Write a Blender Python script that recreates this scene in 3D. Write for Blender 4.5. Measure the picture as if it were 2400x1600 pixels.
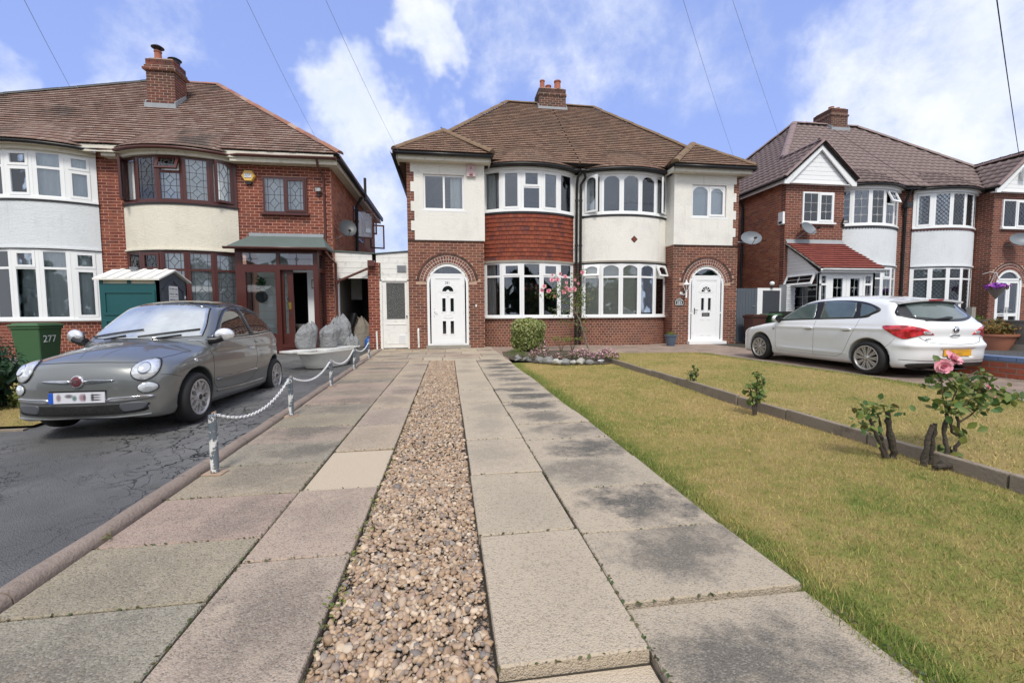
import bpy, bmesh, math, random
import numpy as np
from mathutils import Vector, Matrix, Euler
random.seed(7); rng = np.random.default_rng(7)
SC = bpy.context.scene
COL = SC.collection
D2R = math.pi/180
for o in list(bpy.data.objects): bpy.data.objects.remove(o)
# ------------------------------------------------------------------ camera
YAW, PITCH, ROLL, CAMH = 8.3*D2R, 3.65*D2R, .006, 1.08
F = Vector((math.sin(YAW)*math.cos(PITCH), math.cos(YAW)*math.cos(PITCH), -math.sin(PITCH)))
R0 = Vector((math.cos(YAW), -math.sin(YAW), 0)); U0 = R0.cross(F)
RC = (R0-ROLL*U0).normalized(); UC = (U0+ROLL*R0).normalized()
cam = bpy.data.cameras.new('camera'); camo = bpy.data.objects.new('camera', cam); COL.objects.link(camo)
M = Matrix((RC, UC, -F)).transposed().to_4x4(); M.translation = (0, 0, CAMH); camo.matrix_world = M
cam.sensor_fit = 'HORIZONTAL'; cam.sensor_width = 36; cam.lens = 36*1020/2400; cam.clip_start = .05; cam.clip_end = 5000
SC.camera = camo
# ------------------------------------------------------------------ exposure
SC.view_settings.view_transform = 'Standard'; SC.view_settings.look = 'None'
SC.view_settings.exposure = 0.93; SC.view_settings.gamma = 1; SC.view_settings.use_curve_mapping = False
SC.cycles.max_bounces = 8; SC.cycles.transparent_max_bounces = 12
# ------------------------------------------------------------------ sun
SUNV = Vector((-.04, -.75, .95)).normalized()
sun = bpy.data.lights.new('sun', 'SUN'); suno = bpy.data.objects.new('sun', sun); COL.objects.link(suno)
sun.energy = 1.5; sun.angle = 14*D2R; sun.color = (1, .95, .87)
suno.rotation_euler = (-SUNV).to_track_quat('-Z', 'Y').to_euler(); suno.location = (0, 0, 30)
# ------------------------------------------------------------------ node helpers
class NT:
    def __init__(s, nt): s.nt = nt; nt.nodes.clear()
    def n(s, t, **k):
        nd = s.nt.nodes.new(t)
        for a, v in k.items():
            if a.startswith('_'): setattr(nd, a[1:], v)
        for a, v in k.items():
            if a.startswith('_'): continue
            key = int(a[1:]) if a[0] == 'i' and a[1:].isdigit() else a.replace('__', ' ')
            s.put(nd.inputs[key], v)
        return nd
    def put(s, inp, v):
        if isinstance(v, bpy.types.NodeSocket): s.nt.links.new(v, inp)
        elif isinstance(v, bpy.types.Node): s.nt.links.new(v.outputs[0], inp)
        else:
            if isinstance(v, (tuple, list)) and len(v) == 3 and inp.type == 'RGBA': v = (*v, 1)
            inp.default_value = v
    def m(s, op, a, b=0., c=0., clamp=False):
        nd = s.n('ShaderNodeMath', _operation=op, _use_clamp=clamp, i0=a, i1=b)
        if op in ('MULTIPLY_ADD', 'SMOOTH_MIN', 'SMOOTH_MAX', 'WRAP', 'COMPARE'): s.put(nd.inputs[2], c)
        return nd.outputs[0]
    def vm(s, op, a, b=(0, 0, 0), sc=None):
        nd = s.n('ShaderNodeVectorMath', _operation=op, i0=a, i1=b)
        if sc is not None: s.put(nd.inputs['Scale'], sc)
        return nd.outputs['Value'] if op in ('DOT_PRODUCT', 'LENGTH', 'DISTANCE') else nd.outputs[0]
    def mix(s, f, a, b, mode='MIX', clamp=True):
        nd = s.n('ShaderNodeMix', _data_type='RGBA', _blend_type=mode, _clamp_result=False)
        s.put(nd.inputs[0], f); s.put(nd.inputs[6], a); s.put(nd.inputs[7], b)
        return nd.outputs[2]
    def noise(s, vec=None, scale=5., detail=3., rough=.55, dist=0., out=0):
        nd = s.n('ShaderNodeTexNoise', Scale=scale, Detail=detail, Roughness=rough, Distortion=dist)
        if vec is not None: s.put(nd.inputs['Vector'], vec)
        return nd.outputs[out]
    def vor(s, vec=None, scale=5., feature='F1', out='Distance', rand=1.):
        nd = s.n('ShaderNodeTexVoronoi', _feature=feature, Scale=scale, Randomness=rand)
        if vec is not None: s.put(nd.inputs['Vector'], vec)
        return nd.outputs[out]
    def ramp(s, f, stops, interp='LINEAR'):
        nd = s.n('ShaderNodeValToRGB'); s.put(nd.inputs[0], f); cr = nd.color_ramp; cr.interpolation = interp
        while len(cr.elements) < len(stops): cr.elements.new(.5)
        while len(cr.elements) > len(stops): cr.elements.remove(cr.elements[-1])
        for e, (p, c) in zip(cr.elements, stops):
            e.position = p; e.color = (*c, 1) if len(c) == 3 else c
        return nd.outputs[0]
    def ss(s, v, a, b):
        nd = s.n('ShaderNodeMapRange', _interpolation_type='SMOOTHSTEP', _clamp=True)
        for k, x in zip(range(5), (v, a, b, 0., 1.)): s.put(nd.inputs[k], x)
        return nd.outputs[0]
    def pos(s): return s.n('ShaderNodeNewGeometry').outputs['Position']
    def rnd(s):
        a = s.n('ShaderNodeObjectInfo').outputs['Random']; b = s.n('ShaderNodeNewGeometry').outputs['Random Per Island']
        return s.m('FRACT', s.m('MULTIPLY_ADD', a, 7.31, b))
    def gen(s): return s.n('ShaderNodeTexCoord').outputs['Generated']
    def objc(s): return s.n('ShaderNodeTexCoord').outputs['Object']
# ------------------------------------------------------------------ world
def px_dir(x, y):
    return (F+RC*((x-1200)/1020)-UC*((y-800)/1020)).normalized()
W = bpy.data.worlds.new('World'); SC.world = W; W.use_nodes = True
def world():
    t = NT(W.node_tree)
    d = t.vm('NORMALIZE', t.n('ShaderNodeTexCoord').outputs['Generated'])
    sky = t.n('ShaderNodeTexSky', _sky_type='NISHITA', _sun_disc=False, _sun_elevation=math.asin(SUNV.z),
              _sun_rotation=math.atan2(SUNV.x, SUNV.y), _air_density=1.0, _dust_density=.6, _ozone_density=2.2)
    tint = t.mix(1., sky.outputs[0], (1.45, 1.22, 1.38), 'MULTIPLY')
    sep = t.n('ShaderNodeSeparateXYZ', Vector=d)
    el = sep.outputs[2]
    warp = t.noise(d, 3.2, 5, .6, 0, 1)
    dw = t.vm('NORMALIZE', t.vm('ADD', d, t.vm('SCALE', t.vm('SUBTRACT', warp, (.5, .5, .5)), sc=.40)))
    blobs = [(840, 270, 6., 1.), (770, 240, 3.8, .75), (900, 320, 4.5, .8), (850, 430, 6, .62), (925, 520, 6, .55), (740, 320, 4, .5),
             (1030, 110, 4.4, .95), (1010, 40, 4, .7), (1140, 40, 7, .55), (1110, 262, 2.6, .6), (1015, 216, 1.6, .45), (985, 330, 4, .6),
             (2230, 190, 13, .78), (2400, 90, 13, .8), (2060, 260, 8, .6), (1990, 225, 5, .5), (2120, 380, 10, .42), (2380, 330, 12, .52),
             (1380, 50, 9, .5), (1690, 110, 7, .38), (1560, 90, 6, .3),
             (380, 40, 4, .5), (310, 92, 2.6, .62), (420, 80, 2.5, .4), (38, 40, 3, .5)]
    S = None
    for x, y, r, w in blobs:
        c = px_dir(x, y)
        dt = t.vm('DOT_PRODUCT', dw, tuple(c))
        v = t.m('MULTIPLY', t.ss(dt, math.cos(r*1.35*D2R), 1.0), w)
        S = v if S is None else t.m('SMOOTH_MAX', S, v, .12)
    # clouds all round the rest of the sky
    pl = t.vm('SCALE', d, sc=t.m('DIVIDE', 1., t.m('MAXIMUM', t.m('ADD', el, .12), .05)))
    fb = t.noise(pl, 1.1, 6, .58)
    back = t.ss(t.vm('DOT_PRODUCT', d, tuple(F)), .42, .1)
    S2 = t.m('MULTIPLY', back, t.ss(fb, .22, .45))
    fine = t.noise(d, 8.5, 7, .62)
    fine2 = t.noise(dw, 26., 5, .6)
    tex = t.m('ADD', t.m('MULTIPLY', t.m('SUBTRACT', fine, .5), 1.25), t.m('MULTIPLY', t.m('SUBTRACT', fine2, .5), .28))
    v = t.m('ADD', S, t.m('MULTIPLY', tex, t.m('MINIMUM', t.m('MULTIPLY', S, 2.2), 1.)))
    dens = t.m('MAXIMUM', t.m('MULTIPLY', t.ss(v, .22, 1.02), .93), t.m('MULTIPLY', S2, .96))
    shade = t.noise(dw, 5., 4, .6)
    ccol = t.mix(t.ss(shade, .3, .7), (4.3, 4.75, 5.6), (5.6, 5.75, 6.1))
    haz = t.ss(el, .50, .02)
    skyc = t.mix(t.m('MULTIPLY_ADD', haz, .18, .72), tint, (1.75, 2.45, 4.9))
    col = t.mix(dens, skyc, ccol)
    bg = t.n('ShaderNodeBackground', Color=col, Strength=.1)
    t.nt.links.new(bg.outputs[0], t.n('ShaderNodeOutputWorld').inputs[0])
world()
# ------------------------------------------------------------------ materials
MATS = {}
def mat(name, fn):
    if name in MATS: return MATS[name]
    m = bpy.data.materials.new(name); m.use_nodes = True
    t = NT(m.node_tree); bs = t.n('ShaderNodeBsdfPrincipled'); out = t.n('ShaderNodeOutputMaterial')
    t.nt.links.new(bs.outputs[0], out.inputs[0]); t.bs = bs; t.out = out
    fn(t); MATS[name] = m; return m
def setp(t, **k):
    for a, v in k.items(): t.put(t.bs.inputs[a.replace('__', ' ')], v)
def bump(t, h, dist=.01, strength=1.):
    b = t.n('ShaderNodeBump', Height=h, Distance=dist, Strength=strength); t.put(t.bs.inputs['Normal'], b.outputs[0])
def plain(name, col, rough=.6, metal=0., var=.12, bscale=0, bdist=.003, spec=.5, coat=0., dirt=0.):
    def fn(t):
        p = t.pos(); n = t.noise(p, 3., 4, .6); f = t.noise(p, 40., 3, .6)
        v = t.m('ADD', 1-var, t.m('MULTIPLY', t.m('ADD', t.m('MULTIPLY', n, .7), t.m('MULTIPLY', f, .3)), 2*var))
        c = t.vm('SCALE', tuple(col), sc=v)
        if dirt: c = t.mix(t.m('MULTIPLY', t.ss(t.noise(p, 7., 6, .7), .52, .75), dirt), c, (.09, .075, .055))
        setp(t, Base__Color=c, Roughness=t.m('MULTIPLY_ADD', f, .12, rough-.06), Metallic=metal, Specular__IOR__Level=spec, Coat__Weight=coat, Coat__Roughness=.03)
        if bscale: bump(t, t.noise(p, bscale, 4, .6), bdist)
    return mat(name, fn)
def randmat(name, stops, rough=.8, nscale=18., nvar=.35, bscale=60., bdist=.004, patch=None, spec=.35, big=1.2):
    def fn(t):
        p = t.pos(); r = t.rnd(); c = t.ramp(r, stops)
        n = t.noise(p, nscale, 5, .65)
        c = t.vm('SCALE', c, sc=t.m('MULTIPLY_ADD', n, 2*nvar, 1-nvar))
        if patch:
            q = t.ss(t.noise(p, big, 5, .6), patch[1], patch[2]); c = t.mix(t.m('MULTIPLY', q, patch[3]), c, patch[0])
        setp(t, Base__Color=c, Roughness=rough, Specular__IOR__Level=spec)
        if bscale: bump(t, t.noise(p, bscale, 4, .65), bdist)
    return mat(name, fn)
def S(n): return [(i/(len(n)-1), c) for i, c in enumerate(n)]
M_BRICK_C = randmat('brown_brick', S([(.11, .042, .03), (.175, .062, .042), (.21, .08, .05), (.155, .052, .038), (.24, .095, .058), (.125, .055, .042)]), patch=((.06, .04, .03), .5, .72, .55))
M_BRICK_L = randmat('red_brick', S([(0.119, 0.032, 0.023), (0.196, 0.048, 0.030), (0.230, 0.063, 0.038), (0.153, 0.040, 0.028), (0.246, 0.081, 0.048), (0.102, 0.036, 0.028)]), patch=((0.076, 0.028, 0.023), .52, .75, .4))
M_BRICK_S = randmat('orange_side_brick', S([(.33, .11, .06), (.46, .17, .09), (.40, .13, .075), (.27, .10, .07), (.48, .22, .13), (.37, .11, .06)]), patch=((.12, .05, .035), .52, .75, .5))
M_BRICK_R = randmat('dark_red_brick', S([(.15, .05, .034), (.215, .07, .047), (.18, .058, .04), (.12, .045, .036), (.24, .085, .056)]), patch=((.07, .035, .03), .5, .72, .5))
M_BRICK_W = randmat('low_wall_brick', S([(.32, .085, .05), (.4, .11, .06), (.36, .10, .06), (.28, .08, .05)]))
M_BRICK_D = randmat('soot_brick', S([(.06, .035, .028), (.10, .05, .038), (.14, .055, .04), (.08, .045, .035)]), patch=((.04, .034, .028), .45, .65, .6))
M_MORT = plain('mortar', (.45, .31, .23), .9, var=.25, bscale=60)
M_MORT_L = plain('pink_mortar', (.56, .30, .22), .9, var=.2, bscale=60)
M_MORT_W = plain('white_painted_mortar', (.72, .66, .6), .8, var=.08)
def _render(name, col, dirt):
    def fn(t):
        p = t.pos(); n = t.noise(p, 1.4, 6, .65)
        st = t.noise(t.vm('MULTIPLY', p, (3., 3., .35)), 2.2, 5, .65)
        c = t.mix(t.m('MULTIPLY', t.ss(n, .45, .8), dirt), tuple(col), tuple(x*.72 for x in col))
        c = t.mix(t.m('MULTIPLY', t.ss(st, .55, .8), dirt*.8), c, (col[0]*.62, col[1]*.6, col[2]*.54))
        setp(t, Base__Color=c, Roughness=.92, Specular__IOR__Level=.2)
        h = t.m('ADD', t.noise(t.vm('MULTIPLY', p, (1., 1., 1.7)), 20., 6, .72, .6), t.m('MULTIPLY', t.noise(p, 70., 4, .7), .35))
        bump(t, h, .028, .8)
    return mat(name, fn)
M_REND = _render('cream_white_render', (.83, .81, .75), .5)
M_REND_C = _render('cream_render', (.78, .735, .62), .4)
M_REND_G = _render('grey_white_render', (.73, .76, .78), .45)
M_UPVC = plain('white_upvc', (.82, .83, .83), .32, var=.04)
M_WHITE = plain('white_gloss_wood', (.78, .77, .73), .4, var=.07, dirt=.35)
M_FASC = plain('off_white_fascia', (.66, .62, .52), .6, var=.15, dirt=.4)
M_BROWN = plain('mahogany_frame', (.075, .02, .016), .3, var=.2)
M_BROWNP = plain('brown_plastic', (.10, .035, .028), .35, var=.12)
M_BLACKP = plain('black_plastic', (.014, .014, .016), .38, var=.2)
M_LEAD = plain('lead_came', (.03, .03, .033), .5)
M_LEADW = plain('silver_came', (.5, .5, .5), .4)
M_FLASH = plain('lead_flashing', (.30, .32, .34), .6, var=.3, dirt=.3)
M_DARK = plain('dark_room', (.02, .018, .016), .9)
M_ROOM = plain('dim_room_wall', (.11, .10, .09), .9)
M_ROOMW = plain('pale_interior', (.62, .64, .6), .8)
M_BLIND = plain('beige_blind', (.86, .84, .72), .6, var=.05)
M_NET = plain('net_curtain', (.88, .89, .88), .9, var=.06)
M_NETG = plain('grey_curtain', (.62, .66, .66), .9, var=.15)
M_RUBBER = plain('tyre_rubber', (.013, .013, .013), .75, var=.2)
M_CHROME = plain('chrome', (.75, .75, .77), .12, 1., var=.03)
M_ALLOY = plain('alloy_silver', (.50, .48, .46), .38, .55, var=.12)
M_ALLOYD = plain('dark_alloy', (.03, .03, .03), .5, .3)
M_GREYM = plain('grey_metal', (.33, .34, .35), .45, .6)
M_DISH = plain('grey_dish', (.17, .19, .21), .5, .1, var=.06)
M_DISHD = plain('dark_dish', (.05, .055, .06), .45, .1)
M_SLATE = plain('green_grey_felt', (.10, .13, .12), .85, var=.25, bscale=50)
M_WOODG = plain('weathered_timber', (.17, .16, .145), .85, var=.3, bscale=30)
M_CONC = plain('weathered_concrete', (.30, .28, .24), .9, var=.3, bscale=50, dirt=.35)
M_EDGE = plain('edging_concrete', (.25, .205, .155), .92, var=.45, bscale=45, bdist=.008, dirt=.7)
M_STONEW = plain('pale_rock', (.45, .44, .40), .85, var=.3, bscale=20, bdist=.02)
M_STONEG = plain('grey_rock', (.22, .22, .21), .85, var=.3, bscale=20, bdist=.02)
def _glass():
    def fn(t):
        t.nt.nodes.remove(t.bs)
        fr = t.n('ShaderNodeFresnel', IOR=1.55)
        fac = t.m('MINIMUM', t.m('MULTIPLY_ADD', fr.outputs[0], 1.5, .02), 1.)
        g = t.n('ShaderNodeBsdfGlossy', Color=(.92, .95, 1., 1), Roughness=.015)
        nb = t.n('ShaderNodeBump', Height=t.noise(t.pos(), 1.3, 2, .5), Distance=.02, Strength=.25); t.put(g.inputs['Normal'], nb.outputs[0])
        tr = t.n('ShaderNodeBsdfTransparent', Color=(.96, .98, .98, 1))
        mx = t.n('ShaderNodeMixShader'); t.put(mx.inputs[0], fac)
        t.nt.links.new(tr.outputs[0], mx.inputs[1]); t.nt.links.new(g.outputs[0], mx.inputs[2])
        t.nt.links.new(mx.outputs[0], t.out.inputs[0])
    return mat('window_glass', fn)
M_GLASS = _glass()
def _obsc(t):
    v = t.vor(t.pos(), 60.); setp(t, Base__Color=t.vm('SCALE', (.05, .052, .05), sc=t.m('MULTIPLY_ADD', v, 1.4, .6)), Roughness=.25)
    bump(t, v, .01)
M_OBSC = mat('obscured_glass', _obsc)
def _carpaint(name, col, metal, flake=0.):
    def fn(t):
        c = tuple(col)
        n = t.noise(t.objc(), 2.5, 4, .6)
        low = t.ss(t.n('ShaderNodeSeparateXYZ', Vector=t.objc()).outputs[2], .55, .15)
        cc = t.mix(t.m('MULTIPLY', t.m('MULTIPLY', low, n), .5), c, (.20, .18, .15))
        setp(t, Base__Color=cc, Metallic=metal, Roughness=.30 if metal else .42, Coat__Weight=1., Coat__Roughness=.035, Specular__IOR__Level=.5)
    return mat(name, fn)
M_FIAT = _carpaint('graphite_paint', (.185, .193, .188), .55)
M_AST = _carpaint('white_paint', (.79, .80, .81), 0.)
def _cg(t): setp(t, Base__Color=(.012, .016, .017), Roughness=.02, Specular__IOR__Level=.8, IOR=1.8, Coat__Weight=.4, Coat__Roughness=.02)
M_CARGLASS = mat('car_glass', _cg)
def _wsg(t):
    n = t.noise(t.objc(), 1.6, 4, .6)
    setp(t, Base__Color=t.mix(t.ss(n, .3, .7), (.20, .22, .22), (.46, .49, .49)), Roughness=.02, Specular__IOR__Level=1., IOR=2.4, Coat__Weight=1., Coat__Roughness=.01, Coat__IOR=2.0)  # pale mottled base: bright sky reflection painted into the glass colour, besides real gloss
M_WSCREEN = mat('windscreen_painted_glare', _wsg)
def _lamp(t): setp(t, Base__Color=t.mix(t.ss(t.noise(t.objc(), 14., 2), .4, .6), (.50, .52, .54), (.78, .80, .82)), Roughness=.1, Metallic=.4, Coat__Weight=1., Coat__Roughness=.02)
M_LAMP = mat('clear_lamp', _lamp)
def _rl(t): setp(t, Base__Color=t.mix(t.ss(t.noise(t.objc(), 9., 2), .4, .62), (.30, .006, .012), (.72, .03, .045)), Roughness=.15, Coat__Weight=1., Coat__Roughness=.02)
M_REDL = mat('red_lamp', _rl)
# ------------------------------------------------------------------ mesh builder
class MB:
    def __init__(s): s.v = []; s.f = []
    def add(s, vs, fs):
        b = len(s.v); s.v.extend([tuple(x) for x in vs]); s.f.extend([tuple(i+b for i in f) for f in fs])
    def obox(s, o, a, b, c):
        o, a, b, c = Vector(o), Vector(a), Vector(b), Vector(c)
        vs = [o, o+a, o+a+b, o+b, o+c, o+a+c, o+a+b+c, o+b+c]
        fs = [(0, 3, 2, 1), (4, 5, 6, 7), (0, 1, 5, 4), (1, 2, 6, 5), (2, 3, 7, 6), (3, 0, 4, 7)]
        if a.cross(b).dot(c) < 0: fs = [f[::-1] for f in fs]
        s.add(vs, fs)
    def box(s, x0, x1, y0, y1, z0, z1): s.obox((x0, y0, z0), (x1-x0, 0, 0), (0, y1-y0, 0), (0, 0, z1-z0))
    def quad(s, *p): s.add(p, [tuple(range(len(p)))])
    def prism(s, pts, d):
        d = Vector(d); n = len(pts); pts = [Vector(p) for p in pts]
        nrm = Vector((0, 0, 0))
        for i in range(n): nrm += pts[i].cross(pts[(i+1) % n])
        if nrm.dot(d) > 0: pts = pts[::-1]
        s.add(pts+[p+d for p in pts], [tuple(range(n)), tuple(range(2*n-1, n-1, -1))]+[(i, n+i, n+(i+1) % n, (i+1) % n)[::1] for i in range(n)])
    def tube(s, pts, r, n=8, caps=True):
        pts = [Vector(p) for p in pts]; k = len(pts); rr = r if isinstance(r, (list, tuple)) else [r]*k
        b = len(s.v); up = None
        for i, p in enumerate(pts):
            t = (pts[min(i+1, k-1)]-pts[max(i-1, 0)]).normalized()
            if up is None: up = t.orthogonal().normalized()
            up = (up-t*up.dot(t)).normalized() if (up-t*up.dot(t)).length > 1e-6 else t.orthogonal().normalized()
            w = t.cross(up)
            for j in range(n):
                a = 2*math.pi*j/n; s.v.append(tuple(p+(up*math.cos(a)+w*math.sin(a))*rr[i]))
        for i in range(k-1):
            for j in range(n):
                s.f.append((b+i*n+j, b+i*n+(j+1) % n, b+(i+1)*n+(j+1) % n, b+(i+1)*n+j))
        if caps: s.f.append(tuple(b+j for j in range(n))[::-1]); s.f.append(tuple(b+(k-1)*n+j for j in range(n)))
    def lathe(s, prof, n=24, mtx=None, cap=True):
        b = len(s.v); mtx = mtx or Matrix()
        for r, z in prof:
            for j in range(n):
                a = 2*math.pi*j/n; s.v.append(tuple(mtx @ Vector((r*math.cos(a), r*math.sin(a), z))))
        k = len(prof)
        for i in range(k-1):
            for j in range(n): s.f.append((b+i*n+j, b+i*n+(j+1) % n, b+(i+1)*n+(j+1) % n, b+(i+1)*n+j))
        if cap: s.f.append(tuple(b+j for j in range(n))[::-1]); s.f.append(tuple(b+(k-1)*n+j for j in range(n)))
    def mesh(s, name):
        me = bpy.data.meshes.new(name); me.from_pydata(s.v, [], s.f); me.update(); return me
    def build(s, name, m, parent=None, smooth=False, **props):
        if not s.v: return None
        me = s.mesh(name); me.materials.append(m)
        return put(name, me, parent, smooth, **props)
def put(name, me, parent=None, smooth=False, **props):
    if smooth and len(me.polygons):
        me.polygons.foreach_set('use_smooth', np.ones(len(me.polygons), bool))
        if smooth != 'all':
            try: me.set_sharp_from_angle(angle=math.radians(38))
            except Exception: pass
    o = bpy.data.objects.new(name, me); COL.objects.link(o)
    if parent is not None: o.parent = parent; o.matrix_parent_inverse = parent_inv(parent)
    for k, v in props.items(): o[k] = v
    return o
def wmat(o):
    m = o.matrix_basis.copy()
    if o.parent is not None: m = wmat(o.parent) @ o.matrix_parent_inverse @ m
    return m
def parent_inv(p): return wmat(p).inverted()
def npmesh(name, V, Fc, m, parent=None, smooth=False, **props):
    """numpy arrays: V (n,3), Fc (k,c)"""
    me = bpy.data.meshes.new(name); V = np.asarray(V, np.float32); Fc = np.asarray(Fc, np.int32); k, c = Fc.shape
    me.vertices.add(len(V)); me.vertices.foreach_set('co', V.ravel())
    me.loops.add(k*c); me.loops.foreach_set('vertex_index', Fc.ravel())
    me.polygons.add(k); me.polygons.foreach_set('loop_start', np.arange(0, k*c, c, dtype=np.int32)); me.polygons.foreach_set('loop_total', np.full(k, c, np.int32))
    me.update(calc_edges=True); me.validate(); me.materials.append(m)
    return put(name, me, parent, smooth, **props)
def thing(name, label, cat, loc, rz=0., group=None):
    o = bpy.data.objects.new(name, None); COL.objects.link(o); o.empty_display_size = .2
    o.location = loc; o.rotation_euler = (0, 0, rz); o['label'] = label; o['category'] = cat
    if group: o['group'] = group
    return o
def tag(o, label, cat, group=None):
    o['label'] = label; o['category'] = cat
    if group: o['group'] = group
    return o
class Fr:
    """local frame: u along the face, v up, n outwards"""
    def __init__(s, o, u, n, v=(0, 0, 1)): s.o = Vector(o); s.u = Vector(u).normalized(); s.n = Vector(n).normalized(); s.v = Vector(v).normalized()
    def p(s, u, v, d=0.): return s.o+s.u*u+s.v*v+s.n*d
    def bar(s, mb, u0, u1, v0, v1, d0, d1): mb.obox(s.p(u0, v0, d0), s.u*(u1-u0), s.v*(v1-v0), s.n*(d1-d0))
    def poly(s, mb, pts, d0, d1): mb.prism([s.p(a, b, d0) for a, b in pts], s.n*(d1-d0))
def holed(mb, fr, u0, u1, v0, v1, holes, d0, d1):
    us = sorted({u0, u1, *[min(max(x, u0), u1) for h in holes for x in h[:2]]}); vs = sorted({v0, v1, *[min(max(x, v0), v1) for h in holes for x in h[2:4]]})
    for j in range(len(vs)-1):
        run = None
        for i in range(len(us)):
            solid = False
            if i < len(us)-1:
                cu, cv = (us[i]+us[i+1])/2, (vs[j]+vs[j+1])/2
                solid = not any(h[0] < cu < h[1] and h[2] < cv < h[3] for h in holes)
            if solid and run is None: run = us[i]
            if not solid and run is not None: fr.bar(mb, run, us[i], vs[j], vs[j+1], d0, d1); run = None
def text_mesh(txt, size, m, name, parent, loc, mtx3, extrude=.002):
    cu = bpy.data.curves.new(name, 'FONT'); cu.body = txt; cu.size = size; cu.extrude = extrude; cu.align_x = 'CENTER'; cu.align_y = 'CENTER'
    to = bpy.data.objects.new(name, cu); COL.objects.link(to)
    dg = bpy.context.evaluated_depsgraph_get(); dg.update()
    me = bpy.data.meshes.new_from_object(to.evaluated_get(dg)); bpy.data.objects.remove(to); bpy.data.curves.remove(cu)
    mm = mtx3.to_4x4(); mm.translation = loc; me.transform(mm); me.materials.clear(); me.materials.append(m)
    return put(name, me, parent)
def m3(u, v, n): return Matrix((Vector(u), Vector(v), Vector(n))).transposed()
# ------------------------------------------------------------------ bricks
_ubrick = None
def unit_brick():
    global _ubrick
    if _ubrick is None:
        b = MB(); e = .04
        b.add([(-.5, 0, -.5), (.5, 0, -.5), (.5, 0, .5), (-.5, 0, .5), (-.5+e*.4, -1, -.5+e), (.5-e*.4, -1, -.5+e), (.5-e*.4, -1, .5-e), (-.5+e*.4, -1, .5-e)],
              [(0, 1, 2, 3)[::-1], (4, 5, 6, 7), (0, 1, 5, 4), (1, 2, 6, 5), (2, 3, 7, 6), (3, 0, 4, 7)])
        _ubrick = b
    return _ubrick
class Bricks:
    """collects brick places; the largest-showing 300 become objects, the rest one stuff part"""
    def __init__(s, parent, m): s.parent = parent; s.m = m; s.items = []
    def wall(s, path, L, z0, z1, holes=(), bl=.235, ch=.084, keep=None, off=0., prio=0, j=.015, depth=.007):
        rows = int(round((z1-z0)/ch))
        for r in range(rows):
            za, zb = z0+r*ch, z0+(r+1)*ch-j
            x = -(bl/2 if r % 2 else 0)-off
            while x < L-.02:
                a, b = max(x, 0.), min(x+bl-j, L); x += bl
                if b-a < .03: continue
                segs = [(a, b)]; zc = (za+zb)/2
                for h in holes:
                    if h[2] < zc < h[3]:
                        ns = []
                        for (p, q) in segs:
                            if q <= h[0] or p >= h[1]: ns.append((p, q)); continue
                            if p < h[0]: ns.append((p, h[0]))
                            if q > h[1]: ns.append((h[1], q))
                        segs = ns
                for p, q in segs:
                    if q-p < .03: continue
                    if keep and not keep((p+q)/2, zc): continue
                    pos, tan = path((p+q)/2)
                    s.items.append((prio, pos, tan, q-p, za, zb, depth))
    def flush(s, limit=300):
        ub = unit_brick(); me = ub.mesh('brick'); me.materials.append(s.m)
        it = sorted(s.items, key=lambda t: t[0]); pinv = parent_inv(s.parent)
        rest = MB()
        for k, (pr, pos, tan, ln, za, zb, dp) in enumerate(it):
            t = Vector((tan[0], tan[1], 0)).normalized(); nrm = Vector((t.y, -t.x, 0))
            m = Matrix((t*ln, -nrm*dp*(1+random.uniform(-.15, .15)), Vector((0, 0, zb-za)))).transposed().to_4x4(); m.translation = (pos[0], pos[1], (za+zb)/2)
            if k < limit:
                o = bpy.data.objects.new('brick', me); COL.objects.link(o); o.parent = s.parent; o.matrix_parent_inverse = pinv; o.matrix_basis = m
            else: rest.add([m @ Vector(v) for v in ub.v], ub.f)
        rest.build('brick_courses', s.m, s.parent, kind='stuff')
def line_path(p0, p1):
    p0, p1 = Vector((*p0, 0)), Vector((*p1, 0)); t = (p1-p0).normalized()
    return (lambda u: (p0+t*u, t)), (p1-p0).length
class Arc:
    """bow bay: chord along +x at y0, bulging to -y"""
    def __init__(s, xc, half, y0, sag):
        s.xc, s.half, s.y0, s.sag = xc, half, y0, sag
        s.R = (half*half+sag*sag)/(2*sag); s.cy = y0-sag+s.R; s.a = math.asin(half/s.R); s.L = 2*s.a*s.R
    def path(s, u, d=0.):
        t = -s.a+u/s.R
        return Vector((s.xc+(s.R+d)*math.sin(t), s.cy-(s.R+d)*math.cos(t), 0)), Vector((math.cos(t), math.sin(t), 0))
    def pts(s, n, d=0.): return [s.path(s.L*i/n, d)[0] for i in range(n+1)]
def arc_strip(mb, arc, n, z0, z1, d0, d1):
    A = arc.pts(n, d0); B = arc.pts(n, d1)
    for i in range(n):
        mb.add([A[i]+Vector((0, 0, z0)), A[i+1]+Vector((0, 0, z0)), B[i+1]+Vector((0, 0, z0)), B[i]+Vector((0, 0, z0)),
                A[i]+Vector((0, 0, z1)), A[i+1]+Vector((0, 0, z1)), B[i+1]+Vector((0, 0, z1)), B[i]+Vector((0, 0, z1))],
               [(0, 1, 2, 3)[::1], (4, 7, 6, 5), (2, 1, 5, 6)[::1], (3, 2, 6, 7), (0, 3, 7, 4)])
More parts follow.
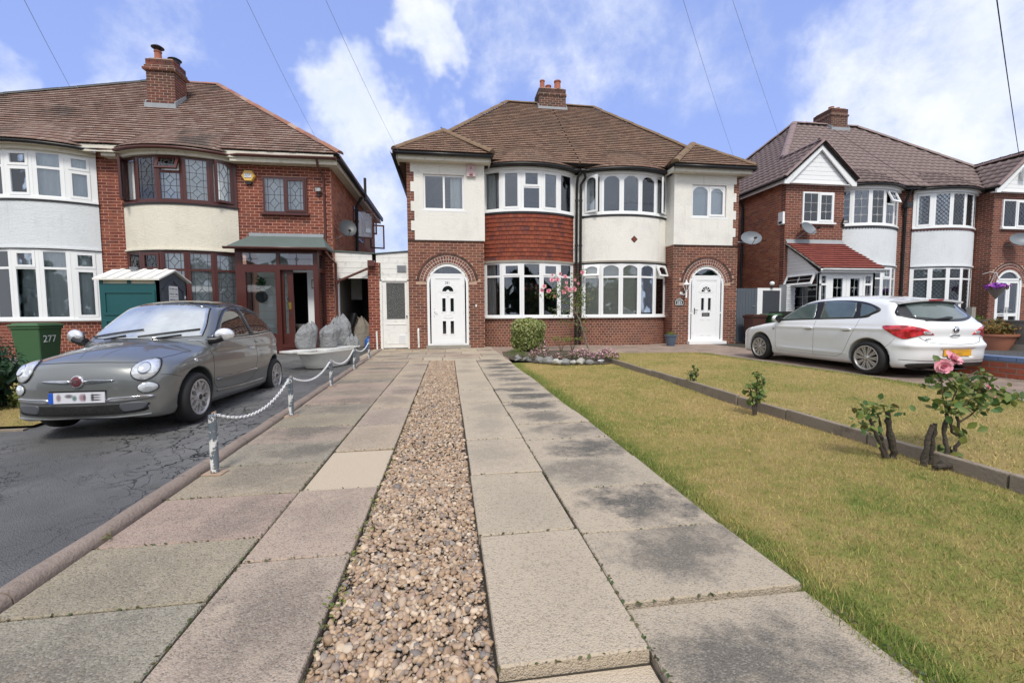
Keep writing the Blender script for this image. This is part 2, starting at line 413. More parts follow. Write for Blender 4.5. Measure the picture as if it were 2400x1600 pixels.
# ------------------------------------------------------------------ windows
def leading(mb, fr, u0, u1, v0, v1, style, d, w=.009):
    def strip(a, b):
        a, b = Vector((*a, 0)), Vector((*b, 0)); t = (b-a).normalized()*w/2; q = Vector((-t.y, t.x, 0))
        fr.poly(mb, [tuple((a-q)[:2]), tuple((b-q)[:2]), tuple((b+q)[:2]), tuple((a+q)[:2])], d, d+.006)
    W, H = u1-u0, v1-v0
    if style == 'diamond':
        n = max(1, round(H/.42)); h = H/n; uc = (u0+u1)/2; dw = min(W*.24, h*.3)
        for k in range(n):
            vc = v0+h*(k+.5)
            P = [(uc, vc+h*.32), (uc+dw, vc), (uc, vc-h*.32), (uc-dw, vc)]
            for i in range(4): strip(P[i], P[(i+1) % 4])
            strip((uc, vc+h*.32), (uc, v0+h*(k+1))); strip((uc, vc-h*.32), (uc, v0+h*k))
            strip((u0, vc), (uc-dw, vc)); strip((uc+dw, vc), (u1, vc))
            if k: strip((u0, v0+h*k), (u1, v0+h*k))
        for x in (u0+W*.17, u1-W*.17): strip((x, v0), (x, v1))
    elif style == 'cross':
        n = max(2, round(H/.30))
        for k in range(1, n): strip((u0, v0+H*k/n), (u1, v0+H*k/n))
        uc = (u0+u1)/2; strip((uc, v0), (uc, v1))
        for k in range(1, n, 2):
            c = v0+H*k/n; P = [(uc, c+.05), (uc+.05, c), (uc, c-.05), (uc-.05, c)]
            for i in range(4): strip(P[i], P[(i+1) % 4])
    elif style == 'lattice':
        st = .16
        for sgn in (1, -1):
            c = -H
            while c < W:
                pts = []
                for t in np.linspace(0, 1, 2): pass
                a0 = max(0, c); a1 = min(W, c+H)
                if a1 > a0:
                    f = lambda a: (u0+a, (v0+(a-c)) if sgn > 0 else (v1-(a-c)))
                    strip(f(a0), f(a1))
                c += st
def lights(mbF, mbL, fr, cfg, parent, gdepth=.03, fw=.05, opens=None, paneM=None, openM=None):
    """cfg: list of (u0,u1,v0,v1,kind,style); kinds: fixed, sash (proud ring), arch, open_top (sash tilted out), open_side"""
    for (u0, u1, v0, v1, kind, style) in cfg:
        f2 = fr; a0, a1, b0, b1 = u0, u1, v0, v1; arch = 'arch' in kind
        mb = mbF
        if 'open' in kind:
            if 'top' in kind:
                ang = 24*D2R; o = fr.p(u0, v1, .045); v = (fr.v*math.cos(ang)-fr.n*math.sin(ang)); n = fr.n*math.cos(ang)+fr.v*math.sin(ang)
                f2 = Fr(o-v*(v1-v0), fr.u, n, v); a0, a1, b0, b1 = -.02, u1-u0+.02, -.03, v1-v0
            else:
                ang = (38 if 'wide' in kind else 20)*D2R
                if 'right' in kind:
                    o = fr.p(u1, v0, .045); uu = fr.u*math.cos(ang)-fr.n*math.sin(ang)*1; nn = fr.n*math.cos(ang)+fr.u*math.sin(ang)
                    f2 = Fr(o-uu*(u1-u0), uu, nn)
                else:
                    o = fr.p(u0, v0, .045); uu = fr.u*math.cos(ang)+fr.n*math.sin(ang); nn = fr.n*math.cos(ang)-fr.u*math.sin(ang)
                    f2 = Fr(o, uu, nn)
                a0, a1, b0, b1 = 0, u1-u0, -.015, v1-v0+.015
        if kind != 'fixed' and kind != 'arch':
            holed(mb, f2, a0-.012, a1+.012, b0-.012, b1+.012, [(a0+fw, a1-fw, b0+fw, b1-fw)], .0, .05 if 'open' in kind else .062)
            a0 += fw; a1 -= fw; b0 += fw; b1 -= fw
        if arch:
            rise = min(.28*(a1-a0), .3*(b1-b0)); n = 10; w = (a1-a0)/2; R = (w*w+rise*rise)/(2*rise); c = (a0+a1)/2
            zs = [b1-rise+math.sqrt(max(R*R-(w*(2*i/n-1))**2, 0))-(R-rise) for i in range(n+1)]
            for i in range(n):
                x0, x1 = a0+(a1-a0)*i/n, a0+(a1-a0)*(i+1)/n
                f2.poly(mb, [(x0, zs[i]), (x1, zs[i+1]), (x1, b1+.004), (x0, b1+.004)], .012, .046)
        g = MB(); f2.bar(g, a0-.005, a1+.005, b0-.005, b1+.005, .024, .030); g.build('pane', paneM or M_GLASS, parent)
        if style and mbL is not None: leading(mbL, f2, a0, a1, b0, b1, style, .031, .011)
def sheet(fr, u0, u1, v0, v1, d, name, m, parent, wave=.02, n=None):
    """hanging cloth with folds"""
    n = n or max(8, int((u1-u0)/.025)); V = []; Fc = []
    ph = random.random()*6
    for i in range(n+1):
        u = u0+(u1-u0)*i/n; w = wave*math.sin(i*1.05+ph)+wave*.4*math.sin(i*.37+ph*2)
        V += [fr.p(u, v0, d+w), fr.p(u, v1, d+w*.8)]
    for i in range(n): Fc.append((2*i, 2*i+2, 2*i+3, 2*i+1))
    mb = MB(); mb.add(V, Fc); return mb.build(name, m, parent, 'all')
def blind(fr, u0, u1, v0, v1, d, parent, m=None):
    mb = MB(); z = v0
    while z < v1: fr.poly; mb.obox(fr.p(u0, z, d), fr.u*(u1-u0), fr.v*.036+fr.n*.012, fr.n*.002+fr.v*-.001); z += .042
    return mb.build('blind', m or M_BLIND, parent, kind='stuff')
def bay(parent, arc, z0, z1, cfg, frameM, sillM, leadM=None, back=None, name='bay_window', nf=5, post=.07, sill=True):
    """faceted bow window. cfg: per facet dict(tr=transom z or None, top=kind, low=kind, style=)"""
    P = arc.pts(nf); mbF = MB(); mbL = MB(); frs = []
    root = None
    panes = []
    holder = bpy.data.objects.new(name, bpy.data.meshes.new(name)); COL.objects.link(holder); holder.parent = parent; holder.matrix_parent_inverse = parent_inv(parent)
    for i in range(nf):
        a, b = P[i], P[i+1]; u = (b-a); L = u.length; u.normalize(); n = Vector((u.y, -u.x, 0))
        fr = Fr(a, u, n); c = cfg[i]; e = post
        el, er = (e*1.7 if i == 0 else e), (e*1.7 if i == nf-1 else e)
        H = []; fw = .05
        if c.get('tr'):
            t0, t1 = c['tr']-.03, c['tr']+.03
            H.append((el, L-er, z0+.06, t0, c.get('low', 'fixed'), c.get('style'))); H.append((el, L-er, t1, z1-.06, c.get('top', 'fixed'), c.get('style')))
        else: H.append((el, L-er, z0+.06, z1-.06, c.get('low', 'fixed'), c.get('style')))
        holed(mbF, fr, -.004, L+.004, z0, z1, [h[:4] for h in H], -.03, .045)
        lights(mbF, mbL, fr, H, holder)
        frs.append((fr, L))
    me = mbF.mesh(name); me.materials.append(frameM); holder.data = me
    mbL.build('leading', leadM or M_LEAD, holder, kind='stuff')
    if sill:
        ms = MB(); arc_strip(ms, arc, 20, z0-.055, z0, -.05, .085); ms.build('sill', sillM, holder)
    if back: back(frs, holder)
    return holder
# ------------------------------------------------------------------ roofs
def inpoly(px, py, poly):
    x = np.asarray(px); y = np.asarray(py); r = np.zeros(x.shape, bool); n = len(poly); j = n-1
    for i in range(n):
        xi, yi = poly[i]; xj, yj = poly[j]
        with np.errstate(divide='ignore', invalid='ignore'):
            c = ((yi > y) != (yj > y)) & (x < (xj-xi)*(y-yi)/(yj-yi+1e-12)+xi)
        r ^= c; j = i
    return r
def roof_plane(parent, P, m, gauge=.17, tw=.2, roll=False, base=True, eave=None, th=.02, jit=.006, bm=None):
    """P: 3D polygon, first edge = eave (left to right seen from outside)"""
    P = [Vector(p) for p in P]; o = P[0]; u = (P[1]-P[0]).normalized()
    nrm = Vector((0, 0, 0))
    for i in range(len(P)): nrm += (P[i]-o).cross(P[(i+1) % len(P)]-o)
    nrm.normalize()
    if nrm.z < 0: nrm = -nrm
    v = nrm.cross(u)
    if v.z < 0: v = -v
    poly = [((p-o).dot(u), (p-o).dot(v)) for p in P]
    if base:
        b = MB(); b.prism(P, -nrm*.08); b.build('roof_deck', bm or M_DARK, parent)
    us = [p[0] for p in poly]; vs = [p[1] for p in poly]
    V = []; Fc = []
    rows = int((max(vs)-min(vs))/gauge)+1
    U, Vv, N = np.array(u), np.array(v), np.array(nrm); O = np.array(o)
    k = 0
    for r in range(rows):
        v0 = min(vs)+r*gauge-.02; off = 0 if roll else (tw/2 if r % 2 else 0)
        cs = np.arange(min(us)-tw+off, max(us)+tw, tw)
        # clip row against polygon: keep tile spans inside, trimming at the raking edges
        for c in cs:
            a, bb = c+.003, c+tw-.003
            smp = np.linspace(a, bb, 7); ins = inpoly(smp, np.full(7, min(max(v0+gauge*.5, min(vs)+.01), max(vs)-.005)), poly)
            if not ins.any(): continue
            a2, b2 = smp[ins].min()-.015, smp[ins].max()+.015; a2 = max(a, a2); b2 = min(bb, b2)
            if b2-a2 < .03: continue
            dz = random.uniform(-jit, jit)
            if roll:
                q = 6; xs = np.linspace(a2, b2, q)
                hgt = [.028*max(0, math.cos((x-c)/tw*2*math.pi))**1.2 for x in xs]
                base_i = len(V)
                for x, h in zip(xs, hgt):
                    V.append(O+U*x+Vv*v0+N*(.035+h)); V.append(O+U*x+Vv*(v0+gauge+.02)+N*(.008+h)); V.append(O+U*x+Vv*(v0+.003)+N*.004)
                for i in range(q-1):
                    A = base_i+3*i
                    Fc.append((A, A+3, A+4, A+1)); Fc.append((A+2, A+5, A+3, A))
            else:
                A = len(V); t = th
                for (x, y, z) in ((a2, v0+dz, t+.026), (b2, v0+dz, t+.026), (b2, v0+gauge+.03, .012), (a2, v0+gauge+.03, .012), (a2, v0+dz+.05, .0), (b2, v0+dz+.05, .0)):
                    V.append(O+U*x+Vv*y+N*z)
                Fc += [(A, A+1, A+2, A+3), (A+4, A+5, A+1, A)]
                Fc += [(A+4, A, A+3, A+3)][:0]
    return npmesh('roof_tiles', np.array(V), np.array(Fc), m, parent, False, kind='stuff')
def ridge_tiles(parent, a, b, m, r=.12, L=.42, lift=.03, name='ridge_tile', squash=.75):
    a, b = Vector(a), Vector(b); d = (b-a); n = max(1, int(d.length/L)); t = d.normalized(); side = t.cross(Vector((0, 0, 1))).normalized(); up = side.cross(t)
    for i in range(n):
        mb = MB(); p0 = a+d*(i/n); p1 = a+d*((i+.985)/n)
        lo = random.uniform(-.006, .006)
        vs = []
        for p, rr in ((p0, r), (p1, r*.97)):
            for k in range(7):
                an = math.pi*(k/6)
                vs.append(p+side*rr*math.cos(an)+up*(rr*math.sin(an)*squash+lift-.05+lo))
        fs = [(k, k+1, 8+k, 7+k) for k in range(6)]+[tuple(range(7))[::-1], tuple(range(7, 14))]
        mb.add(vs, fs); mb.build(name, m, parent, True)
def gutter(parent, pts, m, r=.06, name='gutter'):
    pts = [Vector(p) for p in pts]; mb = MB(); k = len(pts); vs = []; q = 7
    for i, p in enumerate(pts):
        t = (pts[min(i+1, k-1)]-pts[max(i-1, 0)]).normalized(); n = Vector((t.y, -t.x, 0)).normalized()
        for j in range(q):
            an = math.pi*j/(q-1); vs.append(p+n*r*math.cos(an)+Vector((0, 0, -r*math.sin(an)*1.1)))
    fs = []
    for i in range(k-1):
        for j in range(q-1): fs.append((i*q+j, (i+1)*q+j, (i+1)*q+j+1, i*q+j+1))
    mb.add(vs, fs)
    for p in pts[::max(1, int(k/6))]: pass
    o = mb.build(name, m, parent, True)
    md = o.modifiers.new('thick', 'SOLIDIFY'); md.thickness = .008
    return o
def downpipe(parent, pts, m, r=.036, name='downpipe'):
    mb = MB(); mb.tube(pts, r, 10); a, b = Vector(pts[-2]), Vector(pts[-1])
    L = (b-a).length; n = int(L/1.6)
    for i in range(n+1):
        p = a+(b-a)*min((i+.35)/(n+.6), 1); t = (b-a).normalized(); mb.tube([p-t*.03, p+t*.03], r*1.35, 10)
    return mb.build(name, m, parent, True)
# ================================================================== GROUND
def tz(y): return min(-.012, -.08+.028*(y-5.2)) if y > -20 else -.8
def kx(y): return -1.645-.031*max(0., y-1.8)        # inner edge of the kerb line
M_EARTH = plain('bare_earth', (.09, .07, .05), .95, var=.3, bscale=25, bdist=.02)
def _tar(t):
    p = t.pos(); sp = t.vor(p, 130.); big = t.noise(p, .55, 5, .6); n = t.noise(p, 6., 6, .7)
    c = t.mix(t.ss(big, .35, .7), (.095, .094, .093), (.19, .187, .182))
    c = t.mix(t.m('MULTIPLY', t.ss(n, .55, .8), .5), c, (.10, .10, .095))
    c = t.mix(t.m('MULTIPLY', t.ss(t.noise(p, 90., 2), .60, .75), .6), c, (.15, .15, .145))
    w = t.vm('ADD', p, t.vm('SCALE', t.noise(p, 2.5, 4, .6, 0, 1), sc=.55))
    cr = t.vor(w, 1.9, 'DISTANCE_TO_EDGE'); cr2 = t.vor(w, 6., 'DISTANCE_TO_EDGE')
    zone = t.ss(t.noise(p, .7, 3, .5), .38, .56)
    k = t.m('MULTIPLY', t.m('MAXIMUM', t.ss(cr, .020, .006), t.m('MULTIPLY', t.ss(cr2, .03, .006), .85)), zone)
    c = t.mix(k, c, (.010, .011, .009))
    green = t.m('MULTIPLY', t.m('MULTIPLY', t.ss(t.noise(p, 5., 4), .6, .7), zone), .35); c = t.mix(green, c, (.07, .085, .03))
    setp(t, Base__Color=c, Roughness=t.m('MULTIPLY_ADD', n, .25, .50), Specular__IOR__Level=.45)
    bump(t, t.m('SUBTRACT', t.m('ADD', sp, t.noise(p, 60., 4, .7)), t.m('MULTIPLY', k, 2.2)), .008, .8)
M_TAR = mat('tarmac', _tar)
def slabmat(name, stops, dark, light, lichen=.6, agg=.5):
    def fn(t):
        p = t.pos(); r = t.n('ShaderNodeObjectInfo').outputs['Random']; g = t.gen()
        c = t.ramp(r, stops)
        # weathering: dark lichened middle, cleaner worn margins
        ofs = t.n('ShaderNodeCombineXYZ', i0=t.m('MULTIPLY_ADD', t.m('FRACT', t.m('MULTIPLY', r, 5.3)), .35, .36), i1=t.m('MULTIPLY_ADD', t.m('FRACT', t.m('MULTIPLY', r, 9.1)), .3, .38)); gx = t.vm('SUBTRACT', g, ofs.outputs[0]); gx = t.vm('MULTIPLY', gx, (1., 1., 0.)); rad = t.vm('LENGTH', gx)
        n = t.noise(p, 3.3, 6, .68); n2 = t.noise(p, 14., 5, .7)
        rr = t.m('FRACT', t.m('MULTIPLY', r, 13.7))
        q = t.ss(t.m('ADD', t.m('ADD', rad, t.m('MULTIPLY', t.m('SUBTRACT', n, .5), 1.5)), t.m('MULTIPLY', t.m('SUBTRACT', n2, .5), .5)), .62, .10)
        c = t.mix(t.m('MULTIPLY', q, t.m('MULTIPLY_ADD', rr, .55, lichen-.3)), c, dark)
        c = t.mix(t.m('MULTIPLY', t.ss(t.noise(p, 5.1, 5, .6), .55, .75), .45), c, light)
        st = t.vor(p, 150.); ac = t.vor(p, 150., 'F1', 'Color'); sx = t.n('ShaderNodeSeparateColor', Color=ac).outputs[0]
        c = t.mix(t.m('MULTIPLY', t.ss(sx, .72, .95), agg*.75), c, (.42, .38, .32)); c = t.mix(t.m('MULTIPLY', t.ss(sx, .30, .08), agg*.8), c, (.06, .055, .05))
        c = t.mix(t.m('MULTIPLY', t.ss(t.noise(p, 260., 2), .60, .74), .35), c, (.42, .39, .33))
        spots = t.m('MULTIPLY', t.ss(t.vor(p, 11.), .10, .06), t.ss(t.noise(p, 2.1, 2), .5, .6)); c = t.mix(t.m('MULTIPLY', spots, .5), c, (.38, .37, .33))
        setp(t, Base__Color=c, Roughness=.9, Specular__IOR__Level=.25)
        bump(t, t.m('ADD', t.m('MULTIPLY', st, -1.), t.noise(p, 120., 3, .6)), .004, .9)
    return mat(name, fn)
M_SL_L = slabmat('grey_aggregate_slab', S([(0.317, 0.272, 0.195), (0.374, 0.297, 0.220), (0.392, 0.288, 0.228), (0.317, 0.262, 0.203), (0.291, 0.262, 0.203)]), (0.141, 0.123, 0.101), (0.467, 0.377, 0.276), .6)
M_SL_LI = slabmat('pinkish_aggregate_slab', S([(0.432, 0.327, 0.254), (0.391, 0.311, 0.246), (0.449, 0.359, 0.254), (0.400, 0.319, 0.254), (0.383, 0.327, 0.254)]), (0.175, 0.143, 0.119), (0.549, 0.447, 0.328), .5)
M_SL_R = slabmat('buff_concrete_slab', S([(0.463, 0.382, 0.286), (0.484, 0.403, 0.305), (0.449, 0.376, 0.280), (0.505, 0.423, 0.319)]), (0.232, 0.201, 0.163), (0.547, 0.450, 0.338), .38, .4)
M_SL_RO = slabmat('lichened_concrete_slab', S([(0.429, 0.359, 0.272), (0.461, 0.381, 0.286), (0.413, 0.351, 0.265)]), (0.120, 0.111, 0.095), (0.525, 0.426, 0.306), .92, .4)
M_SL_N = slabmat('smooth_buff_slab', S([(0.506, 0.414, 0.305), (0.517, 0.425, 0.316)]), (0.414, 0.345, 0.253), (0.529, 0.437, 0.328), .25, .06)
M_SL_P = slabmat('pink_grey_paver', S([(0.297, 0.213, 0.173), (0.342, 0.248, 0.199), (0.312, 0.234, 0.193), (0.356, 0.263, 0.205)]), (0.149, 0.121, 0.096), (0.416, 0.319, 0.250), .45, .3)
M_BED = plain('sandy_joint', (.045, .038, .028), .95, var=.3)
g = MB(); g.quad((-220, -120, -.34), (260, -120, -.34), (260, 420, -.34), (-220, 420, -.34)); g.build('ground', M_EARTH, None, kind='structure')
# tarmac driveway, falling gently towards the road
V = []; Fc = []; ys = np.linspace(-8, 15.5, 48); xs = [-13.5, -9, -6, -4, -2.6, 0]
for j, y in enumerate(ys):
    for i, x in enumerate(xs):
        X = x if i < 5 else kx(y)-.01
        V.append((X, y, tz(y)+.006*math.sin(X*2+y*1.3)))
n = len(xs)
for j in range(len(ys)-1):
    for i in range(n-1): Fc.append((j*n+i, j*n+i+1, (j+1)*n+i+1, (j+1)*n+i))
npmesh('tarmac_driveway', V, Fc, M_TAR, None, 'all', kind='structure')
# paved drive
pd = MB(); pd.prism([(kx(-3), -3, -.25), (1.37, -3, -.25), (1.37, 14.6, -.25), (-2.3, 14.6, -.25), (-2.3, 13.6, -.25), (kx(13.5), 13.5, -.25), (kx(1.8), 1.8, -.25)], (0, 0, .2)); paved = pd.build('paved_drive', M_BED, None, kind='structure')
def slab(poly, z, m, parent, th=.055, bev=.006):
    cx = sum(p[0] for p in poly)/len(poly); cy = sum(p[1] for p in poly)/len(poly)
    b = MB(); n = len(poly); tl = [(random.uniform(-.003, .003)) for _ in poly]
    ins = [(cx+(x-cx)*(1-bev/max(.05, abs(x-cx)+abs(y-cy))*1.6), cy+(y-cy)*(1-bev/max(.05, abs(x-cx)+abs(y-cy))*1.6)) for x, y in poly]
    bot = [(x, y, z-th) for x, y in poly]; mid = [(x, y, z-bev+t) for (x, y), t in zip(poly, tl)]; top = [(x, y, z+t) for (x, y), t in zip(ins, tl)]
    b.add(bot+mid+top, [tuple(range(2*n, 3*n))]+[(i, (i+1) % n, n+(i+1) % n, n+i) for i in range(n)]+[(n+i, n+(i+1) % n, 2*n+(i+1) % n, 2*n+i) for i in range(n)])
    return b.build('paving_slab', m, parent)
J = .006
def col(x0f, x1f, ys, m, parent, z=0., zs=None, alt=None):
    for i in range(len(ys)-1):
        y0, y1 = ys[i]+J, ys[i+1]-J
        w = random.uniform(-.004, .004)
        zz = z+random.uniform(-.004, .004)+(zs or {}).get(i, 0)
        slab([(x0f(y0)+J+w, y0), (x1f(y0)-J+w, y0), (x1f(y1)-J+w, y1), (x0f(y1)+J+w, y1)], zz, (alt or {}).get(i, m), parent)
cst = lambda v: (lambda y: v)
lo = [-.46, .10, .65, 1.19, 1.735, 2.22, 2.77, 3.32, 3.86, 4.40, 4.94, 5.48, 6.02, 6.56, 7.10, 7.64, 8.18, 8.72, 9.26, 9.80, 10.34]
M_SL_LK = slabmat('pink_grey_aggregate_slab', S([(0.370, 0.278, 0.219), (0.379, 0.278, 0.227)]), (0.164, 0.134, 0.113), (0.483, 0.367, 0.279), .75)
col(lambda y: kx(y)+.004, cst(-.92), lo, M_SL_L, paved, zs={4: .004}, alt={5: M_SL_LK})
li = [-.37, .42, 1.21, 2.0, 2.78, 3.56, 4.35, 5.14, 5.93, 6.72, 7.51, 8.30, 9.09, 9.75, 10.34]
col(cst(-.92), cst(-.447), li, M_SL_LI, paved, zs={4: -.008, 5: .004}, alt={4: M_SL_N})
ri = [.46, 1.258, 2.065, 2.88, 3.70, 4.52, 5.35, 6.17, 7.0, 7.8, 8.6, 9.45, 10.34]
col(cst(.128), cst(.63), ri, M_SL_R, paved, zs={0: -.042}, alt={0: M_SL_N})
ro = [-.12, .42, .95, 1.48, 2.0, 2.54, 3.07, 3.61, 4.15, 4.68, 5.22, 5.75, 6.29, 6.83, 7.36, 7.9, 8.43, 8.97, 9.5, 10.34]
col(cst(.63), lambda y: 1.385+.012*math.sin(y*2), ro, M_SL_RO, paved, zs={0: -.02, 1: -.02, 2: -.02, 3: .004})
for x0, x1 in ((-.44, -.27), (-.265, -.09), (-.08, .03), (.035, .12)): slab([(x0, .9), (x1, .9), (x1, 1.25), (x0, 1.25)], -.02+random.uniform(-.006, .004), M_SL_R if x0 < -.1 else M_SL_P, paved)
yy = [10.34, 11.05, 11.85, 12.6, 13.35, 14.2]
for j in range(5):
    xs = [-2.3, -1.55, -.62, -.15, .75, 1.38] if j == 0 else ([-2.3, -1.05, -.1, .85, 1.38] if j % 2 else [-2.3, -1.6, -.62, .35, 1.38])
    for a, b in zip(xs[:-1], xs[1:]): slab([(a+J, yy[j]+J), (b-J, yy[j]+J), (b-J, yy[j+1]-J), (a+J, yy[j+1]-J)], random.uniform(-.004, .003), M_SL_R if random.random() < .4 else M_SL_LI, paved)
# path along the house fronts
fp = MB(); fp.box(1.37, 9.0, 10.38, 15.2, -.25, -.045); front_path = fp.build('front_path', M_BED, None, kind='structure')
for j in range(6):
    x = 1.38+(.35 if j % 2 else 0)
    if j % 2: slab([(1.39, 10.4+j*.72), (x-J, 10.4+j*.72), (x-J, 11.11+j*.72), (1.39, 11.11+j*.72)], -.003, M_SL_P, front_path)
    while x < 6.8:
        slab([(x+J, 10.4+j*.72), (x+.72-J, 10.4+j*.72), (x+.72-J, 11.11+j*.72), (x+J, 11.11+j*.72)], random.uniform(-.006, .003), M_SL_P, front_path); x += .72
# neighbour's drive
nd = MB(); nd.box(6.75, 8.93, -3, 15.2, -.25, -.052); nd.box(8.93, 12.2, 9.5, 14.3, -.25, -.008); ndrive = nd.build('neighbour_drive', M_BED, None, kind='structure')
y = .2; j = 0
while y < 14.6:
    x = 6.77-(.4 if j % 2 else 0)
    while x < 8.9:
        a, b = max(x, 6.77), min(x+.8, 8.92)
        if b-a > .06: slab([(a+J, y+J), (b-J, y+J), (b-J, y+.6-J), (a+J, y+.6-J)], random.uniform(-.008, .0), M_SL_P, ndrive)
        x += .8
    y += .6; j += 1
# kerb of round-topped stones
kb = MB(); kb.obox((kx(-3)-.11, -3, -.45), (kx(13.6)-kx(-3), 16.6, 0), (.1, 0, 0), (0, 0, .2)); kerb = kb.build('kerb', M_BED, None, kind='structure')
M_KERB = plain('brown_kerb_stone', (.25, .195, .16), .92, var=.45, bscale=55, bdist=.01, dirt=.7)
y = -.9
while y < 13.2:
    y1 = y+.915-.006; b = MB(); prof = []
    for k in range(9):
        a = math.pi*k/8; prof.append((-.06-.062*math.cos(a)*-1, .02+.042*math.sin(a)))
    prof = [(-.10, -.25)]+[(-.05-.05*math.cos(math.pi*k/8), .004+.036*math.sin(math.pi*k/8)) for k in range(9)]+[(.002, -.2)]
    jit = random.uniform(-.004, .004); V = []
    for q in range(7):
        yq = y+(y1-y)*q/6; V += [(kx(yq)+px+jit+.003*math.sin(yq*9), yq, pz+jit+.003*math.sin(yq*7)) for px, pz in prof]
    n = len(prof); fs = [(q*n+i, q*n+i+1, (q+1)*n+i+1, (q+1)*n+i) for q in range(6) for i in range(n-1)]+[tuple(range(n))[::-1], tuple(range(6*n, 7*n))]
    b.add(V, fs); b.build('kerb_stone', M_KERB, kerb, True); y += .915
# gravel strip
gb = MB(); gb.box(-.447, .128, .5, 10.34, -.12, -.03); 
def _gbed(t):
    p = t.pos(); w = t.vm('ADD', p, t.vm('SCALE', t.noise(p, 40., 3, .6, 0, 1), sc=.012)); c = t.vor(w, 58., 'F1', 'Color'); d = t.vor(w, 58., 'DISTANCE_TO_EDGE')
    k = t.ramp(t.n('ShaderNodeSeparateColor', Color=c).outputs[0], S([(0.221, 0.162, 0.114), (0.289, 0.225, 0.162), (0.170, 0.135, 0.104), (0.340, 0.279, 0.218), (0.145, 0.135, 0.133), (0.255, 0.189, 0.133)]))
    setp(t, Base__Color=t.mix(t.ss(d, .10, .02), k, (.03, .025, .02)), Roughness=.8); bump(t, t.ss(d, .0, .25), .012)
gb.build('gravel_bed', mat('small_pebbles', _gbed), None, kind='structure')
M_PEB = randmat('pebble', S([(0.350, 0.232, 0.142), (0.444, 0.315, 0.205), (0.281, 0.186, 0.119), (0.537, 0.407, 0.284), (0.233, 0.181, 0.148), (0.384, 0.268, 0.177), (0.608, 0.489, 0.364), (0.174, 0.157, 0.148), (0.421, 0.290, 0.182), (0.316, 0.221, 0.171)]), .6, nscale=35., nvar=.25, bscale=0, spec=.4)
def ico(sub):
    bm = bmesh.new(); bmesh.ops.create_icosphere(bm, subdivisions=sub, radius=1.)
    bm.verts.ensure_lookup_table(); v = np.array([x.co[:] for x in bm.verts]); f = np.array([[q.index for q in x.verts] for x in bm.faces]); bm.free(); return v, f
def scatter_stones(name, n, xr, yr, sub, size, zf, m, ysq=1.):
    v, f = ico(sub); k = len(v)
    x = rng.uniform(*xr, n); y = yr[0]+(yr[1]-yr[0])*rng.random(n)**ysq
    s = size*rng.lognormal(0, .28, n); ax = np.stack([s*rng.uniform(.9, 1.5, n), s*rng.uniform(.7, 1.05, n), s*rng.uniform(.5, .8, n)], 1)
    z = zf(x, y, n)
    a = rng.uniform(0, 6.28, n); tl = rng.normal(0, .35, n); tl2 = rng.normal(0, .35, n)
    ca, sa = np.cos(a), np.sin(a); c1, s1 = np.cos(tl), np.sin(tl); c2, s2 = np.cos(tl2), np.sin(tl2)
    nz = 1+rng.normal(0, .13, (n, k))
    P = v[None]*nz[..., None]*ax[:, None]
    Y = P[..., 1]*c1[:, None]-P[..., 2]*s1[:, None]; Z = P[..., 1]*s1[:, None]+P[..., 2]*c1[:, None]; X = P[..., 0]
    X2 = X*c2[:, None]+Z*s2[:, None]; Z2 = -X*s2[:, None]+Z*c2[:, None]
    W = np.stack([X2*ca[:, None]-Y*sa[:, None]+x[:, None], X2*sa[:, None]+Y*ca[:, None]+y[:, None], Z2+z[:, None]], 2).reshape(-1, 3)
    Fc = (f[None]+(np.arange(n)*k)[:, None, None]).reshape(-1, 3)
    return W, Fc
def gz_(x, y, n): return -.020+rng.uniform(-.006, .012, n)
A = scatter_stones('a', 7000, (-.437, .118), (1.0, 3.2), 2, .0098, gz_, M_PEB); B = scatter_stones('b', 15000, (-.437, .118), (3.2, 10.32), 1, .0108, gz_, M_PEB, 1.0)
npmesh('gravel', np.vstack([A[0], B[0]]), np.vstack([A[1], B[1]+len(A[0])]), M_PEB, None, 'all', kind='stuff')
# ------------------------------------------------------------------ lawns
def lawn_color(t, extra=None):
    p = t.pos(); sx = t.n('ShaderNodeSeparateXYZ', Vector=p); x, y = sx.outputs[0], sx.outputs[1]
    n1 = t.noise(p, .75, 5, .62); n2 = t.noise(p, 3.1, 5, .65); n3 = t.noise(p, 26., 4, .7)
    d1 = t.ss(x, 1.72, 1.38)                     # lusher strip against the paving
    d2 = t.ss(x, 6.2, 6.75)
    d3 = t.m('MULTIPLY', t.ss(y, 3.0, 1.2), .40)
    e = t.m('MAXIMUM', t.m('MAXIMUM', t.m('MULTIPLY', d1, t.ss(x, 0., .5)), d2), d3)
    v = t.m('ADD', t.m('ADD', t.m('MULTIPLY', n1, .75), t.m('MULTIPLY', n2, .45)), t.m('MULTIPLY', e, .34))
    v = t.m('ADD', v, t.m('MULTIPLY', t.m('SUBTRACT', n3, .5), .6))
    v = t.m('ADD', v, t.m('MULTIPLY', t.m('SUBTRACT', t.noise(p, 9., 3, .6), .5), .5))
    if extra is not None: v = t.m('ADD', v, extra)
    return t.ramp(v, [(.36, (0.516, 0.373, 0.172)), (.52, (0.454, 0.348, 0.142)), (.66, (0.372, 0.312, 0.108)), (.80, (0.258, 0.268, 0.073)), (.98, (0.144, 0.202, 0.043))]), n3
def _lawn(t):
    c, n3 = lawn_color(t); c = t.vm('SCALE', c, sc=t.m('MULTIPLY_ADD', n3, .9, .30)); setp(t, Base__Color=c, Roughness=.95, Specular__IOR__Level=.1); bump(t, t.noise(t.pos(), 45., 4, .7), .02)
M_LAWN = mat('parched_turf', _lawn)
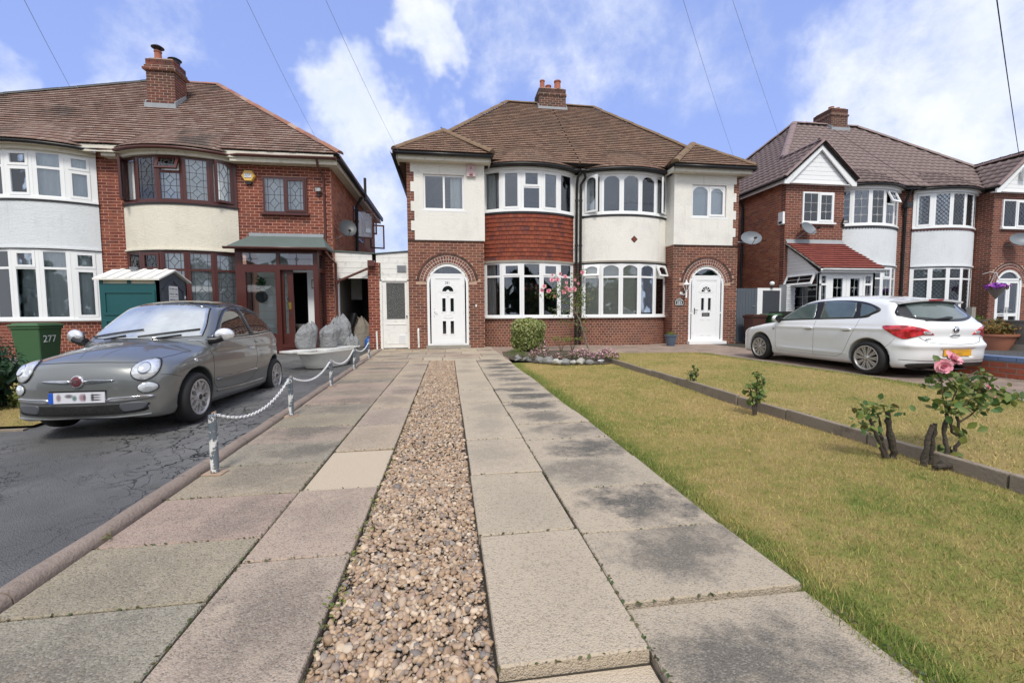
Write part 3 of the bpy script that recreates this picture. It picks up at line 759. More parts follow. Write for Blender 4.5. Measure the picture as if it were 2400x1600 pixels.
def _blade(t):
    r = t.rnd(); c, n3 = lawn_color(t, t.m('MULTIPLY', t.m('SUBTRACT', r, .42), .5)); v = t.m('MULTIPLY_ADD', t.m('FRACT', t.m('MULTIPLY', r, 17.3)), .7, .66)
    c = t.vm('SCALE', c, sc=v); c = t.mix(t.ss(r, .80, .98), c, (.44, .35, .17))
    setp(t, Base__Color=c, Roughness=.75, Specular__IOR__Level=.2)
M_BLADE = mat('grass_blade', _blade)
def sheet_ground(name, x0, x1, y0, y1, zf, nx, ny):
    xs = np.linspace(0, 1, nx); ys = np.linspace(y0, y1, ny); V = []
    for y in ys:
        a, b = x0(y), x1(y)
        for q in xs: V.append((a+(b-a)*q, y, zf(a+(b-a)*q, y)))
    Fc = [(j*nx+i, j*nx+i+1, (j+1)*nx+i+1, (j+1)*nx+i) for j in range(ny-1) for i in range(nx-1)]
    return npmesh(name, V, Fc, M_LAWN, None, 'all', kind='structure')
def lz(x, y): return -.022+.012*math.sin(x*2.1+y*.7)+.010*math.sin(y*1.7-x)-.02*max(0, 1.45-x)/.1*.3
def ex(y): return 3.37+.022*max(0, y-2)             # front face of the edging
def lz2(x, y): return .050+.012*math.sin(x*1.3+y*.9)-.05*max(0., (x-6.3))/.5
sheet_ground('lawn', cst(1.36), lambda y: ex(y)+.03, -1, 9.6, lz, 22, 60)
sheet_ground('upper_lawn', lambda y: ex(y)+.04, cst(6.79), -1, 10.42, lz2, 26, 60)
sheet_ground('side_lawn', cst(-16), lambda y: -4.3-.05*(y-5), 5.15, 9.4, lambda x, y: tz(y)+.03, 20, 20)
def blades(n, xr, yr, zf, h, wd, ysq=1., cond=None, lean=.6):
    x = rng.uniform(0, 1, n); y = yr[0]+(yr[1]-yr[0])*rng.random(n)**ysq
    a = np.array([xr[0](q) for q in y]); b = np.array([xr[1](q) for q in y]); x = a+(b-a)*x
    if cond is not None: k = cond(x, y); x, y = x[k], y[k]; n = len(x)
    z = np.array([zf(p, q) for p, q in zip(x, y)])-.004
    an = rng.uniform(0, 6.28, n); hh = h*rng.uniform(.5, 1.25, n); w = wd*rng.uniform(.7, 1.3, n); ln = rng.uniform(0, lean, n)*hh*1.6; la = rng.uniform(0, 6.28, n)
    dx, dy = np.cos(an)*w, np.sin(an)*w
    P0 = np.stack([x-dx, y-dy, z], 1); P1 = np.stack([x+dx, y+dy, z], 1); P2 = np.stack([x+np.cos(la)*ln, y+np.sin(la)*ln, z+hh], 1)
    V = np.stack([P0, P1, P2], 1).reshape(-1, 3); return V
V = np.vstack([blades(52000, (cst(1.375), lambda y: ex(y)), (.9, 3.6), lz, .026, .0017, 1.15), blades(46000, (cst(1.375), lambda y: ex(y)), (3.6, 9.3), lz, .026, .003, 1.1),
               blades(9000, (cst(1.34), cst(1.52)), (.9, 9.3), lz, .04, .0022, 1.2)])
npmesh('grass', V, np.arange(len(V)).reshape(-1, 3), M_BLADE, None, False, kind='stuff')
V = np.vstack([blades(60000, (lambda y: ex(y)+.07, cst(6.78)), (1.6, 10.4), lz2, .026, .003, 1.1), blades(7000, (cst(6.5), cst(6.83)), (2, 10.4), lz2, .04, .003), blades(2500, (cst(4), cst(6.8)), (10.3, 10.46), lz2, .04, .003)])
npmesh('grass', V, np.arange(len(V)).reshape(-1, 3), M_BLADE, None, False, kind='stuff')
V = blades(16000, (cst(-9), lambda y: -4.3-.05*(y-5)), (5.15, 8), lambda x, y: tz(y)+.03, .026, .003)
npmesh('grass', V, np.arange(len(V)).reshape(-1, 3), M_BLADE, None, False, kind='stuff')
# edging stones between the two lawns
eb = MB(); eb.obox((ex(0)+.005, -1, -.2), (ex(10)-ex(0), 11, 0), (.045, 0, 0), (0, 0, .2)); edging = eb.build('lawn_edging', M_BED, None, kind='structure')
y = .3
for L in [.92, .92, .93, .90, .78, .75, .72, .9, .9, .95, .85, .85, .85]:
    b = MB(); tl = random.uniform(-.012, .008); w = random.uniform(-.008, .008); y1 = y+L-.012
    b.obox((ex(y)+w, y, -.12), (ex(y1)-ex(y)+random.uniform(-.006, .006), y1-y, random.uniform(-.008, .008)), (.052, 0, 0), (0, 0, .205+tl)); o = b.build('edging_stone', M_EDGE, edging)
    md = o.modifiers.new('b', 'BEVEL'); md.width = .008; md.segments = 2; y += L
# kerb of the side lawn
sk = MB()
for k in range(4): sk.obox((-4.32-.9*k*.98, 5.12-.03*k, -.2), (-.88, -.03, 0), (0, -.06, 0), (0, 0, .13))
sk.build('side_kerb', M_EDGE, None, kind='structure')
# raised tarmac forecourt on the right
rd = MB(); rd.box(8.96, 11.1, -2, 9.5, -.3, .30); rd.box(11.1, 26, -2, 14.0, -.3, .302); rd.build('raised_drive', M_TAR, None, kind='structure')
# ================================================================== HOUSE PIECES
M_TILE_C = randmat('brown_roof_tile', S([(0.247, 0.153, 0.114), (0.305, 0.195, 0.145), (0.208, 0.130, 0.100), (0.338, 0.221, 0.165), (0.273, 0.169, 0.125)]), .85, patch=((0.182, 0.137, 0.106), .45, .7, .6), big=.8)
M_TILE_L = randmat('weathered_red_tile', S([(0.288, 0.185, 0.150), (0.352, 0.246, 0.207), (0.240, 0.145, 0.119), (0.400, 0.299, 0.255), (0.272, 0.167, 0.132)]), .85, patch=((0.104, 0.088, 0.079), .50, .68, .8), big=.65)
M_TILE_R = randmat('mauve_brown_tile', S([(0.189, 0.141, 0.130), (0.216, 0.160, 0.149), (0.203, 0.150, 0.138)]), .6, nvar=.15)
M_TILE_P = randmat('terracotta_porch_tile', S([(.27, .07, .055), (.31, .085, .065), (.24, .06, .05)]), .7, nvar=.2)
M_HANG = randmat('red_hanging_tile', S([(0.225, 0.049, 0.023), (0.187, 0.039, 0.021), (0.262, 0.065, 0.029), (0.156, 0.039, 0.025), (0.243, 0.056, 0.027), (0.106, 0.036, 0.032)]), .75, nvar=.25)
M_RIDGE_C = plain('mossy_ridge_tile', (.19, .125, .075), .9, var=.35, bscale=40, bdist=.006, dirt=.4)
M_RIDGE_L = randmat('patched_ridge_tile', S([(.27, .12, .08), (.34, .17, .12), (.22, .10, .075), (.42, .30, .24)]), .85)
M_RIDGE_R = plain('mauve_ridge_tile', (.22, .155, .145), .65, var=.15)
M_POT = plain('terracotta_pot', (.33, .11, .065), .8, var=.3, dirt=.3)
RB = (M_MORT, M_BRICK_C)
def arch_bricks(parent, xc, zc, y, r0, r1, n, m, proud, a0=7, gap=.08):
    fr = Fr((xc, y, zc), (1, 0, 0), (0, -1, 0)); a0 = a0*D2R
    for i in range(n):
        t0 = a0+(math.pi-2*a0)*(i+gap)/n; t1 = a0+(math.pi-2*a0)*(i+1-gap)/n
        mb = MB(); fr.poly(mb, [(r0*math.cos(t0), r0*math.sin(t0)), (r1*math.cos(t0), r1*math.sin(t0)), (r1*math.cos(t1), r1*math.sin(t1)), (r0*math.cos(t1), r0*math.sin(t1))], -.02, proud+random.uniform(-.002, .002))
        mb.build('arch_brick', m, parent)
def ring(mb, fr, zc, r0, r1, a0, a1, n, d0, d1):
    for i in range(n):
        t0 = a0+(a1-a0)*i/n; t1 = a0+(a1-a0)*(i+1)/n
        fr.poly(mb, [(r0*math.cos(t0), zc+r0*math.sin(t0)), (r1*math.cos(t0), zc+r1*math.sin(t0)), (r1*math.cos(t1), zc+r1*math.sin(t1)), (r0*math.cos(t1), zc+r0*math.sin(t1))], d0, d1)
def arched_door(parent, xc, y, kind, zs=.10):
    """white panelled door in a round-headed frame"""
    fr = Fr((xc, y, 0), (1, 0, 0), (0, -1, 0)); R = .645; zc = 2.0
    leaf = bpy.data.objects.new('front_door', bpy.data.meshes.new('front_door')); COL.objects.link(leaf); leaf.parent = parent; leaf.matrix_parent_inverse = parent_inv(parent)
    fm = MB()
    fr.bar(fm, -R, -R+.075, zs, zc, -.11, -.02); fr.bar(fm, R-.075, R, zs, zc, -.11, -.02); ring(fm, fr, zc, R-.075, R, 0, math.pi, 24, -.11, -.02)
    hw = math.sqrt((R-.075)**2-.31**2)
    fr.bar(fm, -hw-.03, hw+.03, 2.29, 2.345, -.10, -.03)
    for s in (-1, 1): fr.bar(fm, s*.505-.022, s*.505+.022, zs+.05, 2.29, -.10, -.028)
    fr.bar(fm, -R+.075, R-.075, zs, zs+.05, -.10, -.03)
    if kind == 283:
        for s in (-1, 1): fr.bar(fm, min(s*.53, s*.57), max(s*.53, s*.57), 1.04, 1.085, -.10, -.03)
    fm.build('door_frame', M_UPVC, leaf)
    # glazing: fanlight and side lights
    g = MB(); a = math.asin(.345/(R-.075)); n = 18; pts = []
    for i in range(n+1):
        t = a+(math.pi-2*a)*i/n; pts.append(((R-.08)*math.cos(t), zc+(R-.08)*math.sin(t)))
    fr.poly(g, pts, -.075, -.068); g.build('pane', M_GLASS, leaf)
    for s in (-1, 1):
        g = MB(); fr.bar(g, min(s*.525, s*.575), max(s*.525, s*.575), zs+.05, 2.22, -.078, -.07); g.build('pane', M_GLASS, leaf)
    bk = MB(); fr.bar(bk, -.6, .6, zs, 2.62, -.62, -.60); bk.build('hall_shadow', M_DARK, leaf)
    # leaf
    lm = MB(); L = .483; z0, z1 = zs+.03, 2.285
    H = [(-.175, .175, 1.79, 1.965), (-.18, -.075, 1.16, 1.575), (.075, .18, 1.16, 1.575), (-.125, .125, .97, 1.055)]
    if kind == 281: H += [(-.175, -.07, .455, .86), (.07, .175, .455, .86)]
    holed(lm, fr, -L, L, z0, z1, H, -.085, -.035)
    # raised border of the leaf and mouldings
    holed(lm, fr, -L, L, z0, z1, [(-L+.10, L-.10, z0+.12, z1-.10)], -.035, -.022)
    holed(lm, fr, -L+.125, L-.125, z0+.15, z1-.13, [(-L+.133, L-.133, z0+.158, z1-.138)], -.036, -.031)
    def mould(u0, u1, v0, v1): holed(lm, fr, u0-.028, u1+.028, v0-.03, v1+.03, [(u0, u1, v0, v1)], -.04, -.026)
    for h in H[1:3]+(H[4:] if kind == 281 else []): mould(*h)
    if kind == 283:
        for s in (-1, 1):
            fr.bar(lm, s*.13-.07, s*.13+.07, .84, .862, -.04, -.026); fr.bar(lm, s*.13-.07, s*.13+.07, .30, .322, -.04, -.026)
    for i in range(12):        # sunburst panel: white spandrels and a scalloped base
        t0, t1 = math.pi*i/12, math.pi*(i+1)/12; r = .175
        fr.poly(lm, [(r*math.cos(t0), 1.79+r*math.sin(t0)), (r*math.cos(t1), 1.79+r*math.sin(t1)), ((r+.12)*math.cos(t1), 1.79+(r+.12)*math.sin(t1)), ((r+.12)*math.cos(t0), 1.79+(r+.12)*math.sin(t0))], -.06, -.028)
        fr.poly(lm, [(.05*math.cos(t0), 1.79+.05*math.sin(t0)), (.05*math.cos(t1), 1.79+.05*math.sin(t1)), (0, 1.79)], -.06, -.028)
    fr.bar(lm, -.23, .23, 1.757, 1.79, -.04, -.026)
    if kind == 283:
        for t in (36, 72, 108, 144): t *= D2R; c, s_ = math.cos(t), math.sin(t); fr.poly(lm, [(.04*c-.007*s_, 1.79+.04*s_+.007*c), (.04*c+.007*s_, 1.79+.04*s_-.007*c), (.18*c+.007*s_, 1.79+.18*s_-.007*c), (.18*c-.007*s_, 1.79+.18*s_+.007*c)], -.06, -.03)
    me = lm.mesh('front_door'); me.materials.append(M_UPVC); leaf.data = me
    for h in H[:3]+H[4:]:
        g = MB(); fr.bar(g, h[0]-.004, h[1]+.004, h[2]-.004, h[3]+.004, -.066, -.06); g.build('pane', M_CARGLASS, leaf)
    g = MB(); holed(g, fr, -.14, .14, .955, 1.07, [(-.115, .115, .985, 1.04)], -.05, -.024)
    if kind == 281: fr.bar(g, -.115, .115, .985, 1.04, -.05, -.033)
    g.build('letterbox', M_UPVC if kind == 281 else M_BLACKP, leaf)
    if kind == 283: g = MB(); fr.bar(g, -.115, .115, .985, 1.04, -.05, -.035); g.build('letter_flap', M_GREYM, leaf)
    h = MB()
    hm = M_UPVC if kind == 281 else M_BLACKP
    fr.bar(h, -.445, -.415, 1.02, 1.24, -.03, -.016); h.tube([fr.p(-.43, 1.17, -.02), fr.p(-.43, 1.17, .03), fr.p(-.33, 1.155, .035)], .011, 8); h.build('door_handle', hm, leaf)
    if kind == 281:
        h = MB()
        for z in (1.0, 1.22): fr.bar(h, -.437, -.423, z, z+.02, -.02, -.012)
        fr.bar(h, -.008, .008, 1.62, 1.636, -.04, -.02); h.build('lock', M_LEAD, leaf)
        text_mesh('281', .105, M_LEAD, 'door_number', leaf, fr.p(-.01, 2.055, -.029), m3((1, 0, 0), (0, 0, 1), (0, -1, 0)))
    for s in ((-1,) if kind == 283 else (1,)):
        h = MB()
        for z in (.35, 1.1, 1.95): h.tube([fr.p(-s*-.487, z, -.02), fr.p(-s*-.487, z+.10, -.02)], .012, 8)
        h.build('hinge', M_UPVC, leaf)
    return leaf
def tile_skirt(parent, arc, z0, line_y, z1, m, rows=4, d=.20, tw=.2, roll=False):
    """few rows of tiles sweeping out over a bow window"""
    V = []; Fc = []; n = 34; k = 1
    if roll: n = 10; k = 6
    for r in range(rows):
        fa, fb = r/rows-.03, (r+1)/rows+.06
        def pt(i, f, lift):
            q = arc.path(arc.L*i/n, d)[0]; a = Vector((q.x, q.y, z0)); b = Vector((arc.xc+(q.x-arc.xc)*1.0, line_y, z1))
            return a.lerp(b, f)+Vector((0, -.008, lift))
        st = .5 if r % 2 else 0
        for i in range(-1, n+1):
            if roll: st = 0
            i0_, i1_ = max(i+st, 0), min(i+st+.97, n)
            if i1_-i0_ < .1: continue
            for q in range(k):
              i0, i1 = i0_+(i1_-i0_)*q/k, i0_+(i1_-i0_)*(q+1)/k; h0, h1 = ((.026*max(0, math.cos((i0-i)*6.283))**1.2, .026*max(0, math.cos((i1-i)*6.283))**1.2) if roll else (0, 0)); L0 = .04*(1-.6*r/rows)
              b = len(V); V += [pt(i0, fa, L0+h0), pt(i1, fa, L0+h1), pt(i1, fb, .006+h1*.6), pt(i0, fb, .006+h0*.6), pt(i0, fa+.35/rows, .0), pt(i1, fa+.35/rows, .0)]
              Fc += [(b, b+1, b+2, b+3), (b+4, b+5, b+1, b)]
    npmesh('roof_tiles', V, Fc, m, parent, False, kind='stuff')
    mb = MB(); P = arc.pts(20, d-.02)
    for i in range(20): mb.quad(P[i]+Vector((0, 0, z0-.005)), P[i+1]+Vector((0, 0, z0-.005)), Vector((P[i+1].x, line_y, z1-.02)), Vector((P[i].x, line_y, z1-.02)))
    mb.build('roof_deck', M_DARK, parent)
def chimney(parent, x0, x1, y0, y1, z0, z1, m, mort, corb, pots, flash_z=None, fl=.3):
    ch = bpy.data.objects.new('chimney', bpy.data.meshes.new('chimney')); COL.objects.link(ch); ch.parent = parent; ch.matrix_parent_inverse = parent_inv(parent)
    core = MB(); core.box(x0, x1, y0, y1, z0, z1); e = .035
    for (za, zb, k) in corb: core.box(x0-e*k, x1+e*k, y0-e*k, y1+e*k, za, zb)
    core.box(x0+.06, x1-.06, y0+.06, y1-.06, z1, z1+.06)
    me = core.mesh('chimney'); me.materials.append(mort); ch.data = me
    bk = Bricks(ch, m)
    def four(a, b, c, d, za, zb):
        for p0, p1 in (((a, c), (b, c)), ((b, c), (b, d)), ((b, d), (a, d)), ((a, d), (a, c))):
            pth, L = line_path(p0, p1); bk.wall(pth, L, za, zb)
    four(x0, x1, y0, y1, z0, z1)
    for (za, zb, k) in corb: four(x0-e*k, x1+e*k, y0-e*k, y1+e*k, za, zb)
    bk.flush(0)
    if flash_z:
        f = MB(); f.box(x0-.05, x1+.05, y0-.10, y0-.015, flash_z, flash_z+.14)
        for xx in (x0-.03, x1+.005): f.prism([(xx, y0-.08, flash_z+.02), (xx, y0+fl, flash_z+.02+fl*.9), (xx, y0+fl, flash_z+.20+fl*.9), (xx, y0-.08, flash_z+.20)], (.025, 0, 0))
        f.build('flashing', M_FLASH, ch)
    for (px, py, r, h, kind) in pots:
        b = MB(); b.lathe([(r*1.15, 0), (r*1.12, .04), (r, .06), (r*.92, h*.85), (r*1.08, h*.87), (r*1.08, h), (r*.8, h), (r*.8, h*.6)], 16, Matrix.Translation((px, py, z1+.05)), False); b.build('chimney_pot', M_POT, ch, True)
        if kind:
            c = MB(); top = z1+.05+h+(.10 if kind == 'cowl' else .0)
            c.lathe([(r*1.75, 0), (r*1.75, .015), (r*.9, .07), (.01, .09)], 18, Matrix.Translation((px, py, top)), True)
            if kind == 'cowl':
                for a in range(4): c.tube([(px+r*.9*math.cos(a*1.57), py+r*.9*math.sin(a*1.57), z1+h), (px+r*.9*math.cos(a*1.57), py+r*.9*math.sin(a*1.57), top)], .012, 6)
            else: c.lathe([(r*1.3, -.10), (r*1.35, .0)], 18, Matrix.Translation((px, py, top)), True)
            c.build('chimney_cowl', M_ALLOYD, ch, True)
    return ch
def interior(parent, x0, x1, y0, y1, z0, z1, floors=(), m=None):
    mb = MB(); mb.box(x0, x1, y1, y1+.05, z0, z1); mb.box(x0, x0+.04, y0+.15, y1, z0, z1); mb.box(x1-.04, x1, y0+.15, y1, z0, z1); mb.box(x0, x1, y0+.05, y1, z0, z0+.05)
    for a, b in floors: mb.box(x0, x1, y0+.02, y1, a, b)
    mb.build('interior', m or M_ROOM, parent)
def curtains(kind, z0, z1, tr=None):
    def f(frs, holder):
        n = len(frs)
        for i, (fr, L) in enumerate(frs):
            if kind == 'ends' and i in (0, n-1):
                a, b = (.0, L*.55) if i == 0 else (L*.45, L); sheet(fr, a, b, z0, z1, -.16, 'curtain', M_NETG, holder, .03)
            elif kind == 'net': sheet(fr, -.02, L+.02, z0, z1, -.075, 'net_curtain', M_NET, holder, .018)
            elif kind == 'netg': sheet(fr, -.02, L+.02, z0, z1, -.075, 'net_curtain', M_NETG, holder, .022)
            elif kind == 'blind': blind(fr, .0, L, z0, z1, -.07, holder)
    return f
def flat_window(parent, fr, u0, u1, z0, z1, splits, frameM, sillM, style=None, leadM=None, kinds=None, back=None, tr=None, sill=True):
    holder = bpy.data.objects.new('window', bpy.data.meshes.new('window')); COL.objects.link(holder); holder.parent = parent; holder.matrix_parent_inverse = parent_inv(parent)
    mbF, mbL = MB(), MB(); e = .055; us = [u0]+splits+[u1]; H = []
    for i in range(len(us)-1):
        a = us[i]+(e if i == 0 else e*.55); b = us[i+1]-(e if i == len(us)-2 else e*.55); k = (kinds or ['fixed']*9)[i]
        H.append((a, b, z0+e, z1-e, k, style))
    holed(mbF, fr, u0, u1, z0, z1, [h[:4] for h in H], -.05, .04); lights(mbF, mbL, fr, H, holder)
    me = mbF.mesh('window'); me.materials.append(frameM); holder.data = me
    mbL.build('leading', leadM or M_LEAD, holder, kind='stuff')
    if sill: s = MB(); fr.bar(s, u0-.06, u1+.06, z0-.055, z0, -.05, .10); s.build('sill', sillM, holder)
    if back == 'net': sheet(fr, u0+.03, u1-.03, z0+.03, z1-.03, -.16, 'net_curtain', M_NET, holder, .018)
    elif back == 'netg': sheet(fr, u0+.03, u1-.03, z0+.03, z1-.03, -.16, 'net_curtain', M_NETG, holder, .02)
    elif back == 'right': sheet(fr, u1-.42, u1-.03, z0+.03, z1-.03, -.16, 'curtain', M_NET, holder, .03)
    elif back == 'frost': s = MB(); fr.bar(s, u0+.03, u1-.03, z0+.03, z1-.03, -.10, -.09); s.build('frosted_blind', M_NETG, holder)
    return holder
def semi(n, xm, flip):
    """one half of the middle pair; flip mirrors it about the party wall"""
    X = (lambda x: 2*xm-x) if flip else (lambda x: x)
    lab = ('white rendered semi with arched door 281 and red tile-hung bow window', 'white rendered semi with arched door 283 and a diamond set in its bow window')[flip]
    h = thing('semi_detached_house', lab, 'house', (X(1.6), 14.5, 0), 0, 'middle pair of houses')
    lo, hi = (lambda a, b: (min(X(a), X(b)), max(X(a), X(b))))(-1.2, 1.15)
    yw, ym = 13.9, 14.5; dc = X(0.0) if not flip else 8.79
    fr = Fr((0, yw, 0), (1, 0, 0), (0, -1, 0))
    # ---- wall shells
    w = MB(); holes = [(dc-.65, dc+.65, .0, 2.0)]
    for i in range(12):
        t = (i+.5)/12; x0, x1 = dc-.65+1.3*i/12, dc-.65+1.3*(i+1)/12; hh = 2.0+math.sqrt(max(.65**2-((x0+x1)/2-dc)**2, 0)); holes.append((x0, x1, 1.99, hh))
    wx0, wx1 = (-.70, .545) if not flip else (8.175, 9.42)
    holes.append((wx0, wx1, 4.30, 5.37))
    holed(w, fr, lo, hi, -.2, 5.72, holes, -.22, 0)
    outer = X(-1.2); inner = X(1.15)
    w.box(min(outer, outer+(.2 if not flip else -.2)), max(outer, outer+(.2 if not flip else -.2)), yw+.22, 22.3, -.2, 5.72)
    w.box(min(inner, inner+(-.2 if not flip else .2)), max(inner, inner+(-.2 if not flip else .2)), yw+.22, ym+.15, -.2, 5.72)
    w.box(min(X(-1.2), xm), max(X(-1.2), xm), 22.1, 22.3, -.2, 5.72)
    bc = 2.70 if not flip else 6.06
    arc = Arc(bc, 1.50, ym, .5)
    # main wall strips beside the bay
    for a, b in ((inner, bc-1.5) if not flip else (bc+1.5, inner), (bc+1.5, xm) if not flip else (xm, bc-1.5)):
        if b-a > .02: w.box(a, b, ym, ym+.2, -.2, 5.72)
    arc_strip(w, arc, 24, -.2, .925, -.2, 0)
    arc_strip(w, arc, 24, 2.79, 4.30, -.2, -.01)
    w.build('wall', M_MORT, h)
    bk = Bricks(h, M_BRICK_C)
    pth, L = line_path((lo, yw), (hi, yw))
    dd = [(dc-.65-lo, dc+.65-lo, 0, 2.03)]
    bk.wall(pth, L, 0, 3.36, dd, keep=lambda u, z: not ((u+lo-dc)**2+(z-2.02)**2 < .93**2 and z > 2.02), prio=0)
    # bay apron of headers, plinth course
    bk.wall(lambda u: arc.path(u), arc.L, .0, .92, bl=.122, prio=1)
    p2, L2 = line_path((inner, ym), (inner, yw)) if flip else line_path((inner, yw), (inner, ym))
    bk.wall(p2, L2, 0, 3.36, prio=2)
    for a, b in ((bc+1.5, xm) if not flip else (xm, bc-1.5),):
        p3, L3 = line_path((a, ym), (b, ym)); bk.wall(p3, L3, 0, 2.8, prio=2)
    # quoins
    z = 3.36; k = 0; edges = []
    while z < 5.68:
        wd = .115 if k % 2 else .22; edges.append((z, min(z+.294, 5.70), wd)); z += .294; k += 1
    for za, zb, wd in edges:
        a, b = (lo, lo+wd) if not flip else (hi-wd, hi)
        p4, L4 = line_path((a, yw), (b, yw)); bk.wall(p4, L4, za, zb, bl=.235, ch=.0735*1.14, off=0, prio=1)
    bk.flush()
    so = MB(); fr.bar(so, lo, hi, 3.33, 3.365, -.01, .03); so.build('soldier_course', M_BRICK_D, h)
    # render on the wing
    r = MB()
    for i, (za, zb, wd) in enumerate(edges):
        a, b = (lo+wd, hi) if not flip else (lo, hi-wd)
        holed(r, fr, a, b, za+(.008 if i == 0 else 0), zb, [(wx0, wx1, 4.30, 5.37)], 0.001, .035)
    a, b = (inner-.0, inner+.03)
    if flip: r.box(inner-.03, inner, yw-.033, ym, 3.37, 5.70)
    else: r.box(inner, inner+.03, yw-.033, ym, 3.37, 5.70)
    for a, b in ((bc+1.5, xm) if not flip else (xm, bc-1.5),): r.box(a, b, ym-.03, ym-.001, 2.80, 5.70)
    if flip: arc_strip(r, arc, 28, 2.83, 4.285, -.01, .05)
    r.build('rendered_wall', M_REND, h)
    if flip:      # flared drip at the foot of the apron, diamond vent
        b = MB(); arc_strip(b, arc, 28, 2.775, 2.83, -.02, .085); b.build('drip_mould', M_CONC, h)
        p, t = arc.path(arc.L*.535, .05); f2 = Fr(p+Vector((0, 0, 3.53)), t, (t.y, -t.x, 0))
        dm = MB(); f2.poly(dm, [(-.12, 0), (0, -.12), (.12, 0), (0, .12)], -.02, .006); o = dm.build('diamond_vent', M_BRICK_D, h)
        dm = MB(); f2.poly(dm, [(-.085, 0), (0, -.085), (.085, 0), (0, .085)], .005, .011); dm.build('diamond_tile', M_HANG, h)
    else:         # hanging tiles, one by one
        uw = arc.L/22
        for rw in range(11):
            z0 = 2.80+rw*.136
            for i in range(-1, 22):
                a = (i+(.5 if rw % 2 else 0)); a0, a1 = max(a, 0)*uw+.003, min(a+1, 22)*uw-.003
                if a1-a0 < .03: continue
                jz = random.uniform(-.006, .006); mb = MB(); vs = []
                for (u, z, d) in ((a0, z0+jz, .062), (a1, z0+jz+random.uniform(-.003, .003), .062), (a1, z0+.155, .036), (a0, z0+.155, .036), (a0, z0+jz, .040), (a1, z0+jz, .040)):
                    p, t = arc.path(u, d); vs.append((p.x, p.y, z))
                mb.add(vs, [(0, 1, 2, 3), (4, 5, 1, 0), (4, 0, 3), (5, 2, 1)]); mb.build('hanging_tile', M_HANG, h)
        b = MB(); arc_strip(b, arc, 24, 2.735, 2.80, -.03, .075); b.build('drip_mould', M_CONC, h)
    b = MB(); arc_strip(b, arc, 24, 4.285, 4.345, -.03, .07); b.build('flashing', M_BLACKP, h)
    # bay windows
    if not flip:
        lowc = [dict(tr=2.29), dict(tr=2.29, top='sash'), dict(tr=2.29), dict(tr=2.29, top='sash'), dict(tr=2.29)]
        upc = [dict(), dict(low='sash'), dict(tr=5.12, top='sash'), dict(low='sash'), dict()]
        bl, bu = curtains('ends', 1.02, 2.7), curtains('ends', 4.42, 5.6)
    else:
        lowc = [dict(tr=2.29, top='open_top arch'), dict(tr=2.29, top='arch'), dict(tr=2.29, top='arch'), dict(tr=2.29, top='arch'), dict(tr=2.29, top='open_top arch')]
        upc = [dict(low='open_side arch'), dict(low='arch'), dict(low='arch'), dict(low='arch'), dict(low='open_side right arch')]
        bl, bu = curtains('blind', 1.02, 2.7), curtains('ends', 4.42, 5.6)
    bay(h, arc, .98, 2.735, lowc, M_UPVC, M_UPVC, None, bl)
    bay(h, arc, 4.40, 5.66, upc, M_UPVC, M_UPVC, None, bu)
    kk = ['arch', 'sash arch'] if flip else ['fixed', 'fixed']
    flat_window(h, Fr((0, yw+.06, 0), (1, 0, 0), (0, -1, 0)), wx0, wx1, 4.30, 5.37, [(wx0+wx1)/2], M_UPVC, M_UPVC, kinds=kk, back='frost' if flip else 'right')
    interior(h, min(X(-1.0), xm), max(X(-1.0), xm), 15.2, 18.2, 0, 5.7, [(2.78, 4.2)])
    arched_door(h, dc, yw-.01, 283 if flip else 281)
    st = MB(); st.box(dc-.69, dc+.69, yw-.16, yw+.1, 0, .10); st.build('door_step', M_UPVC if flip else M_CONC, h)
    wm = MB(); fa = Fr((dc, yw, 0), (1, 0, 0), (0, -1, 0)); ring(wm, fa, 2.02, .645, .872, 7*D2R, math.pi-7*D2R, 26, -.02, .014); wm.build('white_pointing', M_MORT_W, h)
    arch_bricks(h, dc, 2.02, yw, .668, .755, 27, M_BRICK_C, .022); arch_bricks(h, dc, 2.02, yw, .772, .865, 27, M_BRICK_C, .022); arch_bricks(h, dc, 2.02, yw, .885, .965, 30, M_BRICK_D, .020, gap=.03)
    # fascia, gutters
    e0, e1 = (-1.5, 1.40); a, b = min(X(e0), X(e1)), max(X(e0), X(e1))
    f = MB(); f.box(a+.06, b-.06, 13.58, 13.62, 5.69, 5.84); f.box(a+.06, b-.06, 13.62, yw, 5.70, 5.72)
    for xx in (a+.04, b-.08): f.box(xx, xx+.04, 13.58, 14.2, 5.69, 5.84)
    f.build('fascia', M_FASC, h)
    gutter(h, [(a, 13.50, 5.87), (b, 13.50, 5.87)], M_BLACKP, name='gutter')
    sx = X(-1.56); gutter(h, [(sx, 13.5, 5.88), (sx, 16, 5.88), (sx, 22, 5.88)] if not flip else [(sx, 22, 5.88), (sx, 16, 5.88), (sx, 13.5, 5.88)], M_BLACKP)
    f = MB(); arc_strip(f, arc, 20, 5.66, 5.74, -.04, .10); xx = sorted((inner, xm)); f.build('bay_fascia', M_UPVC, h)
    gp = [q+Vector((0, 0, 5.80)) for q in arc.pts(18, .24)]
    pa = Vector((inner, 14.06, 5.80)); pb = Vector((xm, 14.12, 5.78))
    if flip: gp = [pb]+gp[1:-1]+[pa]
    else: gp = [pa]+gp[1:-1]+[pb]
    gutter(h, gp, M_BLACKP)
    sof = MB(); P = arc.pts(18, .24); Q = arc.pts(18, -.05)
    for i in range(18): sof.quad(P[i]+Vector((0, 0, 5.75)), P[i+1]+Vector((0, 0, 5.75)), Q[i+1]+Vector((0, 0, 5.75)), Q[i]+Vector((0, 0, 5.75)))
    sof.box(min(inner, xm), max(inner, xm), 14.1, 14.5, 5.752, 5.77); sof.build('soffit', M_BLACKP, h)
    # roofs
    ez, ey = 5.93, 14.05
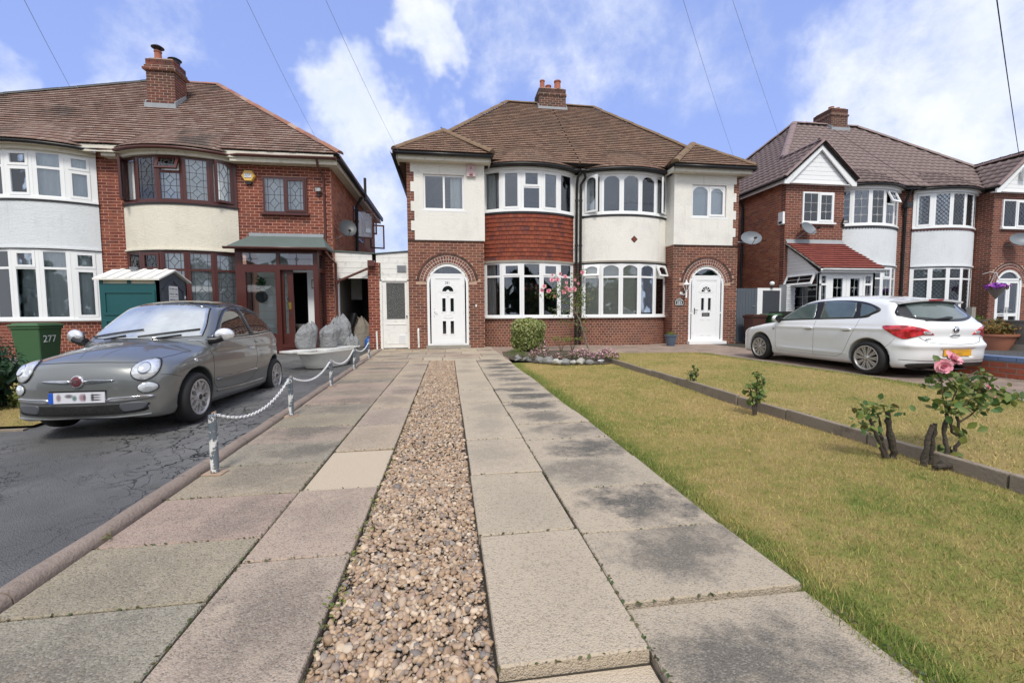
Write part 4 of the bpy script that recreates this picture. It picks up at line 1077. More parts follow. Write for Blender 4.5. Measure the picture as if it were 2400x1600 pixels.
    A, B, C_, D_ = (X(1.35), ey, ez), (xm, ey, ez), (xm, 18.3, 9.72), (X(2.52), 18.3, 9.72)
    vl = (X(-.08), 15.36, 7.10)
    pl = [A, B, C_, D_, vl]
    if flip: pl = [B, A, vl, D_, C_]
    roof_plane(h, pl, M_TILE_C, .165, .2)
    tile_skirt(h, arc, 5.83, 15.2, 6.925, M_TILE_C, 9, .24)
    t0, t1, ap = (X(-1.56), 13.46, 5.90), (X(1.42), 13.46, 5.90), (X(-.07), 14.95, 7.12)
    roof_plane(h, [t1, t0, ap] if flip else [t0, t1, ap], M_TILE_C, .165, .2)
    roof_plane(h, [(X(1.42), 13.46, 5.90), (X(1.42), 14.1, 5.95), (X(-.07), 15.4, 7.12), ap] if not flip else [(X(1.42), 14.1, 5.95), (X(1.42), 13.46, 5.90), ap, (X(-.07), 15.4, 7.12)], M_TILE_C, .165, .2)
    bb = MB(); bb.prism([(X(-1.56), 13.46, 5.90), (X(-.07), 14.95, 7.10), (X(-.07), 15.3, 7.10), (X(2.52), 18.3, 9.70), (X(2.52), 18.5, 9.70), (X(-1.56), 22.5, 5.9)], (0, 0, -.06)); bb.build('side_roof', M_TILE_C, h)
    bb = MB(); bb.prism([(X(2.52), 18.3, 9.70), (xm, 18.3, 9.70), (xm, 22.5, 5.9), (X(-1.56), 22.5, 5.9)], (0, 0, -.06)); bb.build('rear_roof', M_TILE_C, h)
    ridge_tiles(h, (X(2.52), 18.3, 9.76), (xm, 18.3, 9.76), M_RIDGE_C, .11)
    ridge_tiles(h, (X(-.10), 15.36, 7.15), (X(2.50), 18.3, 9.76), M_RIDGE_C, .12)
    ridge_tiles(h, (X(-1.52), 13.5, 5.95), ap, M_RIDGE_C, .12); ridge_tiles(h, (X(1.40), 13.46, 5.95), ap, M_RIDGE_C, .14)
    return h
H281 = semi(281, 4.355, False); H283 = semi(283, 4.355, True)
pc = chimney(H281, 3.80, 4.92, 18.0, 18.9, 8.8, 10.25, M_BRICK_D, M_MORT, [(10.02, 10.25, -.0), (9.98, 10.06, 1)], [(3.98, 18.2, .10, .34, None), (4.62, 18.2, .135, .36, None), (4.3, 18.5, .12, .3, None)], 9.36)
downpipe(H281, [(4.38, 14.12, 5.7), (4.30, 14.2, 5.55), (4.31, 14.34, 5.35), (4.31, 14.38, .02)], M_BLACKP, .045)
downpipe(H283, [(4.5, 14.12, 5.7), (4.56, 14.2, 5.55), (4.45, 14.34, 5.35), (4.45, 14.38, .02)], M_BLACKP, .045)
lp = MB(); lp.tube([(-.92, 13.84, .04), (-.93, 13.84, .58), (-.93, 13.9, .62)], .03, 10); lp.build('waste_pipe', M_WHITE, H281, True)
dbm = MB(); dbm.box(.86, .90, 13.86, 13.885, 1.30, 1.38); dbm.build('doorbell', M_UPVC, H281)
# ================================================================== LEFT PAIR
M_BRICK_CH = randmat('sooty_red_brick', S([(.10, .04, .03), (.16, .05, .036), (.19, .06, .04), (.12, .045, .034)]), patch=((.05, .035, .03), .42, .66, .7))
def left_pair():
    ym = 13.8; xm = -9.2; xr = -3.4
    N = thing('semi_detached_house', 'red brick semi with mahogany leaded windows, cream bow apron and slate-roofed porch', 'house', (-6, 14, 0), 0, 'left pair of houses')
    Wt = thing('semi_detached_house', 'brick semi with white plastic bow windows behind the green bin', 'house', (-12, 14, 0), 0, 'left pair of houses')
    a2 = Arc(-7.42, 1.44, ym, .5); a1 = Arc(-10.98, 1.44, ym, .5)
    for h, arc, x0, x1 in ((N, a2, xm, xr), (Wt, a1, -15, xm)):
        w = MB(); fr = Fr((0, ym, 0), (1, 0, 0), (0, -1, 0)); hl = []
        bx0, bx1 = arc.xc-1.44, arc.xc+1.44
        hl = [(bx0, bx1, -1, 6)]
        if h is N: hl += [(-5.26, -4.05, 4.04, 5.08), (-4.55, -4.15, .2, 2.33), (-4.62, -4.1, .2, 2.34)]
        holed(w, fr, x0, x1, -.25, 5.62, hl, -.22, 0)
        arc_strip(w, arc, 24, -.25, .955, -.2, 0); arc_strip(w, arc, 24, 2.88, 4.12, -.2, -.01)
        if h is N: w.box(xr-.2, xr, ym+.22, 21.7, -.25, 5.62)
        w.box(x0, x1, 21.5, 21.69, -.25, 5.45)
        w.build('wall', M_MORT_L, h)
        bk = Bricks(h, M_BRICK_L)
        if h is N:
            p, L = line_path((bx1, ym), (xr+.012, ym)); o = bx1
            bk.wall(p, L, 0, 5.46, [(-5.26-o, -4.05-o, 4.04, 5.08), (-4.62-o, -4.1-o, 0, 2.34)], prio=0, keep=lambda u, z: z > 3.3 or u+o > -3.75)
            p, L = line_path((xm, ym), (bx0, ym)); bk.wall(p, L, 0, 5.46, prio=0)
            bk.wall(lambda u: arc.path(u), arc.L, 0, .95, bl=.122, prio=2)
        else:
            p, L = line_path((bx1, ym), (xm, ym)); bk.wall(p, L, 0, 5.46, prio=0)
            bk.wall(lambda u: arc.path(u), arc.L, 0, .95, bl=.122, prio=1)
        bk.flush()
        if h is N:
            sb = Bricks(h, M_BRICK_S); p, L = line_path((xr, ym+.11), (xr, 21.6)); sb.wall(p, L, 1.9, 5.46, [(16.9-ym, 18.6-ym, 3.95, 5.05), (19.0-ym, 20.4-ym, 3.95, 5.05)]); sb.flush(0)
        r = MB(); arc_strip(r, arc, 30, 2.92, 4.10, -.01, .05); r.build('rendered_apron', M_REND_C if h is N else M_REND_G, h, True)
        b = MB(); arc_strip(b, arc, 24, 2.875, 2.92, -.03, .085); b.build('drip_mould', M_REND_C if h is N else M_REND_G, h)
        b = MB(); arc_strip(b, arc, 24, 4.10, 4.15, -.03, .075); b.build('flashing', M_BLACKP, h)
        if h is N:
            lc = [dict(tr=2.34, style='diamond') for _ in range(5)]
            lc[1] = dict(tr=2.34, style='diamond', top='sash')
            uc = [dict(low='open_side_wide', style='diamond'), dict(style='diamond'), dict(tr=4.98, top='open_top', style='diamond'), dict(style='diamond'), dict(low='open_side right', style='diamond')]
            bay(h, arc, 1.01, 2.85, lc, M_BROWN, M_BROWN, M_LEAD, curtains('net', 1.05, 2.8))
            bay(h, arc, 4.20, 5.40, uc, M_BROWN, M_BROWN, M_LEAD, curtains('net', 4.24, 5.36))
        else:
            lc = [dict(tr=2.36, top='sash'), dict(tr=2.36), dict(tr=2.36, top='sash'), dict(tr=2.36), dict(tr=2.36, top='sash', low='sash')]
            uc = [dict(tr=4.98, top='sash'), dict(tr=4.98), dict(tr=4.98, top='sash', low='sash'), dict(tr=4.98), dict(tr=4.98, top='sash', low='sash')]
            bay(h, arc, 1.01, 2.85, lc, M_UPVC, M_UPVC, None, curtains('netg', 1.05, 2.8), post=.085)
            bay(h, arc, 4.20, 5.40, uc, M_UPVC, M_UPVC, None, curtains('netg', 4.24, 5.36), post=.085)
        f = MB(); arc_strip(f, arc, 24, 5.40, 5.50, -.05, .13); f.build('bay_fascia', M_FASC, h)
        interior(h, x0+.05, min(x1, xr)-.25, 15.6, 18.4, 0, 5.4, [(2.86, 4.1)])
        tile_skirt(h, arc, 5.60, 14.6, 6.69, M_TILE_L, 9, .26)
        gp = [q+Vector((0, 0, 5.56)) for q in arc.pts(18, .27)]
        if h is N: gp = [Vector((xm, 13.46, 5.56))]+gp[1:-1]+[Vector((bx1+.25, 13.40, 5.57)), Vector((xr+.3, 13.36, 5.57))]
        else: gp = [Vector((bx0-1.5, 13.4, 5.56))]+gp[1:-1]+[Vector((xm, 13.46, 5.56))]
        gutter(h, gp, M_BROWNP if h is N else M_BLACKP, .055)
        if h is N:
            f = MB(); f.box(bx1, xr+.28, 13.46, 13.50, 5.39, 5.52); f.box(bx1, xr+.28, 13.5, ym, 5.41, 5.43); f.box(xr+.24, xr+.28, 13.5, 21.8, 5.39, 5.52); f.box(xr, xr+.24, 13.8, 21.8, 5.41, 5.43)
            f.box(xm, bx0, 13.5, ym, 5.40, 5.50); f.build('fascia', M_FASC, h)
            gutter(h, [(xr+.34, 21.8, 5.57), (xr+.34, 17, 5.57), (xr+.34, 13.42, 5.57)], M_BLACKP, .055)
        sof = MB(); P = arc.pts(18, .27); Q = arc.pts(18, -.05)
        for i in range(18): sof.quad(P[i]+Vector((0, 0, 5.5)), P[i+1]+Vector((0, 0, 5.5)), Q[i+1]+Vector((0, 0, 5.5)), Q[i]+Vector((0, 0, 5.5)))
        sof.build('soffit', M_FASC, h)
    f = MB(); f.box(-15, xr+.2, 13.42, 13.45, 5.48, 5.66); f.box(-15, xr+.2, 13.45, 13.85, 5.60, 5.62); f.build('fascia', M_FASC, Wt)
    # single upper window
    flat_window(N, Fr((0, ym-.02, 0), (1, 0, 0), (0, -1, 0)), -5.26, -4.05, 4.04, 5.08, [-4.66], M_BROWN, M_BROWN, 'diamond', M_LEAD, ['fixed', 'sash'], 'net')
    # bathroom window on the side wall, casements thrown open
    fs = Fr((xr, 17.0, 0), (0, 1, 0), (1, 0, 0))
    hw = bpy.data.objects.new('window', bpy.data.meshes.new('window')); COL.objects.link(hw); hw.parent = N; hw.matrix_parent_inverse = parent_inv(N)
    mb = MB(); holed(mb, fs, -.1, 1.6, 3.95, 5.05, [(0, .7, 4.02, 4.98), (.78, 1.5, 4.02, 4.98)], -.1, .03)
    me = mb.mesh('window'); me.materials.append(M_BROWN); hw.data = me
    for y, w_, z0, z1 in ((17.25, .62, 3.95, 5.0), (18.9, .5, 4.4, 5.0), (20.2, .62, 4.0, 5.05)):
        fo = Fr((xr+.03, y, 0), (.93, .25, 0), (.25, -.93, 0)); cm = MB(); holed(cm, fo, 0, w_, z0, z1, [(.06, w_-.06, z0+.06, z1-.06)], -.02, .025); cs = cm.build('casement', M_BROWN, N)
        g = MB(); fo.bar(g, .06, w_-.06, z0+.06, z1-.06, -.003, .003); g.build('pane', M_GLASS, cs)
    downpipe(N, [(xr+.30, 17.0, 5.4), (xr+.12, 17.0, 5.05), (xr+.08, 17.0, 2.6)], M_BLACKP, .055, 'soil_pipe')
    sp = MB(); sp.tube([(xr+.40, 17.2, 5.3), (xr+.40, 17.2, 6.15)], .05, 10); sp.build('vent_pipe', M_BLACKP, N, True)
    downpipe(N, [(xr-.26, 13.42, 5.52), (xr-.24, 13.5, 5.3), (xr-.17, 13.74, 5.15), (xr-.17, 13.76, 2.85)], M_BROWNP, .036)
    downpipe(N, [(-3.38, 12.92, 2.86), (-3.36, 13.3, 2.72), (-3.30, 13.74, 2.6), (-3.30, 13.76, .05)], M_BROWNP, .036)
    downpipe(N, [(-2.30, 13.9, 2.60), (-2.32, 13.9, 2.52), (-3.26, 13.76, 2.08), (-3.30, 13.76, 2.0)], M_BROWNP, .036)
    hp = MB(); hp.box(-2.4, -2.2, 13.8, 14.0, 2.55, 2.72); hp.build('rainwater_hopper', M_BROWNP, N)
    # roof
    ez = 5.68; R1, R2 = (-10.1, 17.6, 9.36), (-8.05, 17.6, 9.36); cx0 = -18.0
    roof_plane(N, [(xm, 13.42, ez), (xr+.38, 13.42, ez), R2, (xm, 17.6, 9.36)], M_TILE_L, .165, .2)
    roof_plane(Wt, [(cx0, 13.42, ez), (xm, 13.42, ez), (xm, 17.6, 9.36), R1], M_TILE_L, .165, .2)
    b = MB(); b.prism([(xr+.38, 13.42, ez), R2, (xr+.38, 21.9, ez)], (0, 0, -.06)); b.build('side_roof', M_TILE_L, N)
    b = MB(); b.prism([R2, (xm, 17.6, 9.36), (xm, 21.9, ez), (xr+.38, 21.9, ez)], (0, 0, -.06)); b.build('rear_roof', M_TILE_L, N)
    ridge_tiles(N, R2, (xr+.40, 13.42, ez+.03), M_RIDGE_L, .12); ridge_tiles(N, R1, R2, M_RIDGE_L, .12)
    ridge_tiles(Wt, (cx0, 13.42, ez+.02), R1, M_ALLOYD, .12)
    chimney(N, -9.26, -8.46, 15.66, 16.3, 7.2, 9.12, M_BRICK_CH, M_MORT, [(8.95, 9.12, 0), (8.85, 8.93, 1), (8.77, 8.85, 2)], [(-9.0, 15.85, .10, .28, 'cowl'), (-8.66, 16.1, .11, .16, 'cap')], 7.60, .55)
    # ---------------- porch
    y0 = 13.05; f = MB(); fr = Fr((0, y0, 0), (1, 0, 0), (0, -1, 0))
    xl, xrr = -5.78, -3.62
    H = [(-5.62, -4.72, 2.48, 2.80), (-4.64, -3.75, 2.48, 2.80), (-5.53, -4.76, .55, 2.27), (-4.63, -3.75, .26, 2.34)]
    holed(f, fr, xl, xrr, .0, 2.93, H, -.1, 0)
    fs = Fr((xrr, y0, 0), (0, 1, 0), (1, 0, 0)); holed(f, fs, .1, .75, .0, 2.93, [(.16, .68, .5, 2.3), (.16, .68, 2.42, 2.8)], -.1, 0)
    fl = Fr((xl, 13.8, 0), (0, -1, 0), (-1, 0, 0)); holed(f, fl, 0, .65, 0, 2.93, [(.06, .55, .5, 2.8)], -.1, 0)
    f.box(xl, xrr, y0+.1, 13.79, .0, .22)
    f.obox((-4.63, y0-.02, .16), (.88, 0, 0), (0, .12, 0), (0, 0, .06))
    po = f.build('porch', M_BROWN, N)
    for i, hh in enumerate(H[:3]):
        g = MB(); fr.bar(g, *hh, -.06, -.05); g.build('pane', M_GLASS, po)
    L = MB()
    leading(L, fr, -4.64, -3.75, 2.48, 2.80, 'cross', -.048); leading(L, fr, -5.62, -5.2, 2.48, 2.8, 'cross', -.048); L.build('leading', M_LEAD, po, kind='stuff')
    for q in ((.16, .68, .5, 2.3), (.16, .68, 2.42, 2.8)): g = MB(); fs.bar(g, *q, -.06, -.05); g.build('pane', M_GLASS, po)
    # sliding door, pushed half open
    fd = Fr((0, y0+.13, 0), (1, 0, 0), (0, -1, 0)); d = MB(); holed(d, fd, -4.66, -4.33, .22, 2.34, [(-4.57, -4.48, .55, 2.24)], -.03, .02)
    sd = d.build('sliding_door', M_BROWN, po); g = MB(); fd.bar(g, -4.57, -4.48, .55, 2.24, -.01, -.003); g.build('pane', M_GLASS, po)
    k = MB(); fd.bar(k, -4.46, -4.39, 1.24, 1.44, .02, .035); k.build('brass_pull', plain('brass', (.55, .38, .09), .25, .9), po)
    k = MB(); fd.bar(k, -4.42, -4.39, 1.08, 1.16, .02, .04); fd.bar(k, -4.50, -4.46, 1.5, 1.6, .02, .05); k.build('lock', M_CHROME, po)
    # roof of the porch
    ro = MB(); A = [(-5.88, 12.84, 2.95), (-3.33, 12.84, 2.95), (-3.66, 13.8, 3.40), (-5.66, 13.8, 3.40)]; ro.prism(A, (0, 0, -.05)); ro.prism([(-3.33, 12.84, 2.95), (-3.33, 13.8, 2.95), (-3.66, 13.8, 3.40)], (0, 0, -.05)); ro.build('porch_roof', M_SLATE, N)
    b = MB(); b.box(-5.68, -3.62, 13.74, 13.80, 3.37, 3.46); b.build('flashing', M_FLASH, N)
    gutter(N, [(-5.95, 12.80, 2.93), (-3.30, 12.80, 2.93)], M_BROWNP, .05)
    # wall behind the porch: white boards, white frame and dark open door
    wb = MB(); fw = Fr((0, 13.79, 0), (1, 0, 0), (0, -1, 0))
    z = .22
    while z < 2.8:
        for a, b_ in ((-5.5, -4.64), (-4.02, -3.64)): fw.bar(wb, a, b_, z, z+.235, 0, .012); 
        z += .245
    wb.build('porch_lining', M_ROOMW, N, kind='stuff')
    df = MB(); holed(df, fw, -4.63, -3.96, .22, 2.44, [(-4.56, -4.13, .24, 2.34)], -.08, .03); df.build('inner_door_frame', M_UPVC, N)
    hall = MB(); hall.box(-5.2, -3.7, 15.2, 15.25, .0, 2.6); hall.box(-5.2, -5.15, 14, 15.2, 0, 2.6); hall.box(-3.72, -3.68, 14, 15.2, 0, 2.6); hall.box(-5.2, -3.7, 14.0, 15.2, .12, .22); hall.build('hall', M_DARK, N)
    return N, Wt
HN, HW = left_pair()
# things seen in the porch
def wreath():
    t = thing('wall_plant', 'green leafy spray hanging on the white porch wall above a dark disc', 'plant', (-5.40, 13.74, 2.0))
    V = []; 
    for i in range(90):
        a = random.uniform(0, 6.28); r = random.uniform(0, .15); c = Vector((-5.40+r*math.cos(a), 13.72-random.uniform(0, .05), 2.0+1.5*r*math.sin(a)))
        d = Vector((random.uniform(-1, 1), random.uniform(-.4, .1), random.uniform(-1, 1))).normalized()*.05; s_ = d.orthogonal().normalized()*.02; V += [c-d, c+s_, c+d, c-s_]
    npmesh('leaves', V, np.arange(len(V)).reshape(-1, 4), plain('ivy_leaf', (.03, .11, .035), .6, var=.4), t, kind='stuff')
wreath()
m = MB(); m.lathe([(.001, -.02), (.16, -.02), (.17, 0), (.16, .02), (.10, .025), (.001, .01)], 24, Matrix.Translation((-5.40, 13.72, 1.62)) @ Matrix.Rotation(math.pi/2, 4, 'X'), False)
tag(m.build('wall_plaque', plain('dark_plaque', (.02, .022, .02), .5), None, True), 'round dark plaque on the white porch wall under the green spray', 'plaque')
def tub(name, label, loc, L, Wd, H, rz, m, legs=False):
    t = thing(name, label, 'bathtub', loc, rz); b = MB(); n = 28; rings = []
    for (f, z) in ((.55, .06), (.70, .03), (.82, .12), (.95, H-.04), (1., H-.01), (1.06, H-.015), (1.06, H+.015), (.98, H+.02), (.90, H-.05), (.78, .16), (.6, .10)):
        rings.append([(L/2*f*(abs(math.cos(a))**.6)*(1 if math.cos(a) > 0 else -1), Wd/2*f*(abs(math.sin(a))**.75)*(1 if math.sin(a) > 0 else -1), z) for a in [2*math.pi*i/n for i in range(n)]])
    mt = Matrix.Translation(loc) @ Matrix.Rotation(rz, 4, 'Z')
    V = [mt @ Vector(p) for r in rings for p in r]; Fc = [(k*n+i, k*n+(i+1) % n, (k+1)*n+(i+1) % n, (k+1)*n+i) for k in range(len(rings)-1) for i in range(n)]
    b.add(V, Fc+[tuple(range(n))[::-1], tuple((len(rings)-1)*n+i for i in range(n))]); b.build('tub', m, t, True)
    return t, mt
M_ENAM = plain('old_white_enamel', (.66, .65, .60), .3, var=.1, dirt=.3)
tub('freestanding_bath', 'white bathtub standing just inside the open porch door', (-4.30, 14.35, .22), .75, .62, .56, 0, M_ENAM)
t = thing('cardboard_box', 'pale box of white packets standing inside the porch window', 'box', (-5.0, 13.4, .22)); b = MB(); b.box(-5.2, -4.78, 13.2, 13.55, .22, .72); b.build('carton', M_ROOMW, t); b = MB(); b.box(-5.13, -4.9, 13.25, 13.5, .722, .82); b.build('packet', M_UPVC, t)
fm = MB(); holed(fm, Fr((0, 13.74, 0), (1, 0, 0), (0, -1, 0)), -4.0, -3.9, 1.86, 2.12, [(-3.985, -3.915, 1.885, 2.095)], 0, .02); pf = fm.build('picture_frame', plain('green_frame', (.02, .06, .04), .5)); tag(pf, 'small dark green frame on the white wall right of the inner porch door', 'frame')
b = MB(); b.box(-3.99, -3.91, 13.728, 13.735, 1.88, 2.1); b.build('print', M_ROOMW, pf)
# ---------------------------------------------------------------- lean-to between the houses
def leanto():
    A = thing('garage_opening', 'white boarded front over the open dark side passage with a brick pier', 'lean-to', (-2.8, 14, 0))
    fr = Fr((0, 14.05, 0), (1, 0, 0), (0, -1, 0))
    for i in range(5):
        z0 = 2.19+i*.165; z1 = z0+.16; xa, xb = -3.41, (-2.44 if i < 3 else -2.30)
        zt = min(z1, 3.0); b = MB()
        if i == 4: fr.poly(b, [(xa, z0), (xb, z0), (xb, z0+.085), (xa, z0+.14)], 0, .02)
        else: fr.poly(b, [(xa, z0), (xb, z0), (xb, z1), (xa, z1)], 0, .02); fr.bar(b, xa, xb, z0+.0, z0+.012, .02, .026)
        b.build('cladding_board', M_WHITE, A)
    b = MB(); b.prism([(-3.42, 13.99, 3.0), (-2.22, 13.99, 2.94), (-2.22, 19, 2.94), (-3.42, 19, 3.0)], (0, 0, .035)); b.box(-3.41, -2.3, 14.07, 14.1, 2.19, 2.98); b.build('roof', M_SLATE, A)
    c = MB(); c.box(-2.43, -2.09, 14.012, 14.35, -.1, 2.68); c.build('pier', M_MORT_L, A)
    bk = Bricks(A, M_BRICK_L); p, L = line_path((-2.43, 14.012), (-2.09, 14.012)); bk.wall(p, L, 0, 2.68, bl=.225); p, L = line_path((-2.43, 14.35), (-2.43, 14.012)); bk.wall(p, L, 0, 2.68); bk.flush(120)
    b = MB(); b.box(-3.37, -3.30, 14.02, 14.12, 0, 2.19); b.build('door_post', M_UPVC, A)
    b = MB(); b.box(-3.39, -2.43, 18, 18.05, 0, 3); b.box(-2.13, -2.1, 14.36, 18, 0, 3); b.box(-3.37, -3.34, 14.2, 18, 0, 2.95); b.box(-3.4, -2.1, 14.36, 18.05, 2.86, 2.9); b.build('passage_wall', plain('dull_plaster', (.20, .19, .165), .9, var=.2), A)
    b = MB(); b.box(-3.33, -2.98, 15.9, 16.0, 1.6, 2.3); tag(b.build('meter_cupboard', M_ROOMW), 'pale cupboard fixed on the wall deep in the open passage', 'cupboard')
    B = thing('side_door_lobby', 'white boarded side lobby with half-glazed white door 281', 'lobby', (-1.6, 14, 0))
    for i in range(5):
        z0 = 2.15+i*.172; b = MB(); z1 = z0+.167; xa, xb = -2.05, -1.215
        if i == 4: fr.poly(b, [(xa-.13, z0), (xb, z0), (xb, z0+.17), (xa-.13, z0+.085)], 0, .02)
        else: fr.poly(b, [(xa-(.13 if i > 2 else 0), z0), (xb, z0), (xb, z1), (xa-(.13 if i > 2 else 0), z1)], 0, .02)
        b.build('cladding_board', M_WHITE, B)
    b = MB(); b.prism([(-2.2, 13.99, 2.935), (-1.21, 13.99, 3.025), (-1.21, 19, 3.025), (-2.2, 19, 2.935)], (0, 0, .03)); b.box(-2.18, -1.215, 14.06, 14.1, 2.15, 2.93); b.build('roof', M_SLATE, B)
    b = MB(); b.box(-2.09, -2.02, 14.0, 14.1, 0, 2.15); b.box(-1.26, -1.21, 14.0, 14.1, 0, 2.15); b.box(-2.09, -1.21, 14.0, 14.1, 2.11, 2.16); b.box(-2.08, -1.22, 14.3, 14.32, 0, 2.2); b.build('door_frame', M_WHITE, B)
    d = MB(); fd = Fr((0, 14.03, 0), (1, 0, 0), (0, -1, 0)); holed(d, fd, -2.015, -1.265, .03, 2.10, [(-1.895, -1.335, .93, 2.06)], -.04, .0); fd.bar(d, -1.93, -1.30, .755, .785, .001, .014); fd.bar(d, -1.93, -1.30, .16, .18, .001, .01)
    dr = d.build('side_door', M_WHITE, B)
    g = MB(); fd.bar(g, -1.9, -1.33, .925, 2.065, -.025, -.018); g.build('pane', M_OBSC, B)
    for (u0, u1, v0, v1) in ((-1.56, -1.33, .18, .44),):
        g = MB(); holed(g, fd, u0, u1, v0, v1, [], .0, .006)
        for k in range(9): fd.bar(g, u0+.02, u1-.02, v0+.02+k*.026, v0+.034+k*.026, .006, .016)
        g.build('vent_grille', M_UPVC, B)
    g = MB(); fd.bar(g, -1.555, -1.275, 2.395, 2.60, .02, .03)
    for k in range(9): fd.bar(g, -1.53, -1.30, 2.41+k*.02, 2.42+k*.02, .03, .04)
    g.build('vent_grille', M_GREYM, B)
    text_mesh('281', .075, M_FASC, 'door_number', B, (-1.62, 14.028, .85), m3((1, 0, 0), (0, 0, 1), (0, -1, 0)), .001)
    k = MB(); k.lathe([(.001, .05), (.02, .045), (.025, .02), (.012, .0)], 12, Matrix.Translation((-1.285, 14.02, 1.02)) @ Matrix.Rotation(math.pi/2, 4, 'X'), False); k.build('door_knob', M_BLACKP, B, True)
leanto()
# ================================================================== RIGHT PAIR
def right_pair():
    xm = 17.6; out = []
    for flip in (0, 1):
        X = (lambda x: 2*xm-x) if flip else (lambda x: x)
        h = thing('semi_detached_house', ('brick semi with boarded gable and red tiled white porch behind the white car', 'brick semi with lattice bow windows and hanging basket at far right')[flip], 'house', (X(14), 14.5, 0), 0, 'right pair of houses'); out.append(h)
        yw, ym = 14.2, 14.8; lo, hi = min(X(11.95), X(14.3)), max(X(11.95), X(14.3)); inner = X(14.3); outer = X(11.95)
        arc = Arc(X(15.82), 1.42, ym, .5); b0, b1 = arc.xc-1.42, arc.xc+1.42; fr = Fr((0, yw, 0), (1, 0, 0), (0, -1, 0))
        wn = (12.60, 13.86, 4.28, 5.36) if not flip else (21.25, 22.5, 4.28, 5.36); dc = 21.80
        hl = [wn]
        if flip:
            hl.append((dc-.62, dc+.62, -.1, 2.05))
            for i in range(10):
                x0, x1 = dc-.62+1.24*i/10, dc-.62+1.24*(i+1)/10; hl.append((x0, x1, 2.04, 2.05+math.sqrt(max(.62**2-((x0+x1)/2-dc)**2, 0))))
        w = MB(); holed(w, fr, lo, hi, -.2, 5.72, hl, -.22, 0)
        w.box(min(outer, X(12.15)), max(outer, X(12.15)), yw+.22, 22.7, -.2, 5.72); w.box(min(inner, X(14.1)), max(inner, X(14.1)), yw+.22, ym+.2, -.2, 5.72)
        for a, b in (sorted((inner, X(14.4))), sorted((X(17.24), xm))): w.box(a, b, ym, ym+.2, -.2, 5.72)
        w.box(min(outer, xm), max(outer, xm), 22.5, 22.69, -.2, 5.72)
        arc_strip(w, arc, 24, -.2, .94, -.2, 0); arc_strip(w, arc, 24, 2.8, 4.2, -.2, -.01); w.build('wall', M_MORT, h)
        bk = Bricks(h, M_BRICK_R); p, L = line_path((lo, yw), (hi, yw))
        bk.wall(p, L, 0, 5.72, [(q[0]-lo, q[1]-lo, q[2], q[3]) for q in hl[:2]], keep=(lambda u, z: not ((u+lo-dc)**2+(z-2.05)**2 < .92**2 and z > 2.05)) if flip else None, prio=0)
        a, b = sorted((X(17.24), xm)); p, L = line_path((a, ym), (b, ym)); bk.wall(p, L, 0, 5.72, prio=1)
        bk.wall(lambda u: arc.path(u), arc.L, 0, .93, bl=.122, prio=2)
        if flip: p, L = line_path((inner, ym), (inner, yw)); bk.wall(p, L, 0, 5.72, prio=1)
        bk.flush()
        if not flip:
            sb = Bricks(h, M_BRICK_S); p, L = line_path((11.95, 22.6), (11.95, 14.42)); sb.wall(p, L, .9, 5.72); sb.flush(0)
            qb = Bricks(h, M_BRICK_R); p, L = line_path((11.95, 14.41), (11.95, 14.2)); qb.wall(p, L, 0, 5.72, bl=.225); qb.flush(0)
        r = MB(); arc_strip(r, arc, 28, 2.84, 4.19, -.01, .05); r.build('rendered_apron', M_REND_G, h, True)
        b = MB(); arc_strip(b, arc, 24, 2.795, 2.84, -.03, .09); b.build('drip_mould', M_REND_G, h)
        b = MB(); n = 30
        for i in range(n):       # scalloped lead apron under the sill
            p, t = arc.path(arc.L*(i+.5)/n, .052); f2 = Fr(p, t, (t.y, -t.x, 0)); f2.poly(b, [(-.05, 4.30), (-.05, 4.20), (-.03, 4.17), (0, 4.16), (.03, 4.17), (.05, 4.20), (.05, 4.30)], 0, .02)
        b.build('scalloped_apron', M_BLACKP if not flip else M_BROWN, h)
        st = 'cross' if not flip else 'lattice'; ld = M_LEADW if not flip else M_LEAD
        lc = [dict(tr=2.32, style=st, top='sash' if i == 3 and not flip else 'fixed') for i in range(5)]
        uc = [dict(style=st) for i in range(5)]
        if not flip: uc[3] = dict(tr=5.08, top='open_top', style=st)
        else: uc[0] = dict(style=st, low='sash')
        bay(h, arc, 1.0, 2.76, lc, M_UPVC, M_UPVC, ld, curtains('netg', 1.05, 2.7) if flip else curtains('ends', 1.05, 2.7))
        bay(h, arc, 4.31, 5.60, uc, M_UPVC, M_UPVC, ld, curtains('ends', 4.35, 5.55))
        flat_window(h, Fr((0, yw-.01, 0), (1, 0, 0), (0, -1, 0)), *wn, [(wn[0]+wn[1])/2], M_UPVC, M_UPVC, st, ld, ['fixed', 'sash'], 'netg')
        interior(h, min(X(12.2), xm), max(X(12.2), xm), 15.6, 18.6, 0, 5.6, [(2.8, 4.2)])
        f = MB(); arc_strip(f, arc, 24, 5.60, 5.70, -.05, .12); f.build('bay_fascia', M_UPVC, h)
        gp = [q+Vector((0, 0, 5.74)) for q in arc.pts(18, .22)]; pa, pb = Vector((inner, 14.42, 5.74)), Vector((xm, 14.42, 5.74))
        gutter(h, [pa]+gp[1:-1]+[pb] if not flip else [pb]+gp[1:-1]+[pa], M_BLACKP, .05)
        sof = MB(); P = arc.pts(18, .22); Q = arc.pts(18, -.05)
        for i in range(18): sof.quad(P[i]+Vector((0, 0, 5.70)), P[i+1]+Vector((0, 0, 5.70)), Q[i+1]+Vector((0, 0, 5.70)), Q[i]+Vector((0, 0, 5.70)))
        sof.build('soffit', M_FASC, h)
        # roof: front slope, outer slope, gable
        ez = 5.80; gx = X(13.13)
        A, B, C_, D_ = (X(14.52), 14.4, ez), (xm, 14.4, ez), (xm, 18.6, 9.72), (X(15.94), 18.6, 9.72); vl = (gx, 15.75, 7.06)
